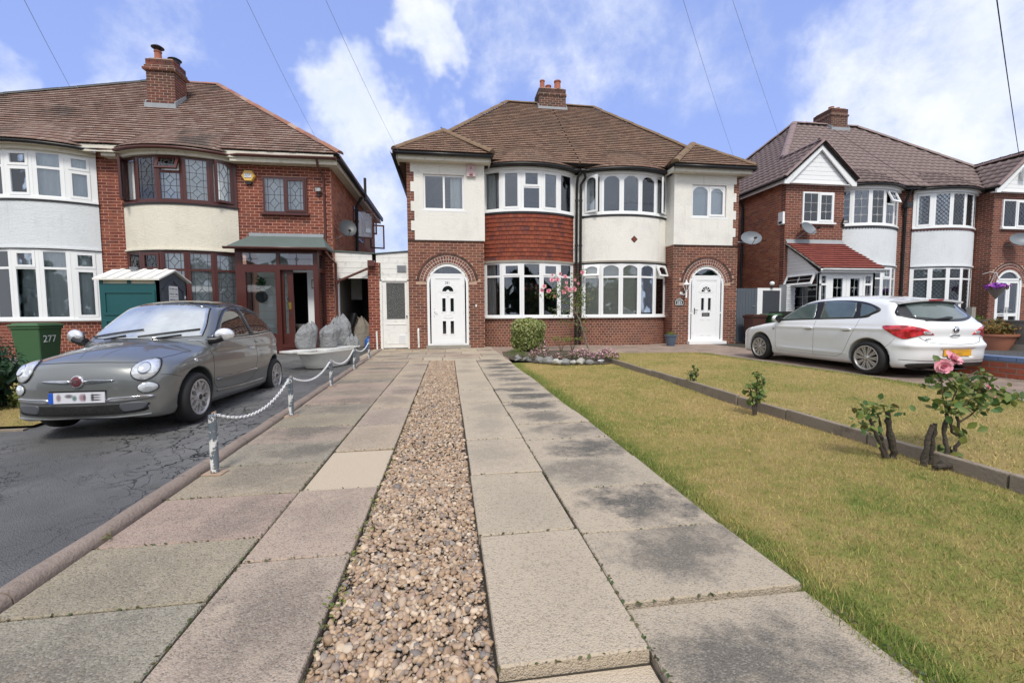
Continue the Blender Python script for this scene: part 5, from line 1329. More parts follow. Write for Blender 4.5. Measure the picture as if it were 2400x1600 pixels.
        pl = [A, B, C_, D_, vl]; pl = pl if not flip else [B, A, vl, D_, C_]
        roof_plane(h, pl, M_TILE_R, .30, .30, roll=True)
        tile_skirt(h, arc, 5.77, 15.4, 6.70, M_TILE_R, 5, .22, .3, True)
        sl = [(X(11.68), 22.9, 5.78), (X(11.68), 13.93, 5.78), (gx, 13.93, 7.06), (gx, 15.75, 7.06), (X(15.94), 18.6, 9.72)]
        if flip: sl = [sl[1], sl[0], sl[4], sl[3], sl[2]]
        roof_plane(h, sl, M_TILE_R, .30, .30, roll=True)
        rs = [(X(14.58), 13.93, 5.78), (X(14.58), 14.42, 5.80), (gx, 15.75, 7.06), (gx, 13.93, 7.06)]
        if flip: rs = [rs[1], rs[0], rs[3], rs[2]]
        roof_plane(h, rs, M_TILE_R, .30, .30, roll=True)
        b = MB(); b.prism([(X(15.94), 18.6, 9.72), (xm, 18.6, 9.72), (xm, 22.9, 5.78), (X(11.68), 22.9, 5.78)], (0, 0, -.06)); b.build('rear_roof', M_TILE_R, h)
        ridge_tiles(h, (X(15.94), 18.6, 9.78), (xm, 18.6, 9.78), M_RIDGE_R, .13); ridge_tiles(h, (gx, 15.8, 7.14), (X(15.94), 18.6, 9.78), M_RIDGE_R, .14)
        ridge_tiles(h, (gx, 13.93, 7.11), (gx, 15.75, 7.11), M_RIDGE_R, .13)
        ridge_tiles(h, (X(15.94), 18.6, 9.78), (X(11.68), 22.9, 5.82), M_RIDGE_R, .12)
        for e in (X(11.66), X(14.60)): ridge_tiles(h, (e, 13.93, 5.80), (gx, 13.93, 7.09), M_RIDGE_R, .085, .36, name='verge_tile')
        # gable: barge boards and shiplap
        fg = Fr((gx, 13.99, 0), (1, 0, 0), (0, -1, 0)); bb = MB(); hwid = 1.44; zb = 5.70; za = 7.0
        for s in (-1, 1):
            fg.poly(bb, [(0, za), (s*hwid, zb), (s*hwid, zb-.14), (s*(hwid-.18), zb-.14), (0, za-.22)], -.03, .02)
        bb.build('barge_board', M_UPVC, h)
        z = 5.62; k = 0
        while z < 6.75:
            f1 = (za-.12-z)/(za-.12-5.62)*1.22; f2_ = max((za-.12-(z+.142))/(za-.12-5.62)*1.22, .02)
            if f1 > .05:
                c = MB(); fg.poly(c, [(-f1, z), (f1, z), (f2_, z+.142), (-f2_, z+.142)], -.15, -.09); c.build('cladding_board', M_UPVC, h)
            z += .15
        s = MB(); s.box(gx-1.40, gx+1.40, 14.0, 14.2, 5.60, 5.62); s.build('gable_soffit', M_UPVC, h)
        bx = MB(); ox = X(11.70)
        bx.box(min(ox, ox+(.03 if not flip else -.03)), max(ox, ox+(.03 if not flip else -.03)), 14, 22.8, 5.60, 5.75); bx.build('fascia', M_UPVC, h)
        gutter(h, [(X(11.64), 22.8, 5.76), (X(11.64), 18, 5.76), (X(11.64), 13.95, 5.76)][::1 if flip else -1], M_BLACKP, .055)
    A, B = out
    downpipe(A, [(17.52, 14.5, 5.7), (17.5, 14.6, 5.5), (17.55, 14.72, 5.3), (17.55, 14.74, .1)], M_BLACKP, .05)
    hp = MB(); hp.box(17.42, 17.68, 14.55, 14.75, 5.05, 5.25); hp.build('rainwater_hopper', M_BLACKP, A)
    downpipe(A, [(11.66, 16.4, 5.65), (11.8, 16.4, 5.5), (11.88, 16.4, 5.3), (11.88, 16.4, 1.6)], M_BLACKP, .05)
    chimney(A, 17.62, 18.48, 18.33, 19.35, 8.9, 10.43, M_BRICK_D, M_MORT, [(10.25, 10.43, 0), (10.10, 10.18, 1)], [(17.85, 18.6, .11, .12, None), (18.2, 18.65, .11, .12, None)], 9.42, .3)
    # ---- porch with red tiled lean-to roof
    f = MB(); y0 = 12.8; fr = Fr((0, y0, 0), (1, 0, 0), (0, -1, 0)); x0, x1 = 12.1, 14.2
    H = [(12.15, 12.36, .45, 1.95), (12.15, 12.36, 2.02, 2.26), (13.84, 14.06, .45, 1.95), (13.84, 14.06, 2.02, 2.26), (12.48, 13.12, .06, 2.30), (13.13, 13.76, .06, 2.30)]
    holed(f, fr, x0, x1, 0, 2.38, H, -.08, 0)
    fs = Fr((x0, 14.2, 0), (0, -1, 0), (-1, 0, 0)); S_ = [(.1, 1.3, .9, 1.95)]
    holed(f, fs, 0, 1.4, 0, 2.36, S_+[(.1, 1.3, 2.0, 2.33)], -.08, 0)
    f.box(x1-.08, x1, y0, 14.2, 0, 2.38); po = f.build('porch', M_UPVC, A)
    for q in H[:4]: g = MB(); fr.bar(g, *q, -.05, -.04); g.build('pane', M_GLASS, po)
    L = MB()
    for q in H[:4]: leading(L, fr, *q, 'cross', -.038)
    for q in H[4:]:
        d = MB(); holed(d, fr, q[0]+.005, q[1]-.005, q[2], q[3], [(q[0]+.14, q[1]-.14, .35, 2.18)], -.06, -.005); d.build('porch_door', M_UPVC, po)
        g = MB(); fr.bar(g, q[0]+.14, q[1]-.14, .35, 2.18, -.04, -.03); g.build('pane', M_GLASS, po); leading(L, fr, q[0]+.14, q[1]-.14, .35, 2.18, 'cross', -.028)
    g = MB(); fs.bar(g, *S_[0], -.05, -.04); g.build('pane', M_GLASS, po); leading(L, fs, *S_[0], 'cross', -.038)
    ms = MB(); lights(ms, L, fs, [(.12, 1.28, 2.0, 2.34, 'open_top', 'cross')], po); ms.build('top_light', M_UPVC, po)
    L.build('leading', M_LEADW, po, kind='stuff')
    k = MB(); fr.bar(k, 13.67, 13.71, 1.05, 1.15, -.004, .02); k.build('lock', plain('brass', (.55, .38, .09), .25, .9), po)
    z = 2.36
    while z < 3.4:            # shiplap cheek
        xa = 1.4*(1-(z-2.36)/1.12); c = MB(); fs.poly(c, [(0, z), (max(xa, .02), z), (max(xa-.15, .01), z+.117), (0, z+.117)], -.02, .012); c.build('cladding_board', M_UPVC, A); z += .122
    roof_plane(A, [(12.0, 12.66, 2.50), (14.4, 12.66, 2.50), (14.3, 14.2, 3.55), (12.0, 14.2, 3.55)], M_TILE_P, .155, .26, th=.03, jit=.001)
    ridge_tiles(A, (12.02, 12.66, 2.50), (12.02, 14.2, 3.55), M_WOODG, .05, .5, name='verge_strip')
    b = MB(); b.prism([(12.0, 14.12, 3.52), (14.3, 14.12, 3.52), (14.3, 14.19, 3.68), (12.0, 14.19, 3.68)], (0, .01, -.03)); b.build('flashing', M_FLASH, A)
    gutter(A, [(11.98, 12.58, 2.48), (14.45, 12.58, 2.48)], M_UPVC, .05); b = MB(); b.box(12.02, 14.38, 12.64, 12.68, 2.36, 2.48); b.build('fascia', M_UPVC, A)
    # ---- arched double door of the far half
    xc, y, R, zc = 21.80, 14.19, .61, 2.05; fr = Fr((xc, y, 0), (1, 0, 0), (0, -1, 0)); fm = MB()
    fr.bar(fm, -R, -R+.07, .1, zc, -.1, 0); fr.bar(fm, R-.07, R, .1, zc, -.1, 0); ring(fm, fr, zc, R-.07, R, 0, math.pi, 22, -.1, 0); fr.bar(fm, -R+.06, R-.06, 2.27, 2.34, -.1, 0)
    for s in (-1, 1):
        a, b = sorted((s*.005, s*(R-.07))); holed(fm, fr, a, b, .1, 2.27, [(a+.085, b-.085, .2, .86), (a+.085, b-.085, .98, 2.16)], -.08, -.02)
    dd = fm.build('double_door', M_UPVC, B)
    for s in (-1, 1):
        for z0, z1 in ((.2, .86), (.98, 2.16)): a, b = sorted((s*.09, s*(R-.155))); g = MB(); fr.bar(g, a, b, z0, z1, -.06, -.05); g.build('pane', M_GLASS, dd)
        k = MB(); k.tube([fr.p(s*.05, 1.1, -.02), fr.p(s*.05, 1.1, .03), fr.p(s*.15, 1.1, .035)], .012, 8); fr.bar(k, s*.05-.015, s*.05+.015, 1.0, 1.22, -.02, -.005); k.build('door_handle', M_GREYM, dd)
    g = MB(); n = 16; a = math.asin(.30/(R-.07)); fr.poly(g, [((R-.075)*math.cos(a+(math.pi-2*a)*i/n), zc+(R-.075)*math.sin(a+(math.pi-2*a)*i/n)) for i in range(n+1)], -.06, -.05); g.build('pane', M_GLASS, dd)
    g = MB(); fr.bar(g, -.42, -.14, .90, .945, -.02, -.01); g.build('letterbox', M_GREYM, dd)
    wm = MB(); fa = Fr((xc, 14.2, 0), (1, 0, 0), (0, -1, 0)); ring(wm, fa, zc, .62, .86, .1, math.pi-.1, 26, -.02, .014); wm.build('white_pointing', M_MORT_W, B)
    arch_bricks(B, xc, zc, 14.2, .64, .73, 26, M_BRICK_R, .022); arch_bricks(B, xc, zc, 14.2, .75, .845, 26, M_BRICK_R, .022); arch_bricks(B, xc, zc, 14.2, .865, .92, 28, M_BRICK_D, .02, gap=.03)
    return A, B
HA, HB = right_pair()
# ================================================================== CARS
def spline(pts, n=10):
    """closed Catmull-Rom through 2D points; a point given as (x, z, 'c') is a sharp corner"""
    P = [np.array(p[:2], float) for p in pts]; C = [len(p) > 2 for p in pts]; k = len(P); out = []
    for i in range(k):
        p0, p1, p2, p3 = P[i-1], P[i], P[(i+1) % k], P[(i+2) % k]
        if C[i]: p0 = 2*p1-p2
        if C[(i+1) % k]: p3 = 2*p2-p1
        for t in np.arange(n)/n:
            out.append(.5*((2*p1)+(-p0+p2)*t+(2*p0-5*p1+4*p2-p3)*t*t+(-p0+3*p1-3*p2+p3)*t**3))
    return np.array(out)
class SDF2:
    """signed distance of a closed outline, tabulated on a grid"""
    def __init__(s, poly, h=.01, pad=.5):
        poly = np.asarray(poly); s.lo = poly.min(0)-pad; s.h = h; n = ((poly.max(0)+pad-s.lo)/h).astype(int)+2
        X, Y = np.meshgrid(s.lo[0]+np.arange(n[0])*h, s.lo[1]+np.arange(n[1])*h, indexing='ij'); d = np.full(X.shape, 1e9); ins = np.zeros(X.shape, bool)
        A = poly; B = np.roll(poly, -1, 0)
        for a, b in zip(A, B):
            ab = b-a; L = (ab@ab)+1e-12; t = np.clip(((X-a[0])*ab[0]+(Y-a[1])*ab[1])/L, 0, 1)
            d = np.minimum(d, (X-a[0]-t*ab[0])**2+(Y-a[1]-t*ab[1])**2)
            c = ((a[1] > Y) != (b[1] > Y)); xi = (b[0]-a[0])*(Y-a[1])/(b[1]-a[1]+1e-12)+a[0]; ins ^= c & (X < xi)
        d = np.sqrt(d); s.g = np.where(ins, -d, d); s.n = n
    def __call__(s, x, y):
        u = np.clip((x-s.lo[0])/s.h, 0, s.n[0]-1.001); v = np.clip((y-s.lo[1])/s.h, 0, s.n[1]-1.001); i = u.astype(int); j = v.astype(int); f = u-i; g = v-j; G = s.g
        return G[i, j]*(1-f)*(1-g)+G[i+1, j]*f*(1-g)+G[i, j+1]*(1-f)*g+G[i+1, j+1]*f*g
def smax(a, b, k):
    h = np.clip(.5+.5*(a-b)/k, 0, 1); return b+(a-b)*h+k*h*(1-h)
class Car:
    def __init__(s, side, plan, sect, crown, bow, wheels, rw, k=(.07, .07), feat=None):
        s.side, s.plan, s.sect = SDF2(spline(side)), SDF2(spline(plan)), SDF2(spline(sect)); s.crown, s.bow, s.wheels, s.rw, s.k, s.feat = crown, bow, wheels, rw, k, feat
    def body(s, x, y, z):
        y = np.abs(y); xs = x+s.bow(x, z)*y*y; zs = z+s.crown(x, z)*y*y
        f = smax(s.side(xs, zs), s.plan(x, y), s.k[0]); f = smax(f, s.sect(y, z), s.k[1])
        if s.feat is not None: f = f+s.feat(x, y, z)
        return f
    def full(s, x, y, z):
        f = s.body(x, y, z)
        for wx, wz in s.wheels: f = np.maximum(f, np.minimum(s.rw-np.hypot(x-wx, z-wz), 0*x+10)*(np.abs(y) > .40)-1e3*(np.abs(y) <= .40))
        return f
    def mesh(s, h=.016):
        lo = np.array([s.side.lo[0]+.42, -.0-h*1.5, s.side.lo[1]+.42]); hi = np.array([s.side.lo[0]+s.side.n[0]*.01-.42, s.plan.lo[1]+s.plan.n[1]*.01-.42, s.side.lo[1]+s.side.n[1]*.01-.42])
        n = ((hi-lo)/h).astype(int)+1; ax = [lo[i]+np.arange(n[i])*h for i in range(3)]
        X, Y, Z = np.meshgrid(*ax, indexing='ij'); Fv = s.full(X, Y, Z); S_ = Fv < 0
        c = np.zeros(tuple(n-1), int)
        for dx in (0, 1):
            for dy in (0, 1):
                for dz in (0, 1): c += S_[dx:n[0]-1+dx, dy:n[1]-1+dy, dz:n[2]-1+dz]
        act = (c > 0) & (c < 8); ids = -np.ones(act.shape, int); idx = np.argwhere(act); ids[act] = np.arange(len(idx))
        P = np.zeros((len(idx), 3)); cnt = np.zeros(len(idx))
        for a in range(3):
            for o in [(0, 0), (0, 1), (1, 0), (1, 1)]:
                d0 = np.zeros(3, int); oth = [q for q in range(3) if q != a]; d0[oth[0]], d0[oth[1]] = o; d1 = d0.copy(); d1[a] = 1
                i0 = idx+d0; i1 = idx+d1; f0 = Fv[tuple(i0.T)]; f1 = Fv[tuple(i1.T)]; m = (f0 < 0) != (f1 < 0); t = np.where(m, f0/(f0-f1+1e-12), 0)
                p = i0.astype(float); p[:, a] += t; P += p*m[:, None]; cnt += m
        P = lo+P/cnt[:, None]*h
        for _ in range(2):        # settle the vertices on the surface
            e = .004; f = s.full(*P.T); g = np.stack([(s.full(P[:, 0]+e, P[:, 1], P[:, 2])-f)/e, (s.full(P[:, 0], P[:, 1]+e, P[:, 2])-f)/e, (s.full(P[:, 0], P[:, 1], P[:, 2]+e)-f)/e], 1)
            st = f[:, None]*g/(np.sum(g*g, 1)[:, None]+.2); P -= np.clip(st, -h*.6, h*.6)
        Q = []
        for a in range(3):
            o1, o2 = [q for q in range(3) if q != a]; sl0 = [slice(None)]*3; sl1 = [slice(None)]*3
            A0 = [slice(1, n[i]-1) for i in range(3)]; A0[a] = slice(0, n[a]-1); A1 = list(A0); A1[a] = slice(1, n[a])
            s0, s1 = S_[tuple(A0)], S_[tuple(A1)]; ch = np.argwhere(s0 != s1)
            if not len(ch): continue
            fl = s0[tuple(ch.T)]; base = ch.copy()
            for i in range(3):
                if i != a: base[:, i] += 1
            def cell(d1, d2):
                b = base.copy(); b[:, o1] += d1; b[:, o2] += d2; return ids[tuple(b.T)]
            q = np.stack([cell(-1, -1), cell(0, -1), cell(0, 0), cell(-1, 0)], 1)
            sw = fl if a != 1 else ~fl
            q[~sw] = q[~sw][:, ::-1]; Q.append(q)
        Q = np.vstack(Q); Q = Q[(Q >= 0).all(1)]; P[np.abs(P[:, 1]) < .52*h, 1] = 0.; Q = Q[(P[Q][:, :, 1].min(1) > -1e-6) & (P[Q][:, :, 1].max(1) > 1e-6)]
        m = P.copy(); m[:, 1] *= -1; k = len(P); ids2 = np.arange(k)+k; z0 = P[:, 1] == 0.; ids2[z0] = np.arange(k)[z0]
        return np.vstack([P, m]), np.vstack([Q, ids2[Q[:, ::-1]]])
    def shell(s, P, ax, sg):
        """project points (given in the two other axes) along axis ax from outside onto the body"""
        P = np.array(P, float); n = len(P); A = {0: 4.2, 1: 1.1, 2: 1.9}[ax]; ts = np.linspace(A, -.2 if ax == 1 else (-4.2 if ax == 0 else 0), 420)*(sg if ax != 2 else 1)
        lo = None; hit = np.full(n, np.nan); prev = ts[0]; done = np.zeros(n, bool); a_ = np.full(n, np.nan); b_ = np.full(n, np.nan)
        for t in ts[1:]:
            Q = P.copy(); Q[:, ax] = t; f = s.body(*Q.T); nw = (f < 0) & ~done; a_[nw] = prev; b_[nw] = t; done |= nw; prev = t
            if done.all(): break
        ok = done
        for _ in range(22):
            mid = (a_+b_)/2; Q = P.copy(); Q[:, ax] = np.where(ok, mid, 0); f = s.body(*Q.T); b_ = np.where(f < 0, mid, b_); a_ = np.where(f < 0, a_, mid)
        P[:, ax] = (a_+b_)/2
        if (~ok).any(): P[~ok, ax] = np.nanmedian(P[ok, ax]) if ok.any() else 0
        return P
    def normals(s, P):
        e = .012; g = np.stack([s.body(P[:, 0]+e, P[:, 1], P[:, 2])-s.body(P[:, 0]-e, P[:, 1], P[:, 2]), s.body(P[:, 0], P[:, 1]+e, P[:, 2])-s.body(P[:, 0], P[:, 1]-e, P[:, 2]), s.body(P[:, 0], P[:, 1], P[:, 2]+e)-s.body(P[:, 0], P[:, 1], P[:, 2]-e)], 1)
        return g/(np.linalg.norm(g, axis=1)[:, None]+1e-9)
    def patch(s, name, outline, ax, sg, m, parent, off=.004, rings=12, th=.004, smooth='all', dome=0.):
        """outline: closed 2D outline in the plane across ax; makes a thin panel lying on the body"""
        O = np.asarray(outline); c = O.mean(0); k = len(O); R_ = np.linspace(1, 0, rings+1)[:-1]; pts = []; oth = [q for q in range(3) if q != ax]
        for r in R_:
            for o in O: p = np.zeros(3); p[oth[0]], p[oth[1]] = c+(o-c)*r; pts.append(p)
        p = np.zeros(3); p[oth[0]], p[oth[1]] = c; pts.append(p)
        P = s.shell(pts, ax, sg); N = s.normals(P); rr = np.concatenate([np.repeat(R_, k), [0]]); Pt = P+N*(off+dome*(1-rr**2))[:, None]; edge = P[:k]-N[:k]*th
        V = np.vstack([Pt, edge]); Fc = []
        nr = rings
        for i in range(nr-1):
            for j in range(k): Fc.append((i*k+j, i*k+(j+1) % k, (i+1)*k+(j+1) % k, (i+1)*k+j))
        ci = nr*k
        for j in range(k): Fc.append(((nr-1)*k+j, (nr-1)*k+(j+1) % k, ci, ci))
        e0 = len(Pt)
        for j in range(k): Fc.append((e0+j, e0+(j+1) % k, (j+1) % k, j))
        mb = MB(); mb.add(V, [f if f[2] != f[3] else f[:3] for f in Fc]); o = mb.build(name, m, None, smooth)
        bm = bmesh.new(); bm.from_mesh(o.data); bmesh.ops.recalc_face_normals(bm, faces=bm.faces); bm.to_mesh(o.data); bm.free()
        nn = np.zeros(3*len(o.data.polygons)); o.data.polygons.foreach_get('normal', nn); o.parent = parent
        if np.sum(nn.reshape(-1, 3)[0]*N[0]) < 0: o.data.flip_normals()
        return o
    def line(s, name, pts, ax, sg, m, parent, r=.004, off=0., n=None, closed=False):
        P = np.array(pts, float); dens = []
        for a, b in zip(P[:-1], P[1:]):
            q = max(2, int(np.linalg.norm(b-a)/.03)); dens += [a+(b-a)*t for t in np.arange(q)/q]
        dens.append(P[-1]); oth = [q for q in range(3) if q != ax]; W_ = np.zeros((len(dens), 3)); W_[:, oth[0]] = [d[0] for d in dens]; W_[:, oth[1]] = [d[1] for d in dens]
        W_ = s.shell(W_, ax, sg); N = s.normals(W_); mb = MB(); mb.tube([tuple(p) for p in W_+N*off], r, 6); o = mb.build(name, m, None, True); o.parent = parent; return o
def child(o, parent): o.parent = parent; return o
def wheel(parent, x, y, R_, rim_r, w, spokes, style, rimM):
    """wheel built about its axle, outer face towards sign of y"""
    sg = 1 if y > 0 else -1; mt = Matrix.Translation((x, y, R_)) @ Matrix.Rotation(-sg*math.pi/2, 4, 'X')   # local +z -> outwards
    t = MB(); t.lathe([(rim_r-.01, -w), (R_-.03, -w), (R_-.006, -w+.03), (R_, -w*.5), (R_-.004, -.035), (R_-.022, -.006), (R_-.05, .004), (rim_r+.012, .004), (rim_r, -.006), (rim_r-.012, -.05)], 48, mt, False)
    wh = bpy.data.objects.new('wheel', bpy.data.meshes.new('wheel')); COL.objects.link(wh); wh.parent = parent
    tm = t.mesh('wheel'); tm.materials.append(M_RUBBER); tm.polygons.foreach_set('use_smooth', np.ones(len(tm.polygons), bool)); wh.data = tm
    d = MB(); d.lathe([(rim_r, -.09), (.05, -.10), (.001, -.10)], 32, mt, False); d.lathe([(rim_r-.02, -.07), (rim_r-.03, -.10)], 32, mt, False); child(d.build('brake_disc', M_ALLOYD, None, True), wh)
    r = MB(); r.lathe([(rim_r-.004, -.03), (rim_r+.004, .004), (rim_r-.010, .006), (rim_r-.024, -.012), (rim_r-.030, -.05)], 48, mt, False)
    r.lathe([(.001, .002), (.045, .0), (.060, -.012), (.066, -.045)], 24, mt, False)
    def spoke(a, w0, w1, r0, r1, z0=-.010, z1=-.006):
        c, s_ = math.cos(a), math.sin(a); P = []
        for (rr, ww, zz) in ((r0, w0, z0), (r1, w1, z1)):
            for q in (-1, 1): P += [mt @ Vector((rr*c-q*ww*s_, rr*s_+q*ww*c, zz)), mt @ Vector((rr*c-q*ww*1.25*s_, rr*s_+q*ww*1.25*c, zz-.035))]
        r.add(P, [(0, 2, 6, 4), (0, 4, 5, 1), (2, 3, 7, 6), (4, 6, 7, 5), (0, 1, 3, 2)])
    if style == 'twin':
        for i in range(spokes):
            a = 2*math.pi*i/spokes
            for q in (-.105, .105): spoke(a+q, .008, .0145, .05, rim_r-.012)
    else:
        for i in range(spokes):
            a = 2*math.pi*i/spokes; spoke(a, .030, .020, .04, rim_r*.62)
            for q in (-1, 1):
                c, s_ = math.cos(a), math.sin(a); b = a+q*.30; p0 = Vector((rim_r*.58*c, rim_r*.58*s_, -.006)); p1 = Vector(((rim_r-.012)*math.cos(b), (rim_r-.012)*math.sin(b), -.006)); tt = (p1-p0).normalized(); nn = Vector((-tt.y, tt.x, 0))*.016
                P = []
                for p in (p0, p1): P += [mt @ (p+nn), mt @ (p-nn), mt @ (p+nn*1.2+Vector((0, 0, -.035))), mt @ (p-nn*1.2+Vector((0, 0, -.035)))]
                r.add(P, [(0, 1, 5, 4), (0, 4, 6, 2), (1, 3, 7, 5)])
    child(r.build('rim', rimM, None, True), wh)
    c = MB(); c.lathe([(.032, -.002), (.030, .008), (.001, .010)], 20, mt, False); child(c.build('centre_cap', M_ALLOYD if style != 'twin' else M_ALLOY, None, True), wh)
    if style == 'twin':
        b = MB()
        for i in range(5): a = 2*math.pi*(i+.5)/5; b.lathe([(.010, -.01), (.010, .0), (.001, .001)], 8, mt @ Matrix.Translation((.045*math.cos(a), .045*math.sin(a), .0)), False)
        child(b.build('wheel_bolts', M_ALLOYD, None), wh)
    return wh
def finish(root, parts): pass
def ell(cx, cz, rx, rz, n=28, rot=0): 
    a = np.arange(n)*2*math.pi/n; x = rx*np.cos(a); z = rz*np.sin(a); return np.stack([cx+x*math.cos(rot)-z*math.sin(rot), cz+x*math.sin(rot)+z*math.cos(rot)], 1)
def grow(poly, d):
    poly = np.asarray(poly); c = poly.mean(0); v = poly-c; L = np.linalg.norm(v, axis=1)[:, None]; return c+v*(1+d/L)
def mirror(poly): p = np.array(poly); p[:, 0] *= -1; return p[::-1]
def platemat(name, base, marks):
    """registration plate whose characters are only soft smudges, as in the photograph"""
    def fn(t):
        g = t.gen(); sx = t.n('ShaderNodeSeparateXYZ', Vector=g); u, v = sx.outputs[0 if name != 'rear_plate_print' else 0], sx.outputs[2]; c = base
        for (u0, v0, ru, rv, col, k) in marks:
            du = t.m('DIVIDE', t.m('SUBTRACT', u, u0), ru); dv = t.m('DIVIDE', t.m('SUBTRACT', v, v0), rv); d = t.m('ADD', t.m('POWER', t.m('ABSOLUTE', du), 2.), t.m('POWER', t.m('ABSOLUTE', dv), 2.))
            c = t.mix(t.m('MULTIPLY', t.ss(d, 2.6, .0), k), c, col)
        setp(t, Base__Color=c, Roughness=.3)
    return mat(name, fn)
def fiat():
    side = [(.30, .20), (.52, .19), (.66, .22), (.712, .34), (.715, .46), (.705, .56), (.675, .655), (.60, .745), (.44, .83), (.22, .895), (.0, .94), (-.13, .968, 'c'), (-.42, 1.17), (-.72, 1.365), (-.88, 1.425), (-1.1, 1.465), (-1.4, 1.486), (-1.7, 1.478), (-1.98, 1.437), (-2.17, 1.385, 'c'), (-2.38, 1.21), (-2.58, 1.03), (-2.68, .93), (-2.755, .80), (-2.80, .64), (-2.815, .48), (-2.80, .34), (-2.72, .24), (-2.5, .2), (-1.8, .2), (-.6, .2)]
    plan = [(.72, 0), (.717, .20), (.695, .40), (.63, .575), (.50, .70), (.28, .775), (-.1, .805), (-.7, .812), (-1.4, .813), (-1.9, .808), (-2.25, .785), (-2.52, .72), (-2.70, .60), (-2.79, .40), (-2.815, .2), (-2.82, 0), (-2.815, -.2), (-2.79, -.4), (-2.70, -.6), (-2.52, -.72), (-2.25, -.785), (-1.9, -.808), (-1.4, -.813), (-.7, -.812), (-.1, -.805), (.28, -.775), (.50, -.70), (.63, -.575), (.695, -.4), (.717, -.2)]
    half = [(.0, .14), (.60, .14), (.735, .20), (.775, .30), (.80, .45), (.813, .60), (.807, .72), (.79, .83), (.765, .92), (.735, .985), (.69, 1.10), (.635, 1.23), (.575, 1.35), (.50, 1.45), (.40, 1.56), (.2, 1.62), (0, 1.64)]
    sect = half+[(-a, b) for a, b in half[::-1] if a > 0]
    crown = lambda x, z: np.where(z > .9, np.interp(x, [-2.9, -2.2, -.9, -.1, .3], [.05, .16, .17, .22, .16]), np.interp(x, [-2.9, -2, -.1, .25, .7], [.05, .1, .24, .20, .12]))
    bow = lambda x, z: np.interp(x, [-2.9, -2.2, -1.5, -.8, -.1, .3, .72], [-.22, -.16, 0, .20, .34, .22, .10])
    def feat(x, y, z):     # raised shoulder and hollowed flank, nose panel step
        g = .010*np.exp(-((z-.79)/.025)**2)*np.clip((-x-.1)/.4, 0, 1)*(y > .5)
        return g
    car = Car(side, plan, sect, crown, bow, [(0, .295), (-2.3, .295)], .345, (.10, .085), feat)
    t = thing('parked_car', 'small dark grey hatchback parked nose forward on the tarmac drive', 'car', (0, 0, 0))
    V, Fc = car.mesh(.0155); npmesh('body', V, Fc, M_FIAT, t, 'all')
    # glass
    seal = M_BLACKP
    ws = spline([(-.625, .99), (-.3, .972), (0, .97), (.3, .972), (.625, .99, 'c'), (.595, 1.13), (.505, 1.345, 'c'), (.3, 1.385), (0, 1.395), (-.3, 1.385), (-.505, 1.345, 'c'), (-.595, 1.13)], 6)
    ws_ = np.array(ws)
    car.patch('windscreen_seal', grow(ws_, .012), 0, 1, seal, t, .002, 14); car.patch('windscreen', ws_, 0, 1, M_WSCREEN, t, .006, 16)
    rw = spline([(-.53, 1.02), (0, 1.0), (.53, 1.02, 'c'), (.47, 1.33, 'c'), (0, 1.365), (-.47, 1.33, 'c')], 6); car.patch('rear_window', rw, 0, -1, M_CARGLASS, t, .004)
    rf = spline([(-.86, -.49), (-.84, 0), (-.86, .49), (-1.4, .52), (-2.02, .45, 'c'), (-2.08, 0), (-2.02, -.45, 'c'), (-1.4, -.52)], 6); car.patch('roof_glass', rf, 2, 1, M_CARGLASS, t, .003, 14)
    dw = [(-.46, .968), (-.60, 1.055), (-.77, 1.18), (-.94, 1.285), (-1.12, 1.345), (-1.36, 1.382, 'c'), (-1.43, 1.20), (-1.49, .985, 'c'), (-.9, .965)]
    qw = [(-1.47, 1.385, 'c'), (-1.75, 1.365), (-2.0, 1.29), (-2.16, 1.17), (-2.28, 1.045, 'c'), (-1.9, 1.01), (-1.56, .995, 'c'), (-1.52, 1.15)]
    alls = [(-.40, .950), (-.565, 1.055), (-.745, 1.195), (-.92, 1.300), (-1.10, 1.362), (-1.45, 1.41), (-1.78, 1.39), (-2.03, 1.31), (-2.19, 1.19), (-2.33, 1.045), (-2.28, 1.015), (-1.55, .965), (-.9, .945)]
    for sg in (1, -1):
        for nm, pl, m, of in (('window_seal', alls, seal, .002), ('side_window', dw, M_CARGLASS, .006), ('side_window', qw, M_CARGLASS, .006)): car.patch(nm, spline(pl, 5), 1, sg, m, t, of, 10)
        # chrome waist strip, rub strip, handle, shut lines, indicator
        car.line('waist_trim', [(-.26, .938), (-.9, .948), (-1.55, .966), (-2.30, 1.018)], 1, sg, M_CHROME, t, .005, .002)
        car.line('door_shut_line', [(-.30, .94), (-.335, .70), (-.34, .42), (-.40, .345), (-.8, .315), (-1.20, .315), (-1.42, .36), (-1.52, .46), (-1.575, .62), (-1.58, .80), (-1.55, .95)], 1, sg, M_LEAD, t, .0035, -.001)
        car.line('sill_line', [(-.42, .30), (-1.2, .285), (-1.85, .30)], 1, sg, M_FIAT, t, .012, .002)
        car.patch('rub_strip', spline([(-.46, .425), (-.47, .46), (-1.0, .475), (-1.52, .485), (-1.525, .445), (-1.0, .435)], 4), 1, sg, M_FIAT, t, .014, 6)
        car.line('rub_trim', [(-.47, .462), (-1.0, .477), (-1.52, .487)], 1, sg, M_CHROME, t, .005, .016)
        car.patch('door_handle', spline([(-1.36, .80), (-1.42, .815), (-1.50, .81), (-1.51, .79), (-1.44, .782), (-1.37, .785)], 4), 1, sg, M_CHROME, t, .022, 6)
        car.patch('indicator', ell(.02, .715, .022, .022, 14), 1, sg, M_LAMP, t, .008, 4)
        car.line('wing_line', [(.30, .56), (.44, .60), (.52, .605)], 1, sg, M_LEAD, t, .003, -.001)
        # mirror
        mm = MB(); b = Matrix.Translation((-.42, sg*.885, 1.0)) @ Matrix.Rotation(sg*.35, 4, 'Z')
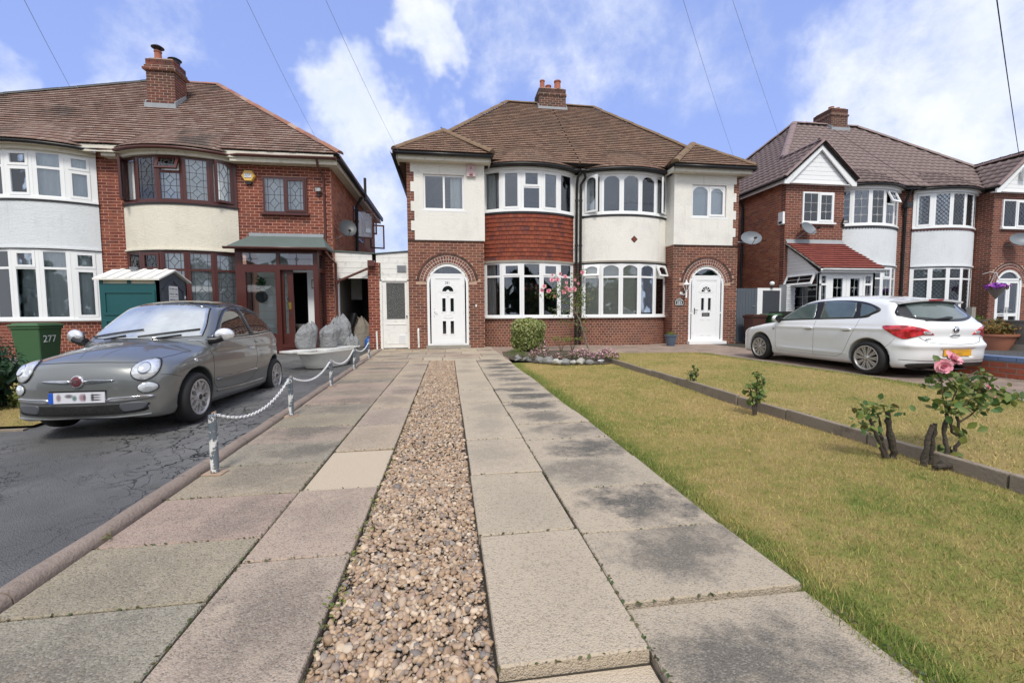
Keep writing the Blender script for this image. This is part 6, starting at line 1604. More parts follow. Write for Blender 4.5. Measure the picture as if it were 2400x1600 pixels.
        prof = [(.001, -.075), (.05, -.072), (.082, -.05), (.092, -.01), (.086, .03), (.06, .055), (.001, .065)]
        mm.lathe(prof, 20, b @ Matrix.Diagonal((.62, 1.22, .9, 1)) @ Matrix.Rotation(math.pi/2, 4, 'Y') @ Matrix.Rotation(math.pi/2, 4, 'Z'), False)
        cap = child(mm.build('door_mirror', plain('satin_silver', (.78, .78, .79), .25, .6, var=.02), None, 'all'), t)
        st = MB(); st.tube([(-.36, sg*.72, .93), (-.38, sg*.80, .935), (-.40, sg*.87, .965)], [.05, .04, .045], 10); child(st.build('mirror_arm', M_BLACKP, None, True), cap)
        gl = MB(); gl.lathe([(.001, 0), (.072, 0), (.075, .004), (.001, .006)], 20, b @ Matrix.Translation((-.048, 0, 0)) @ Matrix.Diagonal((1, 1.2, .85, 1)) @ Matrix.Rotation(-math.pi/2, 4, 'Y'), False); child(gl.build('mirror_glass', M_CARGLASS, None), cap)
        # lamps
        hc = (sg*.565, .66); car.patch('headlight_rim', ell(*hc, .108, .108), 0, 1, M_BLACKP, t, .010, 8); car.patch('headlight', ell(*hc, .099, .099), 0, 1, M_LAMP, t, .016, 10, dome=.03)
        car.patch('headlight_reflector', ell(hc[0], hc[1], .045, .045, 20), 0, 1, M_CHROME, t, .048, 5, dome=.006)
        dc_ = (sg*.60, .487); car.patch('side_lamp_rim', ell(*dc_, .076, .057), 0, 1, M_BLACKP, t, .007, 8); car.patch('side_lamp', ell(*dc_, .069, .051), 0, 1, M_LAMP, t, .013, 8, dome=.015)
        car.patch('bumper_trim', spline([(sg*.28, .395), (sg*.45, .402), (sg*.62, .408), (sg*.625, .385), (sg*.45, .368), (sg*.28, .36)], 4), 0, 1, M_CHROME, t, .016, 5)
        car.patch('grille_insert', spline([(sg*.385, .335), (sg*.55, .345), (sg*.60, .325), (sg*.57, .275), (sg*.44, .255), (sg*.39, .26)], 4), 0, 1, plain('dull_grey_plastic', (.075, .08, .09), .45), t, .008, 5)
        car.patch('nose_trim', spline([(sg*.075, .575), (sg*.20, .577), (sg*.335, .572), (sg*.20, .556), (sg*.075, .552)], 5), 0, 1, M_CHROME, t, .016, 4)
    gr = spline([(-.56, .335), (0, .325), (.56, .335), (.60, .30), (.54, .245), (0, .225), (-.54, .245), (-.60, .30)], 6)
    def _mesh(tt):
        w = tt.vor(tt.vm('MULTIPLY', tt.objc(), (1, 1, 1.6)), 45.); setp(tt, Base__Color=tt.mix(w, (.004, .004, .004), (.03, .03, .03)), Roughness=.5)
    car.patch('lower_grille', gr, 0, 1, mat('grille_mesh', _mesh), t, .004, 8)
    car.line('bonnet_line', [(-.57, .735), (-.45, .735), (-.2, .745), (0, .748), (.2, .745), (.45, .735), (.57, .735)], 0, 1, M_LEAD, t, .005, -.001)
    for sg in (1, -1):
        car.line('bonnet_line', [(.44, sg*.585), (.2, sg*.64), (-.06, sg*.665)], 2, 1, M_LEAD, t, .004, -.001)
        car.line('bonnet_crease', [(.52, sg*.10), (.2, sg*.17), (-.05, sg*.235)], 2, 1, M_FIAT, t, .006, -.002)
    car.line('lip_line', [(-.62, .215), (-.3, .20), (0, .197), (.3, .20), (.62, .215)], 0, 1, M_FIAT, t, .012, .004)
    # badge
    car.patch('badge_rim', ell(0, .565, .058, .058), 0, 1, M_CHROME, t, .020, 5, dome=.004); bd = car.patch('badge', ell(0, .565, .049, .049), 0, 1, plain('badge_red', (.12, .025, .035), .3), t, .025, 4, dome=.004)
    xb = car.shell([(0, 0, .565)], 0, 1)[0][0]
    o = text_mesh('FIAT', .040, M_CHROME, 'badge_lettering', None, Vector((xb+.036, 0, .565)), m3((0, 1, 0), (0, 0, 1), (1, 0, 0)), .001); o.data.transform(Matrix.Translation((xb, 0, .565)) @ Matrix.Diagonal((1, .82, 1.55, 1)) @ Matrix.Translation((-xb, 0, -.565))); o.parent = t
    # plate
    P = MB(); P.box(xb+.012, xb+.022, -.26, .26, .358, .462)
    pm = platemat('front_plate_print', (.62, .62, .66), [(.18, .52, .035, .30, (.18, .10, .11), .8), (.36, .66, .06, .16, (.06, .05, .06), .85), (.46, .45, .035, .22, (.03, .12, .10), .85), (.60, .5, .05, .30, (.22, .06, .09), .75), (.64, .5, .02, .3, (.05, .04, .05), .7), (.84, .74, .08, .07, (.03, .03, .03), .9), (.84, .5, .08, .06, (.03, .03, .03), .9), (.84, .26, .08, .07, (.03, .03, .03), .9), (.78, .5, .025, .30, (.03, .03, .03), .9)])
    # print runs along the plate: remap generated y to x
    nt = pm.node_tree
    for nd in nt.nodes:
        if nd.type == 'SEPXYZ':
            for l in list(nd.outputs[0].links): to = l.to_socket; nt.links.remove(l); nt.links.new(nd.outputs[1], to)
    child(P.build('number_plate', pm, None), t); B = MB(); B.box(xb+.0225, xb+.0235, -.26, -.215, .358, .462); child(B.build('plate_band', plain('euro_blue', (.02, .09, .45), .35, var=.03), None), t)
    H = MB(); H.box(xb+.0, xb+.012, -.262, .262, .455, .478); child(H.build('plate_holder', M_BLACKP, None), t)
    # wipers
    for (y0, y1, yp) in ((-.62, .02, -.12), (.03, .58, .45)):
        pts = car.shell([(0, y, .992+.012*k) for k, y in enumerate(np.linspace(y0, y1, 8))], 0, 1); pts[:, 0] += .03; w = MB(); w.tube([tuple(p) for p in pts], .009, 6)
        a = car.shell([(0, yp-.25, .965), (0, yp, 1.005)], 0, 1); a[:, 0] += .035; w.tube([tuple(p) for p in a], .011, 6); child(w.build('wiper', M_BLACKP, None), t)
    for x in (0, -2.3):
        for sg in (1, -1): wheel(t, x, sg*.795, .288, .202, .185, 7, 'fork', M_ALLOY)
    u = MB(); u.box(-2.6, .5, -.38, .38, .16, .30); child(u.build('underbody', M_DARK, None), t)
    return t
def astra():
    side = [(.55, .21), (.76, .20), (.90, .24), (.935, .38), (.93, .52), (.905, .64), (.82, .735), (.62, .825), (.30, .915), (.0, .975), (-.28, 1.02, 'c'), (-.62, 1.22), (-.95, 1.395), (-1.2, 1.465), (-1.55, 1.505), (-1.95, 1.508), (-2.4, 1.478), (-2.75, 1.43), (-2.985, 1.375, 'c'), (-3.13, 1.20), (-3.28, 1.035), (-3.37, .965), (-3.40, .86), (-3.39, .74), (-3.42, .655), (-3.47, .58), (-3.475, .44), (-3.44, .33), (-3.36, .245), (-3.1, .2), (-2.0, .19), (-.6, .19)]
    hp = [(.935, 0), (.925, .25), (.89, .46), (.80, .64), (.62, .775), (.35, .852), (-.1, .89), (-.9, .902), (-1.8, .905), (-2.5, .902), (-2.9, .875), (-3.18, .80), (-3.36, .66), (-3.445, .45), (-3.47, .22)]
    plan = hp+[(-3.475, 0)]+[(a, -b) for a, b in hp[::-1] if b > 0]
    half = [(0, .13), (.66, .13), (.80, .19), (.855, .28), (.885, .42), (.902, .58), (.905, .72), (.89, .84), (.86, .93), (.825, 1.0), (.77, 1.11), (.70, 1.25), (.635, 1.375), (.56, 1.47), (.45, 1.58), (.2, 1.64), (0, 1.65)]
    sect = half+[(-a, b) for a, b in half[::-1] if a > 0]
    crown = lambda x, z: np.where(z > .98, np.interp(x, [-3.5, -2.9, -1.0, -.2], [.06, .10, .11, .12]), np.interp(x, [-3.5, -3, -.2, .9], [.03, .08, .12, .10]))
    bow = lambda x, z: np.interp(x, [-3.5, -2.9, -2.2, -1.1, -.3, .3, .95], [-.16, -.20, 0, .12, .28, .18, .08])
    def feat(x, y, z):
        g = -.012*np.exp(-((z-.84-.02*(-x)/3)/.03)**2)*np.clip((-x-.2)/.5, 0, 1)*np.clip((x+3.3)/.3, 0, 1)*(y > .6)          # shoulder line
        g = g+.012*np.exp(-((z-.50)/.14)**2)*np.clip((-x-.45)/.3, 0, 1)*np.clip((x+2.25)/.3, 0, 1)*(y > .6)                  # hollowed doors
        g = g-.010*np.exp(-((z-.36)/.03)**2)*np.clip((-x-.45)/.3, 0, 1)*np.clip((x+2.35)/.3, 0, 1)*(y > .6)
        g = g-.030*np.exp(-((z-.585)/.06)**2)*np.clip((-3.05-x)/.25, 0, 1)                                                   # bumper shelf
        g = g+.020*np.clip(1-np.maximum(np.abs(y)/.36, np.abs(z-.46)/.085), 0, .2)*5*(x < -3.2)                             # plate recess
        return g
    car = Car(side, plan, sect, crown, bow, [(0, .315), (-2.685, .315)], .372, (.085, .08), feat)
    t = thing('parked_car', 'white five-door hatchback parked nose towards the houses', 'car', (0, 0, 0))
    V, Fc = car.mesh(.0165); npmesh('body', V, Fc, M_AST, t, 'all')
    al = [(-.30, .965), (-.52, 1.10), (-.85, 1.275), (-1.10, 1.355), (-1.45, 1.405), (-1.95, 1.41), (-2.35, 1.375), (-2.62, 1.30), (-2.78, 1.205), (-2.66, 1.12), (-2.50, 1.055), (-1.6, 1.02), (-.9, .99)]
    f1 = [(-.62, 1.0), (-.66, 1.09), (-.90, 1.255), (-1.12, 1.335), (-1.36, 1.375, 'c'), (-1.43, 1.18), (-1.47, 1.03, 'c'), (-1.0, 1.012)]
    f2 = [(-1.53, 1.385, 'c'), (-1.9, 1.388), (-2.25, 1.355, 'c'), (-2.31, 1.20), (-2.32, 1.065, 'c'), (-1.9, 1.045), (-1.60, 1.035, 'c'), (-1.57, 1.2)]
    f3 = [(-2.36, 1.335, 'c'), (-2.58, 1.275), (-2.70, 1.205, 'c'), (-2.60, 1.13), (-2.46, 1.075, 'c'), (-2.40, 1.2)]
    M_ASTG = plain('pale_car_glass', (.085, .115, .11), .02, spec=.8, var=.5, coat=.5)
    for sg in (1, -1):
        car.patch('window_seal', spline(al, 5), 1, sg, M_BLACKP, t, .003, 10)
        for f in (f1, f2, f3): car.patch('side_window', spline(f, 5), 1, sg, M_ASTG, t, .008, 10)
        car.line('door_shut_line', [(-.46, .965), (-.50, .72), (-.49, .40), (-.52, .285), (-1.0, .27), (-1.52, .27), (-1.52, .5), (-1.54, .75), (-1.535, 1.0)], 1, sg, M_LEAD, t, .003, -.001)
        car.line('door_shut_line', [(-1.53, .27), (-2.05, .28), (-2.19, .35), (-2.27, .50), (-2.36, .70), (-2.44, .86), (-2.47, 1.04)], 1, sg, M_LEAD, t, .003, -.001)
        car.line('bumper_line', [(-2.95, .50), (-3.05, .60), (-3.12, .70)], 1, sg, M_LEAD, t, .0025, -.001)
        for hx in (-1.30, -2.16): car.patch('door_handle', spline([(hx, .845), (hx-.10, .858), (hx-.20, .85), (hx-.21, .828), (hx-.1, .818), (hx-.01, .825)], 4), 1, sg, M_AST, t, .024, 5); car.patch('handle_recess', spline([(hx-.03, .83), (hx-.1, .835), (hx-.18, .83), (hx-.17, .80), (hx-.1, .792), (hx-.04, .80)], 4), 1, sg, M_GREYM, t, .003, 4)
        b = Matrix.Translation((-.62, sg*.985, 1.035)) @ Matrix.Rotation(sg*.25, 4, 'Z'); mm = MB()
        mm.lathe([(.001, -.085), (.05, -.08), (.085, -.05), (.09, 0), (.08, .04), (.05, .06), (.001, .066)], 20, b @ Matrix.Diagonal((.7, 1.1, .85, 1)) @ Matrix.Rotation(math.pi/2, 4, 'Y') @ Matrix.Rotation(math.pi/2, 4, 'Z'), False); cap = child(mm.build('door_mirror', M_AST, None, 'all'), t)
        st = MB(); st.tube([(-.55, sg*.82, .985), (-.58, sg*.90, 1.0)], [.06, .05], 10); child(st.build('mirror_arm', M_BLACKP, None, True), cap)
        gl = MB(); gl.lathe([(.001, 0), (.078, 0), (.08, .005), (.001, .006)], 20, b @ Matrix.Translation((-.055, 0, 0)) @ Matrix.Diagonal((1, 1.1, .85, 1)) @ Matrix.Rotation(-math.pi/2, 4, 'Y'), False); child(gl.build('mirror_glass', M_BLACKP, None), cap)
        car.patch('headlight', spline([(.80, .66), (.62, .745), (.38, .80), (.40, .745), (.60, .665), (.78, .60)], 4), 1, sg, M_LAMP, t, .006, 6)
        car.patch('tail_light', spline([(-2.93, .915), (-3.10, .93), (-3.26, .93), (-3.33, .88), (-3.345, .78), (-3.26, .70), (-3.18, .715), (-3.05, .80)], 5), 1, sg, M_REDL, t, .008, 8)
        car.patch('tail_light', spline([(sg*.80, .925), (sg*.66, .91), (sg*.52, .87), (sg*.40, .80), (sg*.385, .768), (sg*.55, .768), (sg*.64, .745), (sg*.72, .725), (sg*.79, .76)], 5), 0, -1, M_REDL, t, .008, 8)
        car.patch('reversing_lamp', spline([(sg*.545, .83), (sg*.45, .825), (sg*.425, .785), (sg*.535, .785)], 4), 0, -1, M_LAMP, t, .013, 4)
        car.patch('side_badge', spline([(-.40, .80), (-.46, .80), (-.455, .775), (-.405, .775)], 3), 1, sg, M_GREYM, t, .005, 3)
        car.line('fog_crease', [(sg*.80, .335), (sg*.45, .322), (0, .318)], 0, -1, M_LEAD, t, .006, -.002)
    rwo = spline([(-.735, 1.10), (-.55, 1.045), (-.3, 1.005), (0, .995), (.3, 1.005), (.55, 1.045), (.735, 1.10, 'c'), (.70, 1.18), (.56, 1.335, 'c'), (.3, 1.36), (0, 1.365), (-.3, 1.36), (-.56, 1.335, 'c'), (-.70, 1.18)], 5)
    car.patch('tailgate_surround', rwo, 0, -1, M_BLACKP, t, .004, 12)
    rwi = spline([(-.53, 1.075), (0, 1.03), (.53, 1.075, 'c'), (.50, 1.2), (.45, 1.33), (0, 1.35), (-.45, 1.33), (-.50, 1.2)], 5); car.patch('rear_window', rwi, 0, -1, M_ASTG, t, .010, 12)
    ws = spline([(-.68, 1.03), (0, 1.0), (.68, 1.03, 'c'), (.55, 1.40, 'c'), (0, 1.44), (-.55, 1.40, 'c')], 6); car.patch('windscreen', ws, 0, 1, M_CARGLASS, t, .004, 12)
    sp = MB(); n = 15; ys = np.linspace(-.60, .60, n); top = car.shell([(-2.80, y, 0) for y in ys], 2, 1); vs = []
    for p, y in zip(top, ys): q = 1-(abs(y)/.62)**2.2*.55; vs += [tuple(p+(0, 0, .012)), (-3.09+.10*abs(y)**2+.0, y, 1.395-.12*y*y), (-3.08+.10*abs(y)**2, y, 1.362-.12*y*y), (-2.98, y, 1.35-.12*y*y)]
    sp.add(vs, [(4*i+j, 4*i+(j+1) % 4, 4*i+4+(j+1) % 4, 4*i+4+j) for i in range(n-1) for j in range(4)]+[(0, 1, 2, 3)[::-1], (4*n-4, 4*n-3, 4*n-2, 4*n-1)]); o = child(sp.build('roof_spoiler', M_AST, None, True), t)
    bm = bmesh.new(); bm.from_mesh(o.data); bmesh.ops.recalc_face_normals(bm, faces=bm.faces); bm.to_mesh(o.data); bm.free()
    bl = MB(); bl.box(-3.098, -3.082, -.14, .14, 1.366, 1.390); child(bl.build('high_brake_light', M_REDL, None), t)
    car.line('tailgate_line', [(-.60, .73), (-.50, .645), (-.3, .615), (0, .605), (.3, .615), (.50, .645), (.60, .73)], 0, -1, M_LEAD, t, .005, -.001)
    car.patch('diffuser', spline([(-.72, .275), (-.4, .285), (0, .288), (.4, .285), (.72, .275), (.66, .20), (0, .17), (-.66, .20)], 5), 0, -1, plain('black_bumper_plastic', (.035, .036, .038), .5), t, .012, 8)
    xb = float(car.shell([(0, 0, .46)], 0, -1)[0][0]); P = MB(); P.box(xb-.016, xb-.004, -.26, .26, .405, .515)
    pm = platemat('rear_plate_print', (.72, .37, .02), [(.35, .78, .25, .18, (.5, .27, .05), .7), (.45, .3, .12, .2, (.33, .19, .05), .7), (.75, .5, .10, .4, (.30, .20, .05), .75)]); nt = pm.node_tree
    for nd in nt.nodes:
        if nd.type == 'SEPXYZ':
            for l in list(nd.outputs[0].links): to = l.to_socket; nt.links.remove(l); nt.links.new(nd.outputs[1], to)
    child(P.build('number_plate', pm, None), t)
    xt = float(car.shell([(0, 0, .84)], 0, -1)[0][0]); bd = car.patch('badge_rim', ell(0, .855, .062, .062, 24), 0, -1, M_CHROME, t, .012, 4)
    car.patch('badge', ell(0, .855, .050, .050, 24), 0, -1, plain('badge_dark', (.10, .10, .11), .3, .4), t, .014, 4)
    car.patch('badge_emblem', spline([(-.03, .885), (0, .90), (.03, .88), (.012, .865), (.03, .84), (.0, .815), (-.03, .83), (-.005, .85), (-.035, .862)], 4), 0, -1, M_CHROME, t, .019, 4)
    car.patch('tailgate_handle', spline([(-.09, .768), (0, .774), (.09, .768), (.07, .73), (0, .722), (-.07, .73)], 4), 0, -1, M_AST, t, .016, 5); car.patch('handle_recess', spline([(-.08, .768), (0, .772), (.08, .768), (.075, .748), (0, .75), (-.075, .748)], 4), 0, -1, M_BLACKP, t, .019, 4)
    xa = float(car.shell([(0, .47, .69)], 0, -1)[0][0]); o = text_mesh('ASTRA', .05, M_CHROME, 'model_lettering', None, Vector((xa-.006, .46, .69)), m3((0, -1, 0), (0, 0, 1), (-1, 0, 0)), .003); o.parent = t
    pts = car.shell([(0, y, 1.055-.03*(y-.05)/.35) for y in np.linspace(.42, -.08, 8)], 0, -1); pts[:, 0] -= .025; w = MB(); w.tube([tuple(p) for p in pts], [.012, .016, .018, .018, .02, .026, .03, .02], 8); child(w.build('rear_wiper', M_BLACKP, None, True), t)
    an = MB(); an.tube([(-2.5, 0, 1.47), (-2.62, 0, 1.52)], .008, 6); child(an.build('aerial', M_BLACKP, None), t)
    for x in (0, -2.685):
        for sg in (1, -1): wheel(t, x, sg*.888, .315, .225, .205, 10, 'twin', M_ALLOY)
    u = MB(); u.box(-3.2, .7, -.38, .38, .15, .30); child(u.build('underbody', M_DARK, None), t)
    return t
FI = fiat(); FI.scale = (.925, .875, .935); FI.rotation_euler = (0, -.030, -math.pi/2); FI.location = (-3.375, 5.12, -.068)
AS = astra(); AS.scale = (.967, .967, .915); AS.rotation_euler = (0, 0, math.pi/2); AS.location = (7.95, 9.09, 0.0)
# ================================================================== SMALLER THINGS
# ---- posts and chains along the kerb
def _post(t):
    p = t.objc(); n = t.noise(p, 7., 6, .72, .4); k = t.ss(n, .46, .485); z = t.n('ShaderNodeSeparateXYZ', Vector=p).outputs[2]
    c = t.mix(k, (.72, .72, .70), (.135, .16, .185)); c = t.mix(t.m('MULTIPLY', t.ss(t.noise(p, 16., 4), .55, .65), t.m('MAXIMUM', t.ss(z, .06, .0), t.ss(z, .39, .42))), c, (.26, .12, .05))
    setp(t, Base__Color=c, Roughness=.6); bump(t, t.m('MULTIPLY', k, -1.), .003)
M_POSTP = mat('flaking_white_paint', _post)
M_RUST = plain('rusty_plate', (.38, .27, .19), .85, var=.4, dirt=.5)
M_CHAINW = plain('white_plastic_chain', (.80, .80, .79), .45, var=.05)
PB = [(-1.60, 3.19, .405, .026), (-1.68, 4.90, .415, .026), (-1.755, 6.82, .40, .025), (-1.845, 8.89, .42, .025), (-1.925, 10.97, .42, .025)]
PL = ['flaking white bollard post nearest the camera, with rusty foot plate', 'flaking white chain post second along the kerb, level with the small grey car', 'flaking white chain post third along the kerb, in front of the bath', 'slim white chain post fourth along the kerb, right of the bath', 'slim white chain post last along the kerb, beside the brick pier']
for (x, y, H, r), lb in zip(PB, PL):
    t = thing('chain_post', lb, 'post', (x, y, 0), random.uniform(-.2, .2), 'posts along the drive kerb'); b = MB()
    b.lathe([(r, .0), (r, H-.015), (r*1.04, H-.012), (r*1.02, H), (.001, H+.004)], 18, Matrix.Rotation(random.uniform(-.012, .012), 4, 'Y')); o = b.build('shaft', M_POSTP, None, True); o.parent = t
    p = MB(); p.obox((-.065, -.05, .0), (.13, 0, 0), (0, .10, 0), (0, 0, .006)); o = p.build('foot_plate', M_RUST, None); o.parent = t
    h = MB(); h.tube([(0, 0, H), (0, .0, H+.012), (.012, .02, H+.018), (.0, .035, H+.008)], .005, 6); o = h.build('hook', M_RUST, None, True); o.parent = t
for i in range(4):
    a = Vector((PB[i][0], PB[i][1]+.04, PB[i][2]-.005)); b = Vector((PB[i+1][0], PB[i+1][1]-.03, PB[i+1][2]-.005)); sag = (.155, .135, .15, .13)[i]; L = 0; N = 200
    pts = [a.lerp(b, k/N)+Vector((0, 0, -sag*4*(k/N)*(1-k/N))) for k in range(N+1)]; cum = [0]
    for p, q in zip(pts[:-1], pts[1:]): cum.append(cum[-1]+(q-p).length)
    st = .037; n = int(cum[-1]/st); mb = MB()
    for k in range(n):
        s_ = (k+.5)*st; j = min(range(N), key=lambda q: abs(cum[q]-s_)); c = pts[j]; tg = (pts[min(j+1, N)]-pts[max(j-1, 0)]).normalized(); sd = tg.cross(Vector((0, 0, 1))).normalized(); up = sd.cross(tg)
        w = (sd*math.cos(.8)+up*math.sin(.8)) if k % 2 else (sd*math.cos(.8)-up*math.sin(.8)); ring_ = []
        for q in range(8): an = 2*math.pi*q/8; ring_.append(c+tg*.0245*math.cos(an)+w*.0105*math.sin(an))
        mb.tube(ring_+[ring_[0]], .0036, 5, False)
    o = mb.build('chain', M_CHAINW, None, True); tag(o, ['white plastic chain slung between the two nearest posts', 'white plastic chain between the second and third posts', 'white plastic chain hanging in front of the bath', 'white plastic chain between the last two posts by the pier'][i], 'chain', 'chains along the drive kerb')
# ---- bath, board and rubble sacks
tub('old_bath', 'old white cast bath standing on the tarmac beside the chain posts', (-2.52, 9.55, -.02), 1.42, .62, .36, 1.15, M_ENAM)
b = MB(); b.obox((-3.28, 9.05, .345), (1.02, 1.25, .02), (.30, -.24, 0), (0, 0, .028)); b.obox((-2.62, 9.2, .35), (.46, 1.05, .02), (.2, -.08, 0), (0, 0, .025))
tag(b.build('white_board', plain('chipped_white_board', (.66, .65, .62), .6, var=.12, dirt=.6)), 'chipped white board laid across the old bath under the sacks', 'board')
M_SACK = plain('grey_plastic_sack', (.23, .235, .24), .5, var=.35, bscale=11, bdist=.07, dirt=.5)
def sack(label, x, y, z, r, H, seed, m=None):
    random.seed(seed); n, k = 40, 22; V = []
    ph = [random.uniform(0, 6.28) for _ in range(8)]
    for j in range(k+1):
        f = j/k; zz = H*f; rad = r*(.90+.18*math.sin(f*2.4)-.05*f) if f < .74 else r*(1.0-.55*((f-.74)/.26)**1.6)
        rad *= 1.0 if f > .03 else .86
        for i in range(n):
            a = 2*math.pi*i/n; w = 1+.045*math.sin(3*a+ph[0]+f*3)+.03*math.sin(7*a+ph[1]-f*5)+(.13*math.sin(9*a+ph[2]+f*2)*max(0, (f-.35)/.65))+.025*math.sin(13*a+8*f+ph[3])
            V.append((x+rad*w*math.cos(a)*1.0+.02*math.sin(f*4+ph[4]), y+rad*w*.82*math.sin(a), z+zz+.05*math.sin(5*a+ph[5])*f**3+.05*f*math.cos(a+ph[6])))
    Fc = [(j*n+i, j*n+(i+1) % n, (j+1)*n+(i+1) % n, (j+1)*n+i) for j in range(k) for i in range(n)]
    mb = MB(); mb.add(V, Fc+[tuple(k*n+i for i in range(n))]); o = mb.build('rubble_sack', m or M_SACK, None, 'all'); return tag(o, label, 'sack', 'rubble sacks by the bath')
sack('squat grey rubble sack at the left end of the board on the bath', -2.90, 9.50, .38, .20, .48, 3)
sack('slumped grey rubble sack in the middle of the board, between two others', -2.52, 9.72, .38, .20, .46, 5)
sack('tall grey rubble sack at the back right, behind the middle sack', -2.42, 10.3, .20, .22, .82, 9)
sack('grey rubble sack standing on the ground at the right end of the bath', -2.14, 10.15, -.02, .17, .60, 11)
random.seed(21)
# clutter in the passage
sack('crumpled beige dust sheet heaped in the open passage', -2.86, 15.0, 0, .26, .95, 31, plain('beige_cloth', (.33, .29, .24), .9, var=.3, bscale=12, bdist=.03))
cb = MB(); cb.lathe([(.001, 0), (.13, 0), (.135, .02), (.13, .24), (.10, .30), (.05, .33), (.05, .38), (.001, .38)], 20, Matrix.Translation((-2.56, 14.6, 0)), False); tag(cb.build('blue_container', plain('blue_plastic', (.03, .13, .42), .4, var=.1), None, True), 'blue plastic container on the passage floor by the pier', 'container')
gb_ = MB(); gb_.lathe([(.001, 0), (.10, 0), (.11, .3), (.08, .42), (.001, .45)], 16, Matrix.Translation((-3.12, 14.75, .72)) @ Matrix.Rotation(.3, 4, 'Y'), False); tag(gb_.build('dark_bag', M_BLACKP, None, True), 'dark bag slumped on the clutter at the left of the passage', 'bag')
# ---- short white pipe by the pier
pp = MB(); pp.tube([(-2.20, 13.98, 0), (-2.21, 13.98, .50), (-2.205, 13.98, .56)], .028, 10); tag(pp.build('white_pipe', M_WHITE, None, True), 'short white pipe standing against the foot of the brick pier', 'pipe')
# ---- portable toilet
def toilet():
    t = thing('portable_toilet', 'teal and grey portable toilet with white roof behind the small grey car', 'portable toilet', (-6.45, 10.5, 0)); x0, x1, y0, y1, H, pk = -7.0, -5.92, 10.0, 11.0, 1.83, 2.04
    fr = Fr((x0, y0, 0), (1, 0, 0), (0, -1, 0)); W_ = x1-x0; teal = plain('teal_plastic', (.012, .085, .095), .4, var=.15); grey = plain('slate_plastic', (.07, .082, .10), .45, var=.12)
    b = MB(); holed(b, fr, 0, W_, .0, H, [(.06, W_/2-.03, 1.74, 1.81), (W_/2+.03, W_-.06, 1.74, 1.81)], -.05, 0)
    for u0, u1, v0, v1 in ((.06, W_-.06, 1.10, 1.60), (.06, W_-.06, .50, 1.02)): holed(b, fr, u0, u1, v0, v1, [(u0+.05, u1-.05, v0+.05, v1-.05)], 0, .018)
    b.box(x0, x0+.04, y0+.05, y1, 0, H); b.box(x0, x1, y1-.04, y1, 0, H); b.build('wall', teal, t)
    fs = Fr((x1, y0, 0), (0, 1, 0), (1, 0, 0)); D_ = y1-y0; g = MB(); fs.poly(g, [(0, 0), (D_, 0), (D_, H), (D_/2, pk-.02), (0, H)], -.04, 0)
    arch = [(.14, 0), (.14, 1.62), (D_/2, 1.86), (D_-.14, 1.62), (D_-.14, 0)]
    for (a, c) in zip(arch[:-1], arch[1:]):
        va = Vector((*a, 0)); vc = Vector((*c, 0)); tt = (vc-va).normalized(); q = Vector((-tt.y, tt.x, 0))*.03; fs.poly(g, [tuple((va-q)[:2]), tuple((vc-q)[:2]), tuple((vc+q)[:2]), tuple((va+q)[:2])], 0, .02)
    g.build('gable_wall', grey, t)
    r = MB(); e = .07
    for (p, q) in (((y0-e, H-.02), (y0+D_/2, pk)), ((y1+e, H-.02), (y0+D_/2, pk))):
        r.prism([(x0-e, p[0], p[1]), (x1+e, p[0], p[1]), (x1+e, q[0], q[1]), (x0-e, q[0], q[1])], (0, 0, .035))
    for k in range(5): xx = x0+.1+k*.21; r.prism([(xx, y0-e, H+.015), (xx+.07, y0-e, H+.015), (xx+.07, y0+D_/2, pk+.03), (xx, y0+D_/2, pk+.03)], (0, 0, .025))
    r.build('roof', plain('white_roof_plastic', (.74, .73, .68), .5, var=.1, dirt=.2), t); v = MB(); v.lathe([(.06, 0), (.06, .07), (.08, .07), (.08, .09), (.001, .09)], 14, Matrix.Translation((-6.6, 10.4, pk-.02))); v.build('vent_pipe', M_GREYM, t, True)
    for u0 in (.06, W_/2+.03): vm = MB(); fr.bar(vm, u0, u0+W_/2-.09, 1.74, 1.81, -.03, -.02); vm.build('vent_strip', M_FASC, t)
    s = MB(); fs.bar(s, .34, .66, 1.36, 1.72, .001, .006); sn = s.build('hire_sign', M_UPVC, t); k = MB()
    fs.bar(k, .365, .635, 1.60, 1.605, .006, .008); fs.bar(k, .365, .635, 1.485, 1.493, .006, .008); k.build('sign_rule', M_LEAD, sn)
    for tx, z, sz in (('TO HIRE CALL', 1.655, .046), ('TOILET HIRE', 1.545, .054), ('0800 085 317', 1.425, .048)): text_mesh(tx, sz, M_LEAD, 'sign_lettering', sn, fs.p(.5, z, .007), m3((0, 1, 0), (0, 0, 1), (1, 0, 0)), .001)
    l = MB(); fs.bar(l, .86, .90, 1.46, 1.52, .0, .03); l.build('latch', M_UPVC, t)
toilet()
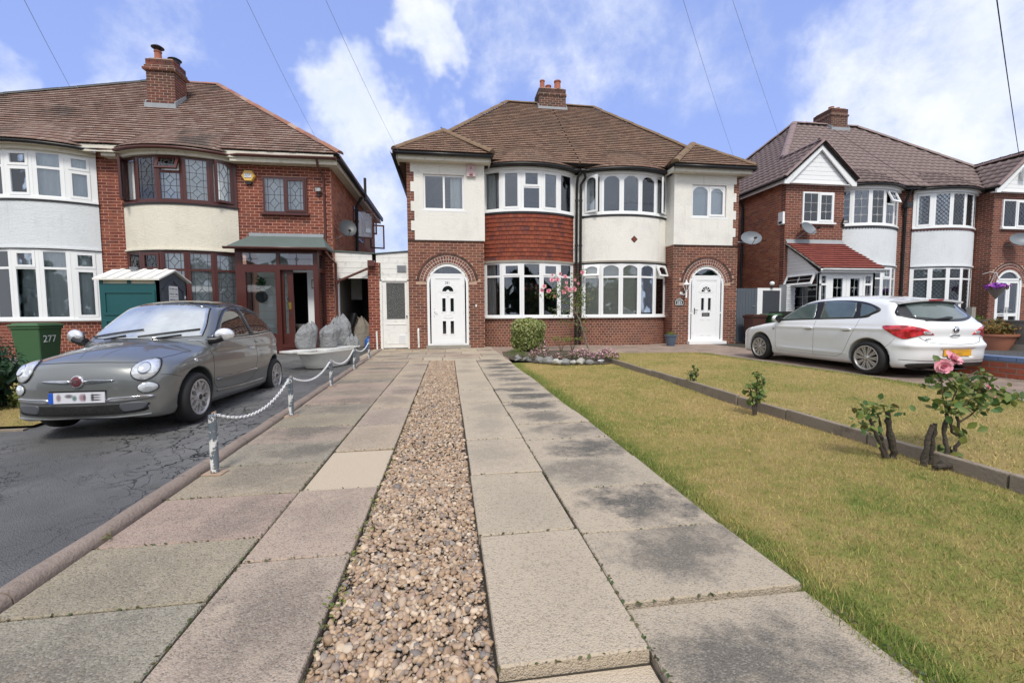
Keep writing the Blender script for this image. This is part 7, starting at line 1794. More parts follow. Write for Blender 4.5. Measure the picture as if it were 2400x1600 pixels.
# ---- wheelie bins
def bin_(label, x, y, rz, H, col, lidc, num=None, z=0, sc=1.):
    t = thing('wheelie_bin', label, 'bin', (x, y, z), rz, 'wheeled rubbish bins'); cm = plain('bin_'+label.split()[0], col, .5, var=.12); w, d = .25*sc, .27*sc; b = MB()
    vs = [(-w*.8, -d*.75, .06), (w*.8, -d*.75, .06), (w*.8, d*.8, .06), (-w*.8, d*.8, .06), (-w, -d, H-.07), (w, -d, H-.07), (w, d, H-.07), (-w, d, H-.07)]
    b.add(vs, [(3, 2, 1, 0), (4, 5, 6, 7), (0, 1, 5, 4), (1, 2, 6, 5), (2, 3, 7, 6), (3, 0, 4, 7)]); b.obox((-w-.02, -d-.02, H-.11), (2*w+.04, 0, 0), (0, 2*d+.04, 0), (0, 0, .05)); o = b.build('tub', cm, None); o.parent = t
    o.modifiers.new('b', 'BEVEL').width = .012
    l = MB(); l.obox((-w-.03, -d-.04, H-.055), (2*w+.06, 0, 0), (0, 2*d+.07, 0), (0, 0, .035)); l.obox((-w+.02, -d+.0, H-.022), (2*w-.04, 0, 0), (0, 2*d-.02, 0), (0, 0, .03)); lo = l.build('lid', plain('lid_'+label.split()[0], lidc, .5, var=.1), None); lo.parent = t; lo.modifiers.new('b', 'BEVEL').width = .012
    h = MB(); h.tube([(-w+.03, d+.05, H-.06), (w-.03, d+.05, H-.06)], .018, 8); o = h.build('handle', cm, None, True); o.parent = t
    for s in (-1, 1): wl = MB(); wl.lathe([(.001, -.02), (.09, -.02), (.10, 0), (.09, .02), (.001, .02)], 16, Matrix.Translation((s*(w-.02), d*.85, .10)) @ Matrix.Rotation(math.pi/2, 4, 'Y'), False); o = wl.build('wheel', M_RUBBER, None, True); o.parent = t
    if num: 
        o = text_mesh(num, .20, M_UPVC, 'house_number', None, Vector((w*.96+.012, -.04, H*.66)), m3((0, 1, 0), (0, 0, 1), (1, 0, .0)), .002); o.parent = t
    return t
bin_('green wheelie bin numbered 277 below the white bow window', -8.36, 10.25, 0, .94, (.045, .115, .05), (.07, .16, .075), '277')
bin_('brown wheelie bin against the grey gate by the white car', 10.30, 13.45, 0, 1.0, (.07, .028, .022), (.085, .035, .028), None, 0, .95)
bin_('green lidded wheelie bin right of the brown bin by the white car', 10.98, 13.45, 0, 1.02, (.045, .12, .05), (.07, .17, .075), None, 0, 1.2)
# ---- satellite dishes
def dish(label, c, aim, mount, w, h, m, name='satellite_dish'):
    t = thing(name, label, 'satellite dish', c, 0, 'satellite dishes on house walls'); c = Vector(c); n = Vector(aim).normalized(); u = Vector((0, 0, 1)).cross(n).normalized(); v = n.cross(u); mt = Matrix((u, v, n)).transposed().to_4x4(); mt.translation = c; b = MB(); R_, P = 8, 30; V = []; Fc = []
    for off in (0, -.012):
        for i in range(1, R_+1):
            for j in range(P): r = i/R_; a = 2*math.pi*j/P; V.append(mt @ Vector((w/2*r*math.cos(a), h/2*r*math.sin(a), .09*w*1.6*r*r+off)))
        V.append(mt @ Vector((0, 0, off)))
    S0 = R_*P+1
    for s, o in ((0, 0), (1, S0)):
        for i in range(R_-1):
            for j in range(P): f = (o+i*P+j, o+i*P+(j+1) % P, o+(i+1)*P+(j+1) % P, o+(i+1)*P+j); Fc.append(f[::-1] if s == 0 else f)
        for j in range(P): f = (o+R_*P, o+(j+1) % P, o+j); Fc.append(f[::-1] if s == 0 else f)
    for j in range(P): a, b2 = (R_-1)*P+j, (R_-1)*P+(j+1) % P; Fc.append((a, b2, S0+b2, S0+a))
    b.add(V, Fc); b.build('reflector', m, t, True)
    a = MB(); tip = mt @ Vector((0, -h*.42, w*.62)); a.tube([mt @ Vector((0, -h*.46, .05)), tip], .012, 6); a.build('feed_arm', M_GREYM, t, True)
    l = MB(); d = (c-tip).normalized(); l.tube([tip-d*.03, tip+d*.09], [.032, .038], 10); l.build('receiver_head', M_BLACKP, t, True)
    k = MB(); back = mt @ Vector((0, -h*.1, -.02)); mo = Vector(mount); k.tube([back, back-n*.10, mo], .018, 8); k.build('wall_bracket', M_GREYM, t, True)
dish('dark satellite dish on the side wall of the left brick house', (-3.02, 14.15, 3.70), (.35, -.85, .35), (-3.39, 14.3, 3.42), .50, .56, M_DISHD)
dish('grey satellite dish on the right corner of house 283', (10.20, 13.65, 3.55), (-.25, -.85, .42), (9.90, 13.95, 3.50), .66, .52, M_DISH)
dish('grey satellite dish above the red tiled porch roof', (12.60, 13.95, 3.98), (.2, -.85, .45), (12.45, 14.2, 3.72), .66, .52, M_DISH)
dish('grey satellite dish above the far right arched door', (21.75, 13.9, 3.75), (-.4, -.8, .45), (21.5, 14.2, 3.6), .74, .56, M_DISH)
# ---- alarm boxes
def hexbox():
    t = thing('alarm_box', 'yellow hexagonal alarm box on brick between the mahogany windows', 'alarm box', (-5.62, 13.75, 5.07)); fr = Fr((-5.62, 13.79, 5.07), (1, 0, 0), (0, -1, 0)); H = lambda r: [(r*math.cos(i*math.pi/3), r*.93*math.sin(i*math.pi/3)) for i in range(6)]
    b = MB(); fr.poly(b, H(.19), 0, .06); fr.poly(b, H(.17), .06, .09); b.build('case', plain('alarm_yellow', (.72, .45, .10), .45, var=.1), t); b = MB(); fr.bar(b, -.10, .09, -.065, .065, .09, .094); b.build('label', M_UPVC, t)
    b = MB(); fr.bar(b, -.095, .085, .048, .06, .094, .096); fr.bar(b, -.095, .085, -.06, -.048, .094, .096); b.build('label_rule', plain('navy', (.02, .03, .16), .5), t)
    text_mesh('ADT', .085, plain('navy', (.02, .03, .16), .5), 'label_lettering', t, fr.p(-.005, 0, .095), m3((1, 0, 0), (0, 0, 1), (0, -1, 0)), .001); b = MB(); fr.poly(b, [(-.09, -.17), (.09, -.17), (.05, -.235), (-.05, -.235)], 0, .07); b.build('strobe', M_BLACKP, t)
hexbox()
def bellbox(label, x, y, z, w, h, m, n=(0, -1, 0), u=(1, 0, 0), mark=True):
    t = thing('alarm_box', label, 'alarm box', (x, y, z)); fr = Fr((x, y, z), u, n); b = MB(); fr.poly(b, [(-w/2, -h/2+.02), (-w/2+.02, -h/2), (w/2-.02, -h/2), (w/2, -h/2+.02), (w/2*.92, h/2), (-w/2*.92, h/2)], 0, .08); o = b.build('case', m, t)
    if mark:
        k = MB(); fr.poly(k, [(-.05, .03), (.05, .03), (0, .13)], .08, .083); fr.bar(k, -.055, .055, -.12, -.085, .08, .084); k.build('emblem', plain('faded_pink', (.42, .20, .21), .6), t); s = MB(); fr.bar(s, -.05, .05, -h/2+.02, -h/2+.06, .08, .09); s.build('strobe', plain('brown_lens', (.14, .05, .03), .3), t)
    else: k = MB(); fr.bar(k, -w*.3, w*.3, -h*.42, -h*.25, .08, .09); k.build('strobe', M_BLACKP, t)
bellbox('faded pink alarm bell box at the top of the white wall by the bow window', .765, 13.87, 5.51, .28, .38, plain('faded_pink_plastic', (.55, .42, .42), .6, var=.15))
bellbox('white alarm box on the side wall left of the gable window', 11.94, 14.32, 4.43, .24, .44, M_UPVC, (-1, 0, 0), (0, -1, 0), False)
bellbox('small white alarm box on the far right boarded gable', 21.85, 13.98, 6.32, .26, .38, M_UPVC, mark=False)
def flood(label, x, y, z):
    t = thing('floodlight', label, 'light', (x, y, z)); b = MB(); b.obox((x-.09, y-.10, z-.04), (.18, 0, 0), (0, .05, .03), (0, -.03, .12)); b.build('lamp_body', M_BLACKP, t); g = MB(); g.obox((x-.075, y-.112, z-.03), (.15, 0, 0), (0, .006, 0), (0, -.02, .09)); g.build('lamp_glass', M_LAMP, t); k = MB(); k.box(x-.03, x+.03, y-.05, y, z-.16, z-.06); k.build('sensor', M_BLACKP, t)
flood('small black floodlight on brick right of the mahogany window', -3.72, 13.79, 4.72); flood('small dark floodlight beside the bow window over the porch', 14.28, 14.19, 4.32)
# ---- lantern, house sign, gate, globe light
def lantern():
    t = thing('wall_lantern', 'white carriage lantern on brick left of door 283', 'lantern', (7.93, 13.8, 1.9)); c = Matrix.Translation((7.94, 13.72, 1.88)); b = MB(); b.lathe([(.03, -.30), (.03, -.08), (.05, -.07), (.05, -.05)], 10, c); b.lathe([(.115, .13), (.125, .14), (.05, .20), (.03, .24), (.02, .28), (.001, .30)], 6, c); b.tube([(7.94, 13.72, 1.72), (7.88, 13.80, 1.68), (7.86, 13.88, 1.74)], .014, 8); b.lathe([(.06, 0), (.055, .02), (.001, .02)], 14, Matrix.Translation((7.86, 13.895, 1.74)) @ Matrix.Rotation(math.pi/2, 4, 'X'))
    for i in range(6): a = i*math.pi/3; b.tube([(7.94+.055*math.cos(a), 13.72+.055*math.sin(a), 1.83), (7.94+.115*math.cos(a), 13.72+.115*math.sin(a), 2.01)], .008, 5)
    b.build('lantern_frame', M_UPVC, t, True); g = MB(); g.lathe([(.05, -.05), (.105, .13)], 6, c, False); g.build('lantern_glass', M_GLASS, t)
lantern()
def sign283():
    t = thing('house_sign', 'small dark shaped plaque with house number 283 beside the door', 'sign', (7.80, 13.88, 1.45)); fr = Fr((7.78, 13.89, 1.44), (1, 0, 0), (0, -1, 0)); a = [(-.15, -.12), (.15, -.12), (.17, 0), (.13, .08), (0, .14), (-.13, .08), (-.17, 0)]
    b = MB(); fr.poly(b, a, 0, .02); b.build('plaque', plain('dark_green_plaque', (.02, .03, .03), .4), t); e = MB()
    for p, q in zip(a, a[1:]+a[:1]): p, q = Vector((*p, 0))*.86, Vector((*q, 0))*.86; tt = (q-p).normalized(); w = Vector((-tt.y, tt.x, 0))*.006; fr.poly(e, [tuple((p-w)[:2]), tuple((q-w)[:2]), tuple((q+w)[:2]), tuple((p+w)[:2])], .02, .024)
    fr.bar(e, -.09, .09, .045, .06, .02, .024); e.build('border', M_UPVC, t); text_mesh('283', .13, M_UPVC, 'sign_lettering', t, fr.p(0, -.035, .022), m3((1, 0, 0), (0, 0, 1), (0, -1, 0)), .002)
sign283()
def gates():
    gm = plain('slate_grey_paint', (.085, .10, .12), .5, var=.12); t = thing('boarded_gate', 'tall slate grey boarded gate between house 283 and the white panel', 'gate', (10.35, 14.0, 0)); fr = Fr((0, 14.02, 0), (1, 0, 0), (0, -1, 0)); x = 9.93
    while x < 10.78: b = MB(); fr.bar(b, x, x+.102, .03, 1.92, -.02, random.uniform(0, .004)); b.build('board', gm, t); x += .108
    k = MB(); k.tube([fr.p(10.68, 1.3, .005), fr.p(10.68, 1.3, .05), fr.p(10.60, 1.3, .05)], .01, 6); k.build('latch', M_GREYM, t, True)
    t2 = thing('side_gate', 'white framed side gate with dark panel left of the white porch', 'gate', (11.3, 14, 0)); f = MB(); f2 = Fr((0, 14.0, 0), (1, 0, 0), (0, -1, 0)); holed(f, f2, 10.80, 11.80, 0, 1.93, [(11.0, 11.68, .1, 1.84)], -.05, 0); f.build('gate_frame', M_UPVC, t2); p = MB(); f2.bar(p, 11.0, 11.68, .1, 1.84, -.04, -.02); p.build('panel', plain('charcoal_panel', (.05, .055, .065), .5), t2)
    g = thing('globe_light', 'white globe lamp on top of the white side gate', 'lamp', (11.33, 13.97, 1.95)); b = MB(); b.lathe([(.05, 0), (.05, .03), (.025, .04), (.025, .08)], 12, Matrix.Translation((11.33, 13.97, 1.935))); b.build('lamp_base', M_BLACKP, g, True); b = MB(); b.lathe([(.001, 0), (.06, .02), (.085, .075), (.06, .135), (.001, .155)], 18, Matrix.Translation((11.33, 13.97, 2.01)), False); b.build('globe', M_UPVC, g, 'all')
    w = thing('white_pillar', 'white painted brick pillar at the corner of the porch', 'pillar', (11.9, 13.9, 0)); bk = Bricks(w, plain('white_brick_paint', (.66, .67, .68), .7, var=.08)); p_, L = line_path((11.72, 13.75), (12.06, 13.75)); bk.wall(p_, L, 0, 2.05, bl=.225); bk.flush(60); c = MB(); c.box(11.72, 12.06, 13.76, 14.1, 0, 2.05); c.build('pillar_core', plain('white_brick_joint', (.45, .46, .47), .8), w)
gates()
# ---- low brick wall with blue coping, fence and pots on the right
def lowwall():
    t = thing('low_wall', 'low red brick retaining wall with blue painted coping', 'wall', (8.9, 6, 0)); c = MB(); c.box(8.905, 9.10, -1.5, 9.5, -.1, .265); c.build('wall_core', plain('pale_joint', (.30, .25, .21), .9, var=.2), t); bk = Bricks(t, M_BRICK_W); p, L = line_path((8.905, 9.5), (8.905, -1.5)); bk.wall(p, L, .0, .255, bl=.235, ch=.084); bk.flush(200)
    m = plain('blue_painted_coping', (.13, .19, .33), .5, var=.2, dirt=.25); y = -1.5
    while y < 9.4: b = MB(); b.box(8.885, 9.14, y+.004, y+.225, .265, .335); o = b.build('coping_brick', m, t); y += .23
lowwall()
def fence():
    t = thing('timber_fence', 'low weathered timber fence with concrete posts behind the terracotta pot', 'fence', (11.1, 7, .3)); xf = 11.05
    for y, h in ((7.80, 1.16), (5.9, 1.16)): b = MB(); b.box(xf-.05, xf+.05, y-.05, y+.05, .28, h-(.05 if y < 7 else 0)); b.build('concrete_post', M_CONC, t)
    y = 7.74; i = 0
    while y > 3.2:
        b = MB(); b.box(xf-.012-.006*(i % 2), xf+.01, y-.125, y-.004, .42, .86); b.build('board', M_WOODG, t); y -= .122; i += 1
    b = MB(); b.box(xf-.04, xf+.04, 3.2, 7.75, .86, .895); b.build('capping_rail', M_WOODG, t); b = MB(); b.box(xf-.03, xf+.03, 3.2, 7.75, .29, .42); b.build('gravel_board', M_CONC, t)
    t2 = thing('dark_fence', 'taller dark timber fence panel behind the white car', 'fence', (11.1, 9, .3)); y = 7.86; i = 0
    while y < 13.6: b = MB(); b.box(xf-.012-.006*(i % 2), xf+.01, y, y+.12, .0 if y > 9.4 else .3, 1.10); b.build('board', plain('dark_creosoted_board', (.055, .055, .055), .8, var=.3), t2); y += .122; i += 1
fence()
M_TERRA = plain('terracotta', (.42, .17, .105), .7, var=.15)
def pot(label, x, y, z, r, h, m, name='plant_pot', rim=True):
    t = thing(name, label, 'plant pot', (x, y, z)); b = MB(); b.lathe([(.001, 0), (r*.62, 0), (r*.80, h*.4), (r*.93, h*.8), (r*.95, h*.84), (r*1.03, h*.86), (r*1.06, h), (r*.96, h), (r*.92, h*.88), (.001, h*.86)], 28, Matrix.Translation((x, y, z)), False); b.build('pot', m, t, True); return t
# ---- wires
M_WIRE = plain('grey_cable', (.30, .35, .47), .7); M_WIRED = plain('dark_cable', (.025, .025, .03), .7)
POLE = Vector((2., -26., 9.5))
for nm, a, b, m, r in (('telephone wire running to the roof of the left white-windowed house', (-9.03, 13.4, 5.60), (-5.461, 7, 5.164), M_WIRE, .003), ('telephone wire running to the eaves corner of the left brick house', (-3.50, 13.4, 5.82), (-2.746, 7, 5.583), M_WIRE, .003), ('telephone wire running to the left eaves of house 281', (-1.366, 13.5, 5.84), (-1.666, 7, 5.683), M_WIRE, .003),
     ('telephone wire running to the right eaves of house 283', (9.62, 13.6, 5.87), (3.932, 7, 6.206), M_WIRE, .003), ('telephone wire running to the gable of the far brick house', (12.15, 14.1, 5.84), (4.818, 7, 6.289), M_WIRE, .003), ('dark cable running down to the far right roof', (22.41, 14.5, 7.0), (10.091, 7, 6.781), M_WIRED, .010)):
    a, b = Vector(a), Vector(b); e = b+(b-a)*.4; mb = MB(); mb.tube([a.lerp(e, k/14)+Vector((0, 0, -.12*4*(k/14)*(1-k/14))) for k in range(15)], r, 5); tag(mb.build('overhead_wire', m, None, True), nm, 'wire', 'overhead wires')
# ================================================================== PLANTS
def leafmat(name, stops, rough=.55):
    def fn(t):
        c = t.ramp(t.rnd(), stops); setp(t, Base__Color=t.vm('SCALE', c, sc=t.m('MULTIPLY_ADD', t.noise(t.pos(), 20., 3), .5, .75)), Roughness=rough, Specular__IOR__Level=.4)
        tr = t.n('ShaderNodeBsdfTranslucent', Color=t.vm('SCALE', c, sc=1.2)); mx = t.n('ShaderNodeMixShader', i0=.28); t.nt.links.new(t.bs.outputs[0], mx.inputs[1]); t.nt.links.new(tr.outputs[0], mx.inputs[2]); t.nt.links.new(mx.outputs[0], t.out.inputs[0])
    return mat(name, fn)
ML_VAR = leafmat('variegated_leaf', S([(.11, .16, .035), (.20, .25, .06), (.38, .40, .15), (.15, .20, .05), (.52, .50, .25), (.25, .29, .085)]))
ML_ROSE = leafmat('rose_leaf', S([(.05, .11, .025), (.085, .16, .04), (.17, .22, .045), (.065, .12, .035), (.25, .27, .06), (.12, .10, .04)]))
ML_YEL = leafmat('yellow_green_leaf', S([(.16, .20, .04), (.22, .25, .06), (.11, .16, .03), (.26, .22, .05)]))
ML_CON = leafmat('conifer_leaf', S([(.012, .045, .020), (.022, .065, .028), (.035, .085, .035), (.016, .05, .025)]))
ML_CON2 = leafmat('bright_conifer_leaf', S([(.09, .16, .02), (.14, .22, .03), (.06, .12, .02)]))
ML_HEA = leafmat('heather_leaf', S([(.05, .09, .03), (.09, .12, .04), (.14, .13, .06), (.07, .06, .03)]))
ML_RUS = leafmat('russet_leaf', S([(.30, .12, .03), (.22, .15, .04), (.10, .14, .035), (.34, .17, .05), (.07, .11, .03)]))
MP_PINK = randmat('pink_petal', S([(.72, .28, .36), (.80, .42, .46), (.66, .20, .30), (.84, .55, .56)]), .6, nvar=.1, bscale=0)
MP_HEA = randmat('heather_flower', S([(.46, .17, .27), (.56, .30, .36), (.38, .12, .21), (.60, .40, .42), (.30, .20, .14), (.34, .24, .16)]), .7, nvar=.1, bscale=0)
MP_PUR = randmat('purple_petal', S([(.20, .03, .34), (.30, .05, .42), (.14, .03, .38), (.40, .06, .30)]), .6, nvar=.1, bscale=0)
M_BARK = plain('rose_bark', (.060, .048, .036), .9, var=.45, bscale=45, bdist=.015)
M_BARKL = plain('grey_stem', (.16, .135, .10), .85, var=.3)
M_STEM = plain('green_brown_stem', (.09, .07, .03), .7, var=.3)
def leaves(name, C_, N_, size, m, parent, asp=.5, jit=.5, kind=True, curl=.15):
    """C_ (n,3) centres, N_ (n,3) preferred facing"""
    C_ = np.asarray(C_, float); n = len(C_); d = rng.normal(0, 1, (n, 3)); d /= np.linalg.norm(d, axis=1)[:, None]; nn = np.asarray(N_, float)+rng.normal(0, jit, (n, 3)); nn /= np.linalg.norm(nn, axis=1)[:, None]+1e-9
    u = np.cross(nn, d); u /= np.linalg.norm(u, axis=1)[:, None]+1e-9; v = np.cross(nn, u); s = (size*rng.uniform(.6, 1.3, n))[:, None]
    P = [C_-u*s, C_-u*s*.25+v*s*asp+nn*s*curl, C_+u*s*.45+v*s*asp*.8+nn*s*curl, C_+u*s, C_+u*s*.45-v*s*asp*.8+nn*s*curl, C_-u*s*.25-v*s*asp+nn*s*curl]
    V = np.stack(P, 1).reshape(-1, 3); b = np.arange(n)[:, None]*6; Fc = np.concatenate([b+np.array([[0, 1, 2, 3]]), b+np.array([[0, 3, 4, 5]])], 0)
    kw = dict(kind='stuff') if kind else {}
    return npmesh(name, V, Fc, m, parent, False, **kw)
def blob(n, c, r, shell=.75, squash=(1, 1, 1), lump=.18, seed=0, k=3.):
    d = rng.normal(0, 1, (n, 3)); d /= np.linalg.norm(d, axis=1)[:, None]; rad = 1-(1-shell)*rng.random(n)**1.6
    l = 1+lump*(np.sin(d[:, 0]*k*2+seed)*np.cos(d[:, 1]*k*2.3+seed*2)+np.sin(d[:, 2]*k*2.7+seed*1.3)*.7)
    return np.array(c)+d*(rad*l)[:, None]*np.array(r), d
# variegated round bush
t = thing('round_bush', 'rounded variegated green and cream bush under the red tiled bow', 'bush', (2.2, 12.0, 0))
C_, N_ = blob(7000, (0, 0, 0), (1, 1, 1), .62, lump=.10, seed=4, k=2.2); q = (np.abs(N_)**4).sum(1)**.25; C_ = C_/(q[:, None]**.55)*np.array([.46, .44, .47])+np.array([2.18, 11.95, .50]); k = C_[:, 2] > .03; leaves('foliage', C_[k], N_[k], .032, ML_VAR, t, .55, .6)
C_, N_ = blob(1500, (2.18, 11.95, .32), (.46, .44, .32), .5, lump=.06); k = C_[:, 2] > .03; leaves('inner_foliage', C_[k], N_[k], .034, ML_ROSE, t, .55, .7)
b = MB()
for i in range(9): a = i*.7; b.tube([(2.18+.05*math.cos(a), 11.95+.05*math.sin(a), -.02), (2.18+.15*math.cos(a), 11.95+.15*math.sin(a), .25), (2.18+.32*math.cos(a), 11.95+.32*math.sin(a), .55)], [.016, .012, .006], 5)
b.build('stems', M_BARK, t, True)
def flower(mb, c, r, up, petals=9, layers=3):
    c = Vector(c); up = Vector(up).normalized(); u = up.orthogonal().normalized(); v = up.cross(u)
    for l in range(layers):
        rr = r*(1-.27*l); el = .25+.42*l
        for i in range(petals-l):
            a = 2*math.pi*(i+.5*l)/(petals-l)+random.uniform(-.2, .2); d = u*math.cos(a)+v*math.sin(a); s = up.cross(d); q = rr*random.uniform(.85, 1.12); w = q*.46
            base = c+up*r*.05*l; tip = base+d*q*math.cos(el)+up*q*math.sin(el); mid = base+d*q*.55*math.cos(el*.7)+up*q*.55*math.sin(el)*.8
            mb.add([base, mid-s*w, tip-s*w*.5+up*r*.05, tip+s*w*.5-up*r*.04, mid+s*w], [(0, 1, 2, 3, 4)])
# climbing rose between the two bows
t = thing('climbing_rose', 'tall leggy rose with pale pink blooms leaning over the bow window', 'rose bush', (3.85, 11.6, 0))
b = MB(); main = [(3.84, 11.55, -.02), (3.78, 11.6, .25), (3.72, 11.7, .55), (3.66, 11.8, .85), (3.58, 11.9, 1.05)]
b.tube(main, [.026, .022, .02, .017, .015], 7); br = []
for e in ([(3.3, 12.0, 1.35), (3.0, 12.05, 1.6), (2.62, 12.1, 1.72)], [(3.45, 12.0, 1.4), (3.25, 12.1, 1.75), (3.05, 12.1, 1.95)], [(3.62, 12.0, 1.3), (3.58, 12.1, 1.65), (3.55, 12.1, 2.0), (3.78, 12.05, 2.18)], [(3.7, 12.0, 1.25), (3.85, 12.05, 1.5), (3.95, 12.1, 1.62)], [(3.4, 11.95, 1.15), (3.1, 12.0, 1.2), (2.95, 12.0, 1.1)], [(3.75, 11.7, .65), (3.55, 11.8, .8), (3.2, 11.9, .92)]):
    b.tube([main[-1] if e[0][2] > 1 else main[2]]+e, [.012]+[.008]*(len(e)-1)+[.004], 5); br.append(e)
b.build('stems', M_BARKL, t, True); C_ = []
for e in br:
    for p in e:
        for _ in range(26): C_.append(Vector(p)+Vector((random.gauss(0, .11), random.gauss(0, .09), random.gauss(0, .10))))
for c, r, n in (((3.35, 12.05, 1.75), (.42, .15, .25), 260), ((3.75, 12.0, 1.35), (.16, .12, .45), 150), ((2.95, 12.05, 1.62), (.28, .12, .14), 90)):
    for _ in range(n): C_.append(Vector((random.gauss(c[0], r[0]*.55), random.gauss(c[1], r[1]*.6), random.gauss(c[2], r[2]*.6))))
leaves('foliage', C_, [(0, -.5, .6)]*len(C_), .030, ML_ROSE, t, .5, .7)
for (x, z, r) in ((2.60, 1.72, .065), (2.66, 1.83, .065), (2.80, 1.71, .07), (2.88, 2.01, .075), (2.98, 1.57, .055), (3.06, 2.02, .07), (3.24, 1.68, .08), (3.30, 1.78, .06), (3.40, 1.74, .075), (3.52, 1.76, .075), (3.26, 2.10, .065), (3.30, 1.94, .05), (3.32, 1.83, .045), (3.56, 2.02, .05), (3.64, 1.92, .045), (3.76, 2.22, .065), (2.90, 2.16, .04), (3.12, 2.18, .045), (3.38, 1.56, .03)):
    mb = MB(); flower(mb, (x, 11.98+random.uniform(-.06, .05), z), r, (random.uniform(-.5, .5), -1, random.uniform(-.1, .6)), 8, 3); mb.build('bloom', MP_PINK, t)
# rockery: soil, stones, heathers, young shrubs
rb = MB(); P = [(1.46, 10.15), (2.0, 9.25), (2.6, 8.95), (3.3, 8.9), (3.75, 9.1), (3.9, 9.9), (4.05, 11.2), (3.6, 12.3), (2.2, 12.75), (1.5, 12.3), (1.40, 11.2)]
V = [(2.6, 10.8, .09)]+[(x, y, .0) for x, y in P]; rb.add(V, [(0, i+1, (i+1) % len(P)+1) for i in range(len(P))]); rb.build('rockery_soil', M_EARTH, None, kind='structure')
sv, sf = ico(2)
for i, (x, y, r, w) in enumerate([(1.60, 10.02, .11, 0), (1.76, 9.72, .12, 0), (1.98, 9.40, .13, 0), (2.14, 9.22, .13, 0), (2.30, 9.05, .13, 1), (2.46, 9.0, .11, 0), (2.62, 9.02, .10, 1), (2.80, 8.98, .12, 1), (2.98, 8.92, .09, 0), (3.30, 9.12, .10, 2)]):
    v = sv*(1+.28*np.sin(sv@rng.normal(0, 2.2, (3, 1))+i)+rng.normal(0, .045, (len(sv), 1)))*np.array([r*rng.uniform(.85, 1.25), r*.8, r*rng.uniform(.55, .85)])*.82; a = rng.uniform(0, 6); R2 = np.array([[math.cos(a), -math.sin(a), 0], [math.sin(a), math.cos(a), 0], [0, 0, 1]]); v = v@R2.T+np.array([x, y, r*.35])
    o = npmesh('rockery_stone', v, sf, (M_STONEG, M_STONEW, M_UPVC)[w], None, True); tag(o, ['mossy grey rock at the left end of the rockery edge', 'low grey rock second from the left in the rockery edge', 'dark grey rock between pink heathers at the rockery edge', 'grey rock left of the pale boulder in the rockery edge', 'pale rounded boulder in the middle of the rockery edge', 'grey rock right of the pale boulder in the rockery edge', 'small pale upright rock in the rockery edge', 'flat pale rock near the right end of the rockery edge', 'small grey rock at the right end of the rockery edge', 'white stone among the pink heather at right of the rockery'][i], 'rock', 'rocks edging the rockery')
def heather(label, x, y, r, h, fl, n=420, m=ML_HEA):
    t = thing('heather', label, 'heather', (x, y, 0)); a = rng.uniform(0, 6.28, n); q = r*np.sqrt(rng.random(n)); z = h*(1-(q/r)**2*.6)*rng.random(n)**.5; C_ = np.stack([x+q*np.cos(a), y+q*np.sin(a)*.8, z+.03], 1); leaves('foliage', C_, np.tile([0, -.3, 1], (n, 1)), .020, m, t, .3, .8)
    if fl:
        k = int(n*fl*.42); q = r*np.sqrt(rng.random(k)); a = rng.uniform(0, 6.28, k); C_ = np.stack([x+q*np.cos(a), y+q*np.sin(a)*.8, h*(1-(q/r)**2*.6)*rng.uniform(.5, 1.15, k)+.03], 1); leaves('flowers', C_, np.tile([0, -.6, .8], (k, 1)), .017, MP_HEA, t, .8, .6)
heather('pink heather clump in front of the round bush', 2.02, 9.75, .24, .24, .7); heather('pink heather behind the grey rocks at mid rockery', 2.42, 9.45, .2, .16, .6); heather('pale pink heather beside the climbing rose stem', 3.05, 9.6, .36, .22, .8, 600); heather('large pink heather at the right end of the rockery', 3.48, 9.25, .3, .26, 1.1, 650); heather('green heather with few flowers at the left end of the rockery', 1.62, 10.35, .26, .22, 0, 420, ML_ROSE); heather('tall pink heather spike right of the round bush foot', 2.35, 10.6, .16, .34, .6, 260); heather('dark low heather in the middle of the rockery', 2.72, 9.75, .24, .14, .15, 380); heather('brownish heather at the back of the rockery', 3.2, 10.3, .35, .16, .5, 420)
for nm, x, y in (('thin yellow-green young shrub left of the climbing rose', 2.95, 11.2), ('thin yellow-green young shrub near the drainpipes', 3.35, 11.5)):
    t = thing('young_shrub', nm, 'shrub', (x, y, 0), 0, 'young shrubs in the rockery'); b = MB(); C_ = []
    for i in range(6):
        a = i*1.05; e = (x+.22*math.cos(a), y+.1*math.sin(a), .36+.06*random.random()); b.tube([(x, y, -.01), (x+.06*math.cos(a), y+.04*math.sin(a), .2), e], [.007, .005, .003], 5)
        for _ in range(22): C_.append((e[0]+random.gauss(0, .06), e[1]+random.gauss(0, .05), e[2]+random.gauss(0, .03)))
    b.build('stems', M_STEM, t, True); leaves('foliage', C_, [(0, -.2, 1)]*len(C_), .026, ML_YEL, t, .4, .6)
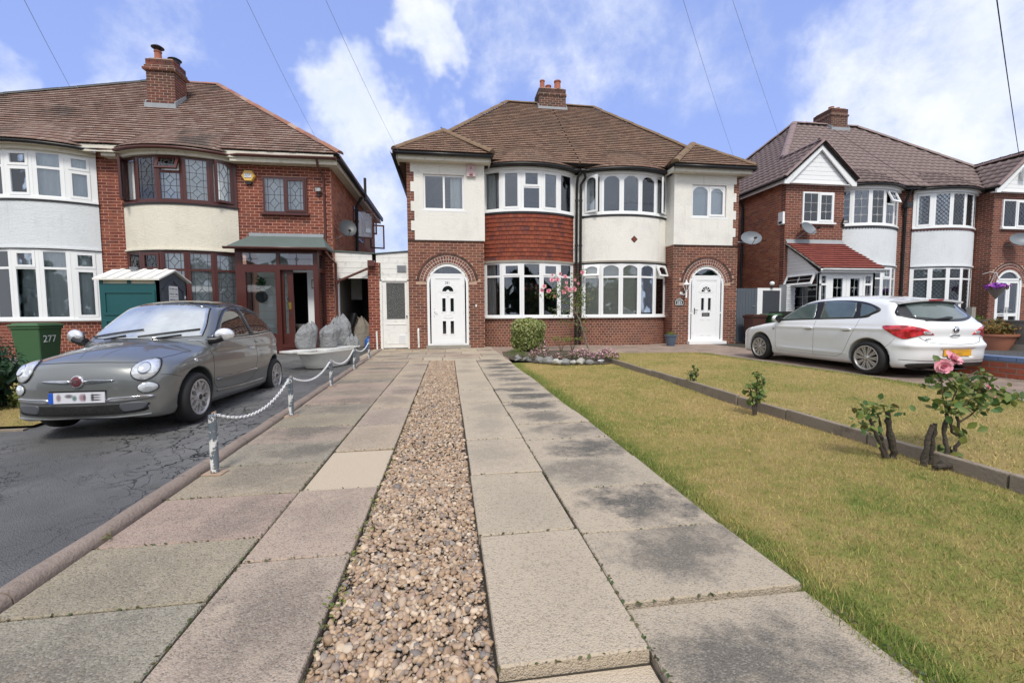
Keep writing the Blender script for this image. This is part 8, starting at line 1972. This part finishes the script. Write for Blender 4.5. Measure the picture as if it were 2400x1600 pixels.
# pruned roses on the near lawn edge
def knobbly(b, pts, r0, r1): 
    n = len(pts); P = []; R_ = []
    for i in range(n-1):
        a, c = Vector(pts[i]), Vector(pts[i+1])
        for k in range(4): f = k/4; P.append(a.lerp(c, f)+Vector((random.gauss(0, .004), random.gauss(0, .004), 0))); R_.append(.66*(r0+(r1-r0)*((i+f)/(n-1)))*random.uniform(.82, 1.22))
    P.append(Vector(pts[-1])); R_.append(r1*.66); b.tube(P, R_, 9)
def spray(C_, p, s, n):
    for _ in range(n): C_.append(Vector(p)+Vector((random.gauss(0, s), random.gauss(0, s*.8), random.gauss(0, s*.7))))
t = thing('pruned_rose', 'thick old rose stump with sparse leaves on the lawn edge left of the flowering one', 'rose bush', (3.22, 2.72, 0)); b = MB(); x, y = 3.20, 2.72
knobbly(b, [(x+.05, y, -.02), (x+.03, y, .10), (x-.01, y, .25), (x-.025, y, .345)], .040, .026); knobbly(b, [(x-.02, y, -.01), (x-.09, y-.01, .12), (x-.14, y, .24), (x-.16, y, .30)], .022, .014); knobbly(b, [(x+.0, y, .0), (x-.035, y+.03, .15), (x-.075, y+.03, .33)], .020, .012); knobbly(b, [(x-.14, y, .24), (x-.19, y, .33), (x-.25, y, .36)], .012, .006); b.build('stump', M_BARK, t, True)
C_ = []; spray(C_, (x-.19, y, .34), .05, 26); spray(C_, (x-.11, y, .38), .055, 26); spray(C_, (x-.26, y, .36), .03, 12); spray(C_, (x+.03, y, .36), .05, 10); spray(C_, (x-.19, y, .22), .035, 14); spray(C_, (x-.08, y, .16), .03, 8); leaves('foliage', C_, [(0, -.5, .7)]*len(C_), .027, ML_ROSE, t, .62, .7)
t = thing('pruned_rose', 'pruned rose with leafy top and two pink blooms, foremost on the lawn edge', 'rose bush', (3.3, 2.55, 0)); b = MB(); x, y = 3.28, 2.55
knobbly(b, [(x+.01, y, -.02), (x+.03, y, .12), (x+.07, y, .285)], .028, .021); knobbly(b, [(x+.09, y+.02, 0), (x+.11, y+.02, .15), (x+.115, y+.02, .29)], .022, .019); knobbly(b, [(x+.08, y-.05, .0), (x+.15, y-.04, .10), (x+.17, y, .22), (x+.18, y, .36)], .024, .017); knobbly(b, [(x+.10, y-.10, .03), (x+.02, y-.10, .025), (x-.02, y-.09, .02)], .026, .022); knobbly(b, [(x+.05, y-.1, .025), (x+.14, y-.1, .03), (x+.19, y-.09, .075)], .024, .018); knobbly(b, [(x+.24, y, .05), (x+.29, y, .14), (x+.34, y, .20)], .02, .013); knobbly(b, [(x+.30, y, .19), (x+.23, y, .23), (x+.21, y, .34)], .015, .012); knobbly(b, [(x+.27, y, .36), (x+.285, y, .24)], .012, .014)
b.build('stump', M_BARK, t, True); b = MB()
for p in ([(x+.18, y, .36), (x+.14, y, .48), (x+.12, y, .60), (x+.16, y, .72), (x+.17, y, .74)], [(x+.18, y, .36), (x+.24, y, .5), (x+.30, y, .60), (x+.42, y, .66)], [(x+.27, y, .36), (x+.36, y, .45), (x+.48, y, .52), (x+.60, y, .50), (x+.70, y, .46)], [(x+.30, y, .30), (x+.38, y, .34), (x+.46, y, .40)], [(x+.12, y, .6), (x+.05, y, .68)]): b.tube(p, [.007]+[.005]*(len(p)-2)+[.003], 6)
b.build('stems', M_STEM, t, True); C_ = []
for p, s, n in (((x+.27, y, .48), .085, 90), ((x+.17, y, .60), .05, 28), ((x+.34, y, .56), .06, 40), ((x+.48, y, .53), .055, 40), ((x+.60, y, .49), .05, 30), ((x+.72, y, .44), .035, 16), ((x+.40, y, .41), .06, 30), ((x+.20, y, .40), .045, 22), ((x+.16, y, .71), .035, 14), ((x+.30, y, .23), .04, 12), ((x+.20, y, .10), .035, 14), ((x+.05, y, .58), .03, 8), ((x+.45, y, .62), .04, 14)): spray(C_, p, s, n)
leaves('foliage', C_, [(0, -.55, .65)]*len(C_), .030, ML_ROSE, t, .62, .65)
for p, r, u in (((x+.175, y-.02, .745), .06, (.15, -.75, .6)), ((x+.085, y-.03, .70), .055, (-.5, -.8, .1)), ((x+.47, y-.03, .545), .022, (.2, -.9, .4)), ((x+.52, y-.03, .48), .020, (0, -1, .1))): mb = MB(); flower(mb, p, r, u, 9, 3); mb.build('bloom', MP_PINK, t)
for lab, x, y, h in (('small sparse rose shoot on the lawn edge, furthest from the camera', 3.52, 5.88, .30), ('small leafy rose at the lawn edging, second from the camera', 3.24, 4.2, .40)):
    t = thing('small_rose', lab, 'rose bush', (x, y, 0)); b = MB(); C_ = []
    for i in range(3): dx = (-.06, .03, .09)[i]; e = (x+dx, y, h*(.7, 1., .8)[i]); b.tube([(x+.01*i, y, -.02), (x+dx*.4, y, h*.4), e], [.014, .009, .004], 6); [spray(C_, (x+dx*f, y, h*f*(.7, 1., .8)[i]), .035 if h > .35 else .022, 16 if h > .35 else 5) for f in (.5, .75, 1.)]
    b.build('stems', M_BARK, t, True); leaves('foliage', C_, [(0, -.5, .7)]*len(C_), .03, ML_ROSE, t, .6, .7); spray(C_, (x+.05, y+.05, .03), .05, 0)
# left hedge and border plants
t = thing('conifer_hedge', 'dark green clipped conifer at the left edge beside the green bin', 'conifer', (-5.75, 5.9, 0)); C_, N_ = blob(5200, (-5.95, 5.95, .40), (.75, .55, .72), .7, lump=.10); k = C_[:, 2] > -.06; leaves('foliage', C_[k], N_[k]+np.array([0, 0, .5]), .035, ML_CON, t, .28, .5)
C_, N_ = blob(900, (-5.85, 5.9, .3), (.6, .45, .55), .9, lump=.08); leaves('inner_foliage', C_, N_, .09, ML_CON, t, .6, .5); b = MB(); b.tube([(-5.9, 5.95, -.1), (-5.9, 5.95, .6)], [.06, .03], 8); b.build('trunk', M_BARK, t, True)
for lab, x, y, r, h, m in (('light green border plant beside the conifer at the left edge', -5.15, 6.2, .22, .32, ML_YEL), ('low white flowered plant at the foot of the conifer', -5.22, 5.45, .2, .2, ML_ROSE)):
    t = thing('border_plant', lab, 'plant', (x, y, 0)); n = 300; C_, N_ = blob(n, (x, y, h*.5-.06), (r, r, h*.6), .5); leaves('foliage', C_, N_+np.array([0, 0, .6]), .035, m, t, .35, .5)
    if m is ML_ROSE: C_, N_ = blob(26, (x, y, h*.6), (r, r, h*.5), .9); leaves('flowers', C_, N_, .02, M_UPVC, t, .8)
# shrub over the dark fence
t = thing('spreading_conifer', 'bright yellow-green spreading conifer above the dark fence behind the white car', 'shrub', (12.3, 9.6, .3)); C_ = []
for i in range(46): a = random.uniform(0, 6.28); e = random.uniform(.2, .85); 
C_, N_ = blob(2600, (12.25, 9.3, .82), (.75, .55, .36), .5, lump=.22); leaves('foliage', C_, N_+np.array([0, 0, .4]), .045, ML_CON2, t, .25, .5); b = MB(); b.tube([(12.25, 9.3, .28), (12.25, 9.3, .8)], .04, 8); b.build('trunk', M_BARK, t, True)
# pots
t = pot('large terracotta pot on the raised tarmac before the timber fence', 10.86, 7.25, .30, .335, .32, M_TERRA); C_, N_ = blob(1100, (10.84, 7.25, .72), (.30, .28, .17), .4, lump=.25); k = C_[:, 2] > .6; o = leaves('foliage', C_[k], N_[k]+np.array([0, 0, .5]), .032, ML_RUS, None, .4, .6); o.name = 'potted_heather'; tag(o, 'orange and green bushy plant growing in the terracotta pot', 'plant')
t = pot('blue glazed pot at the corner between bow window and door 283', 7.22, 13.36, 0, .20, .36, plain('blue_glaze', (.085, .12, .17), .3, var=.2, dirt=.2)); C_, N_ = blob(220, (7.22, 13.36, .37), (.17, .17, .09), .4); k = C_[:, 2] > .33; o = leaves('foliage', C_[k], N_[k]+np.array([0, 0, 1]), .03, ML_YEL, None, .3, .5); o.name = 'pot_plant'; tag(o, 'low green plant filling the blue glazed pot', 'plant')
# hanging basket
t = thing('hanging_basket', 'wicker cone basket of purple flowers hanging left of the far arched door', 'hanging basket', (20.55, 13.75, 1.75)); b = MB(); c = Matrix.Translation((20.55, 13.75, 1.52)); b.lathe([(.01, 0), (.12, .16), (.25, .40), (.265, .42), (.24, .42), (.001, .40)], 18, c, False); b.build('basket', plain('wicker', (.20, .175, .15), .85, var=.35, bscale=30), t, True); k = MB()
for a in range(3): k.tube([(20.55+.24*math.cos(a*2.1), 13.75+.24*math.sin(a*2.1), 1.94), (20.55, 13.75, 2.5)], .005, 4)
k.tube([(20.55, 13.75, 2.5), (20.55, 13.95, 2.56), (20.55, 14.2, 2.5)], .012, 6); k.build('bracket', M_UPVC, t, True); C_, N_ = blob(420, (20.55, 13.75, 2.0), (.38, .3, .12), .3); leaves('flowers', C_, N_+np.array([0, -.3, .6]), .04, MP_PUR, t, .8, .6); C_, N_ = blob(120, (20.55, 13.75, 1.95), (.33, .27, .1), .3); leaves('foliage', C_, N_, .04, ML_ROSE, t, .5, .6)
# fallen leaves, stray weeds in the joints
C_ = []
for _ in range(70): y = random.uniform(1.4, 6); C_.append((-.44+abs(random.gauss(0, .015)), y, .004))
for x, y in ((-.43, 1.62), (-.42, 2.2), (-.43, 2.45), (-.42, 1.95), (-1.64, 2.3), (-1.70, 1.98)):
    for _ in range(16): C_.append((x+random.gauss(0, .02), y+random.gauss(0, .04), .01+random.random()*.02))
leaves('joint_weeds', C_, [(0, 0, 1)]*len(C_), .010, ML_YEL, None, .4, .5)
C_ = []
for yy, x0, x1 in [(v, kx(v), -.92) for v in lo[2:14]]+[(v, -.92, -.45) for v in li[1:9]]+[(v, .13, .63) for v in ri[1:8]]+[(v, .63, 1.38) for v in ro[2:12]]:
    for _ in range(int(26*(x1-x0)/.6)):
        if math.sin(yy*37+_*.9) > -.2: C_.append((x0+(x1-x0)*random.random()**1.5, yy+random.gauss(0, .003), -.002+random.random()*.004))
for xx in (-.92, .63, 1.385, -.445):
    for _ in range(240): C_.append((xx+random.gauss(0, .005), 1.0+7*random.random()**1.6, -.002+random.random()*.006))
leaves('joint_moss', C_, [(0, 0, 1)]*len(C_), .008, ML_HEA, None, .6, .6)
# trees along the other side of the street, behind the photographer (they show in the glass and paint)
C_, N_ = blob(1, (0, 0, 0), (1, 1, 1)); AC = []; AN = []
for i in range(17): x = -48+i*6.3+random.uniform(-1.5, 1.5); h = random.uniform(2.6, 3.6); c, n_ = blob(420, (x, -24+random.uniform(-2, 2), h*.9), (3.6, 2., h*1.05), .8, lump=.2, seed=i); AC.append(c); AN.append(n_)
AC = np.vstack(AC); AN = np.vstack(AN); k = AC[:, 2] > -.3; leaves('far_treeline', AC[k], AN[k], .62, ML_CON, None, .7, .5)
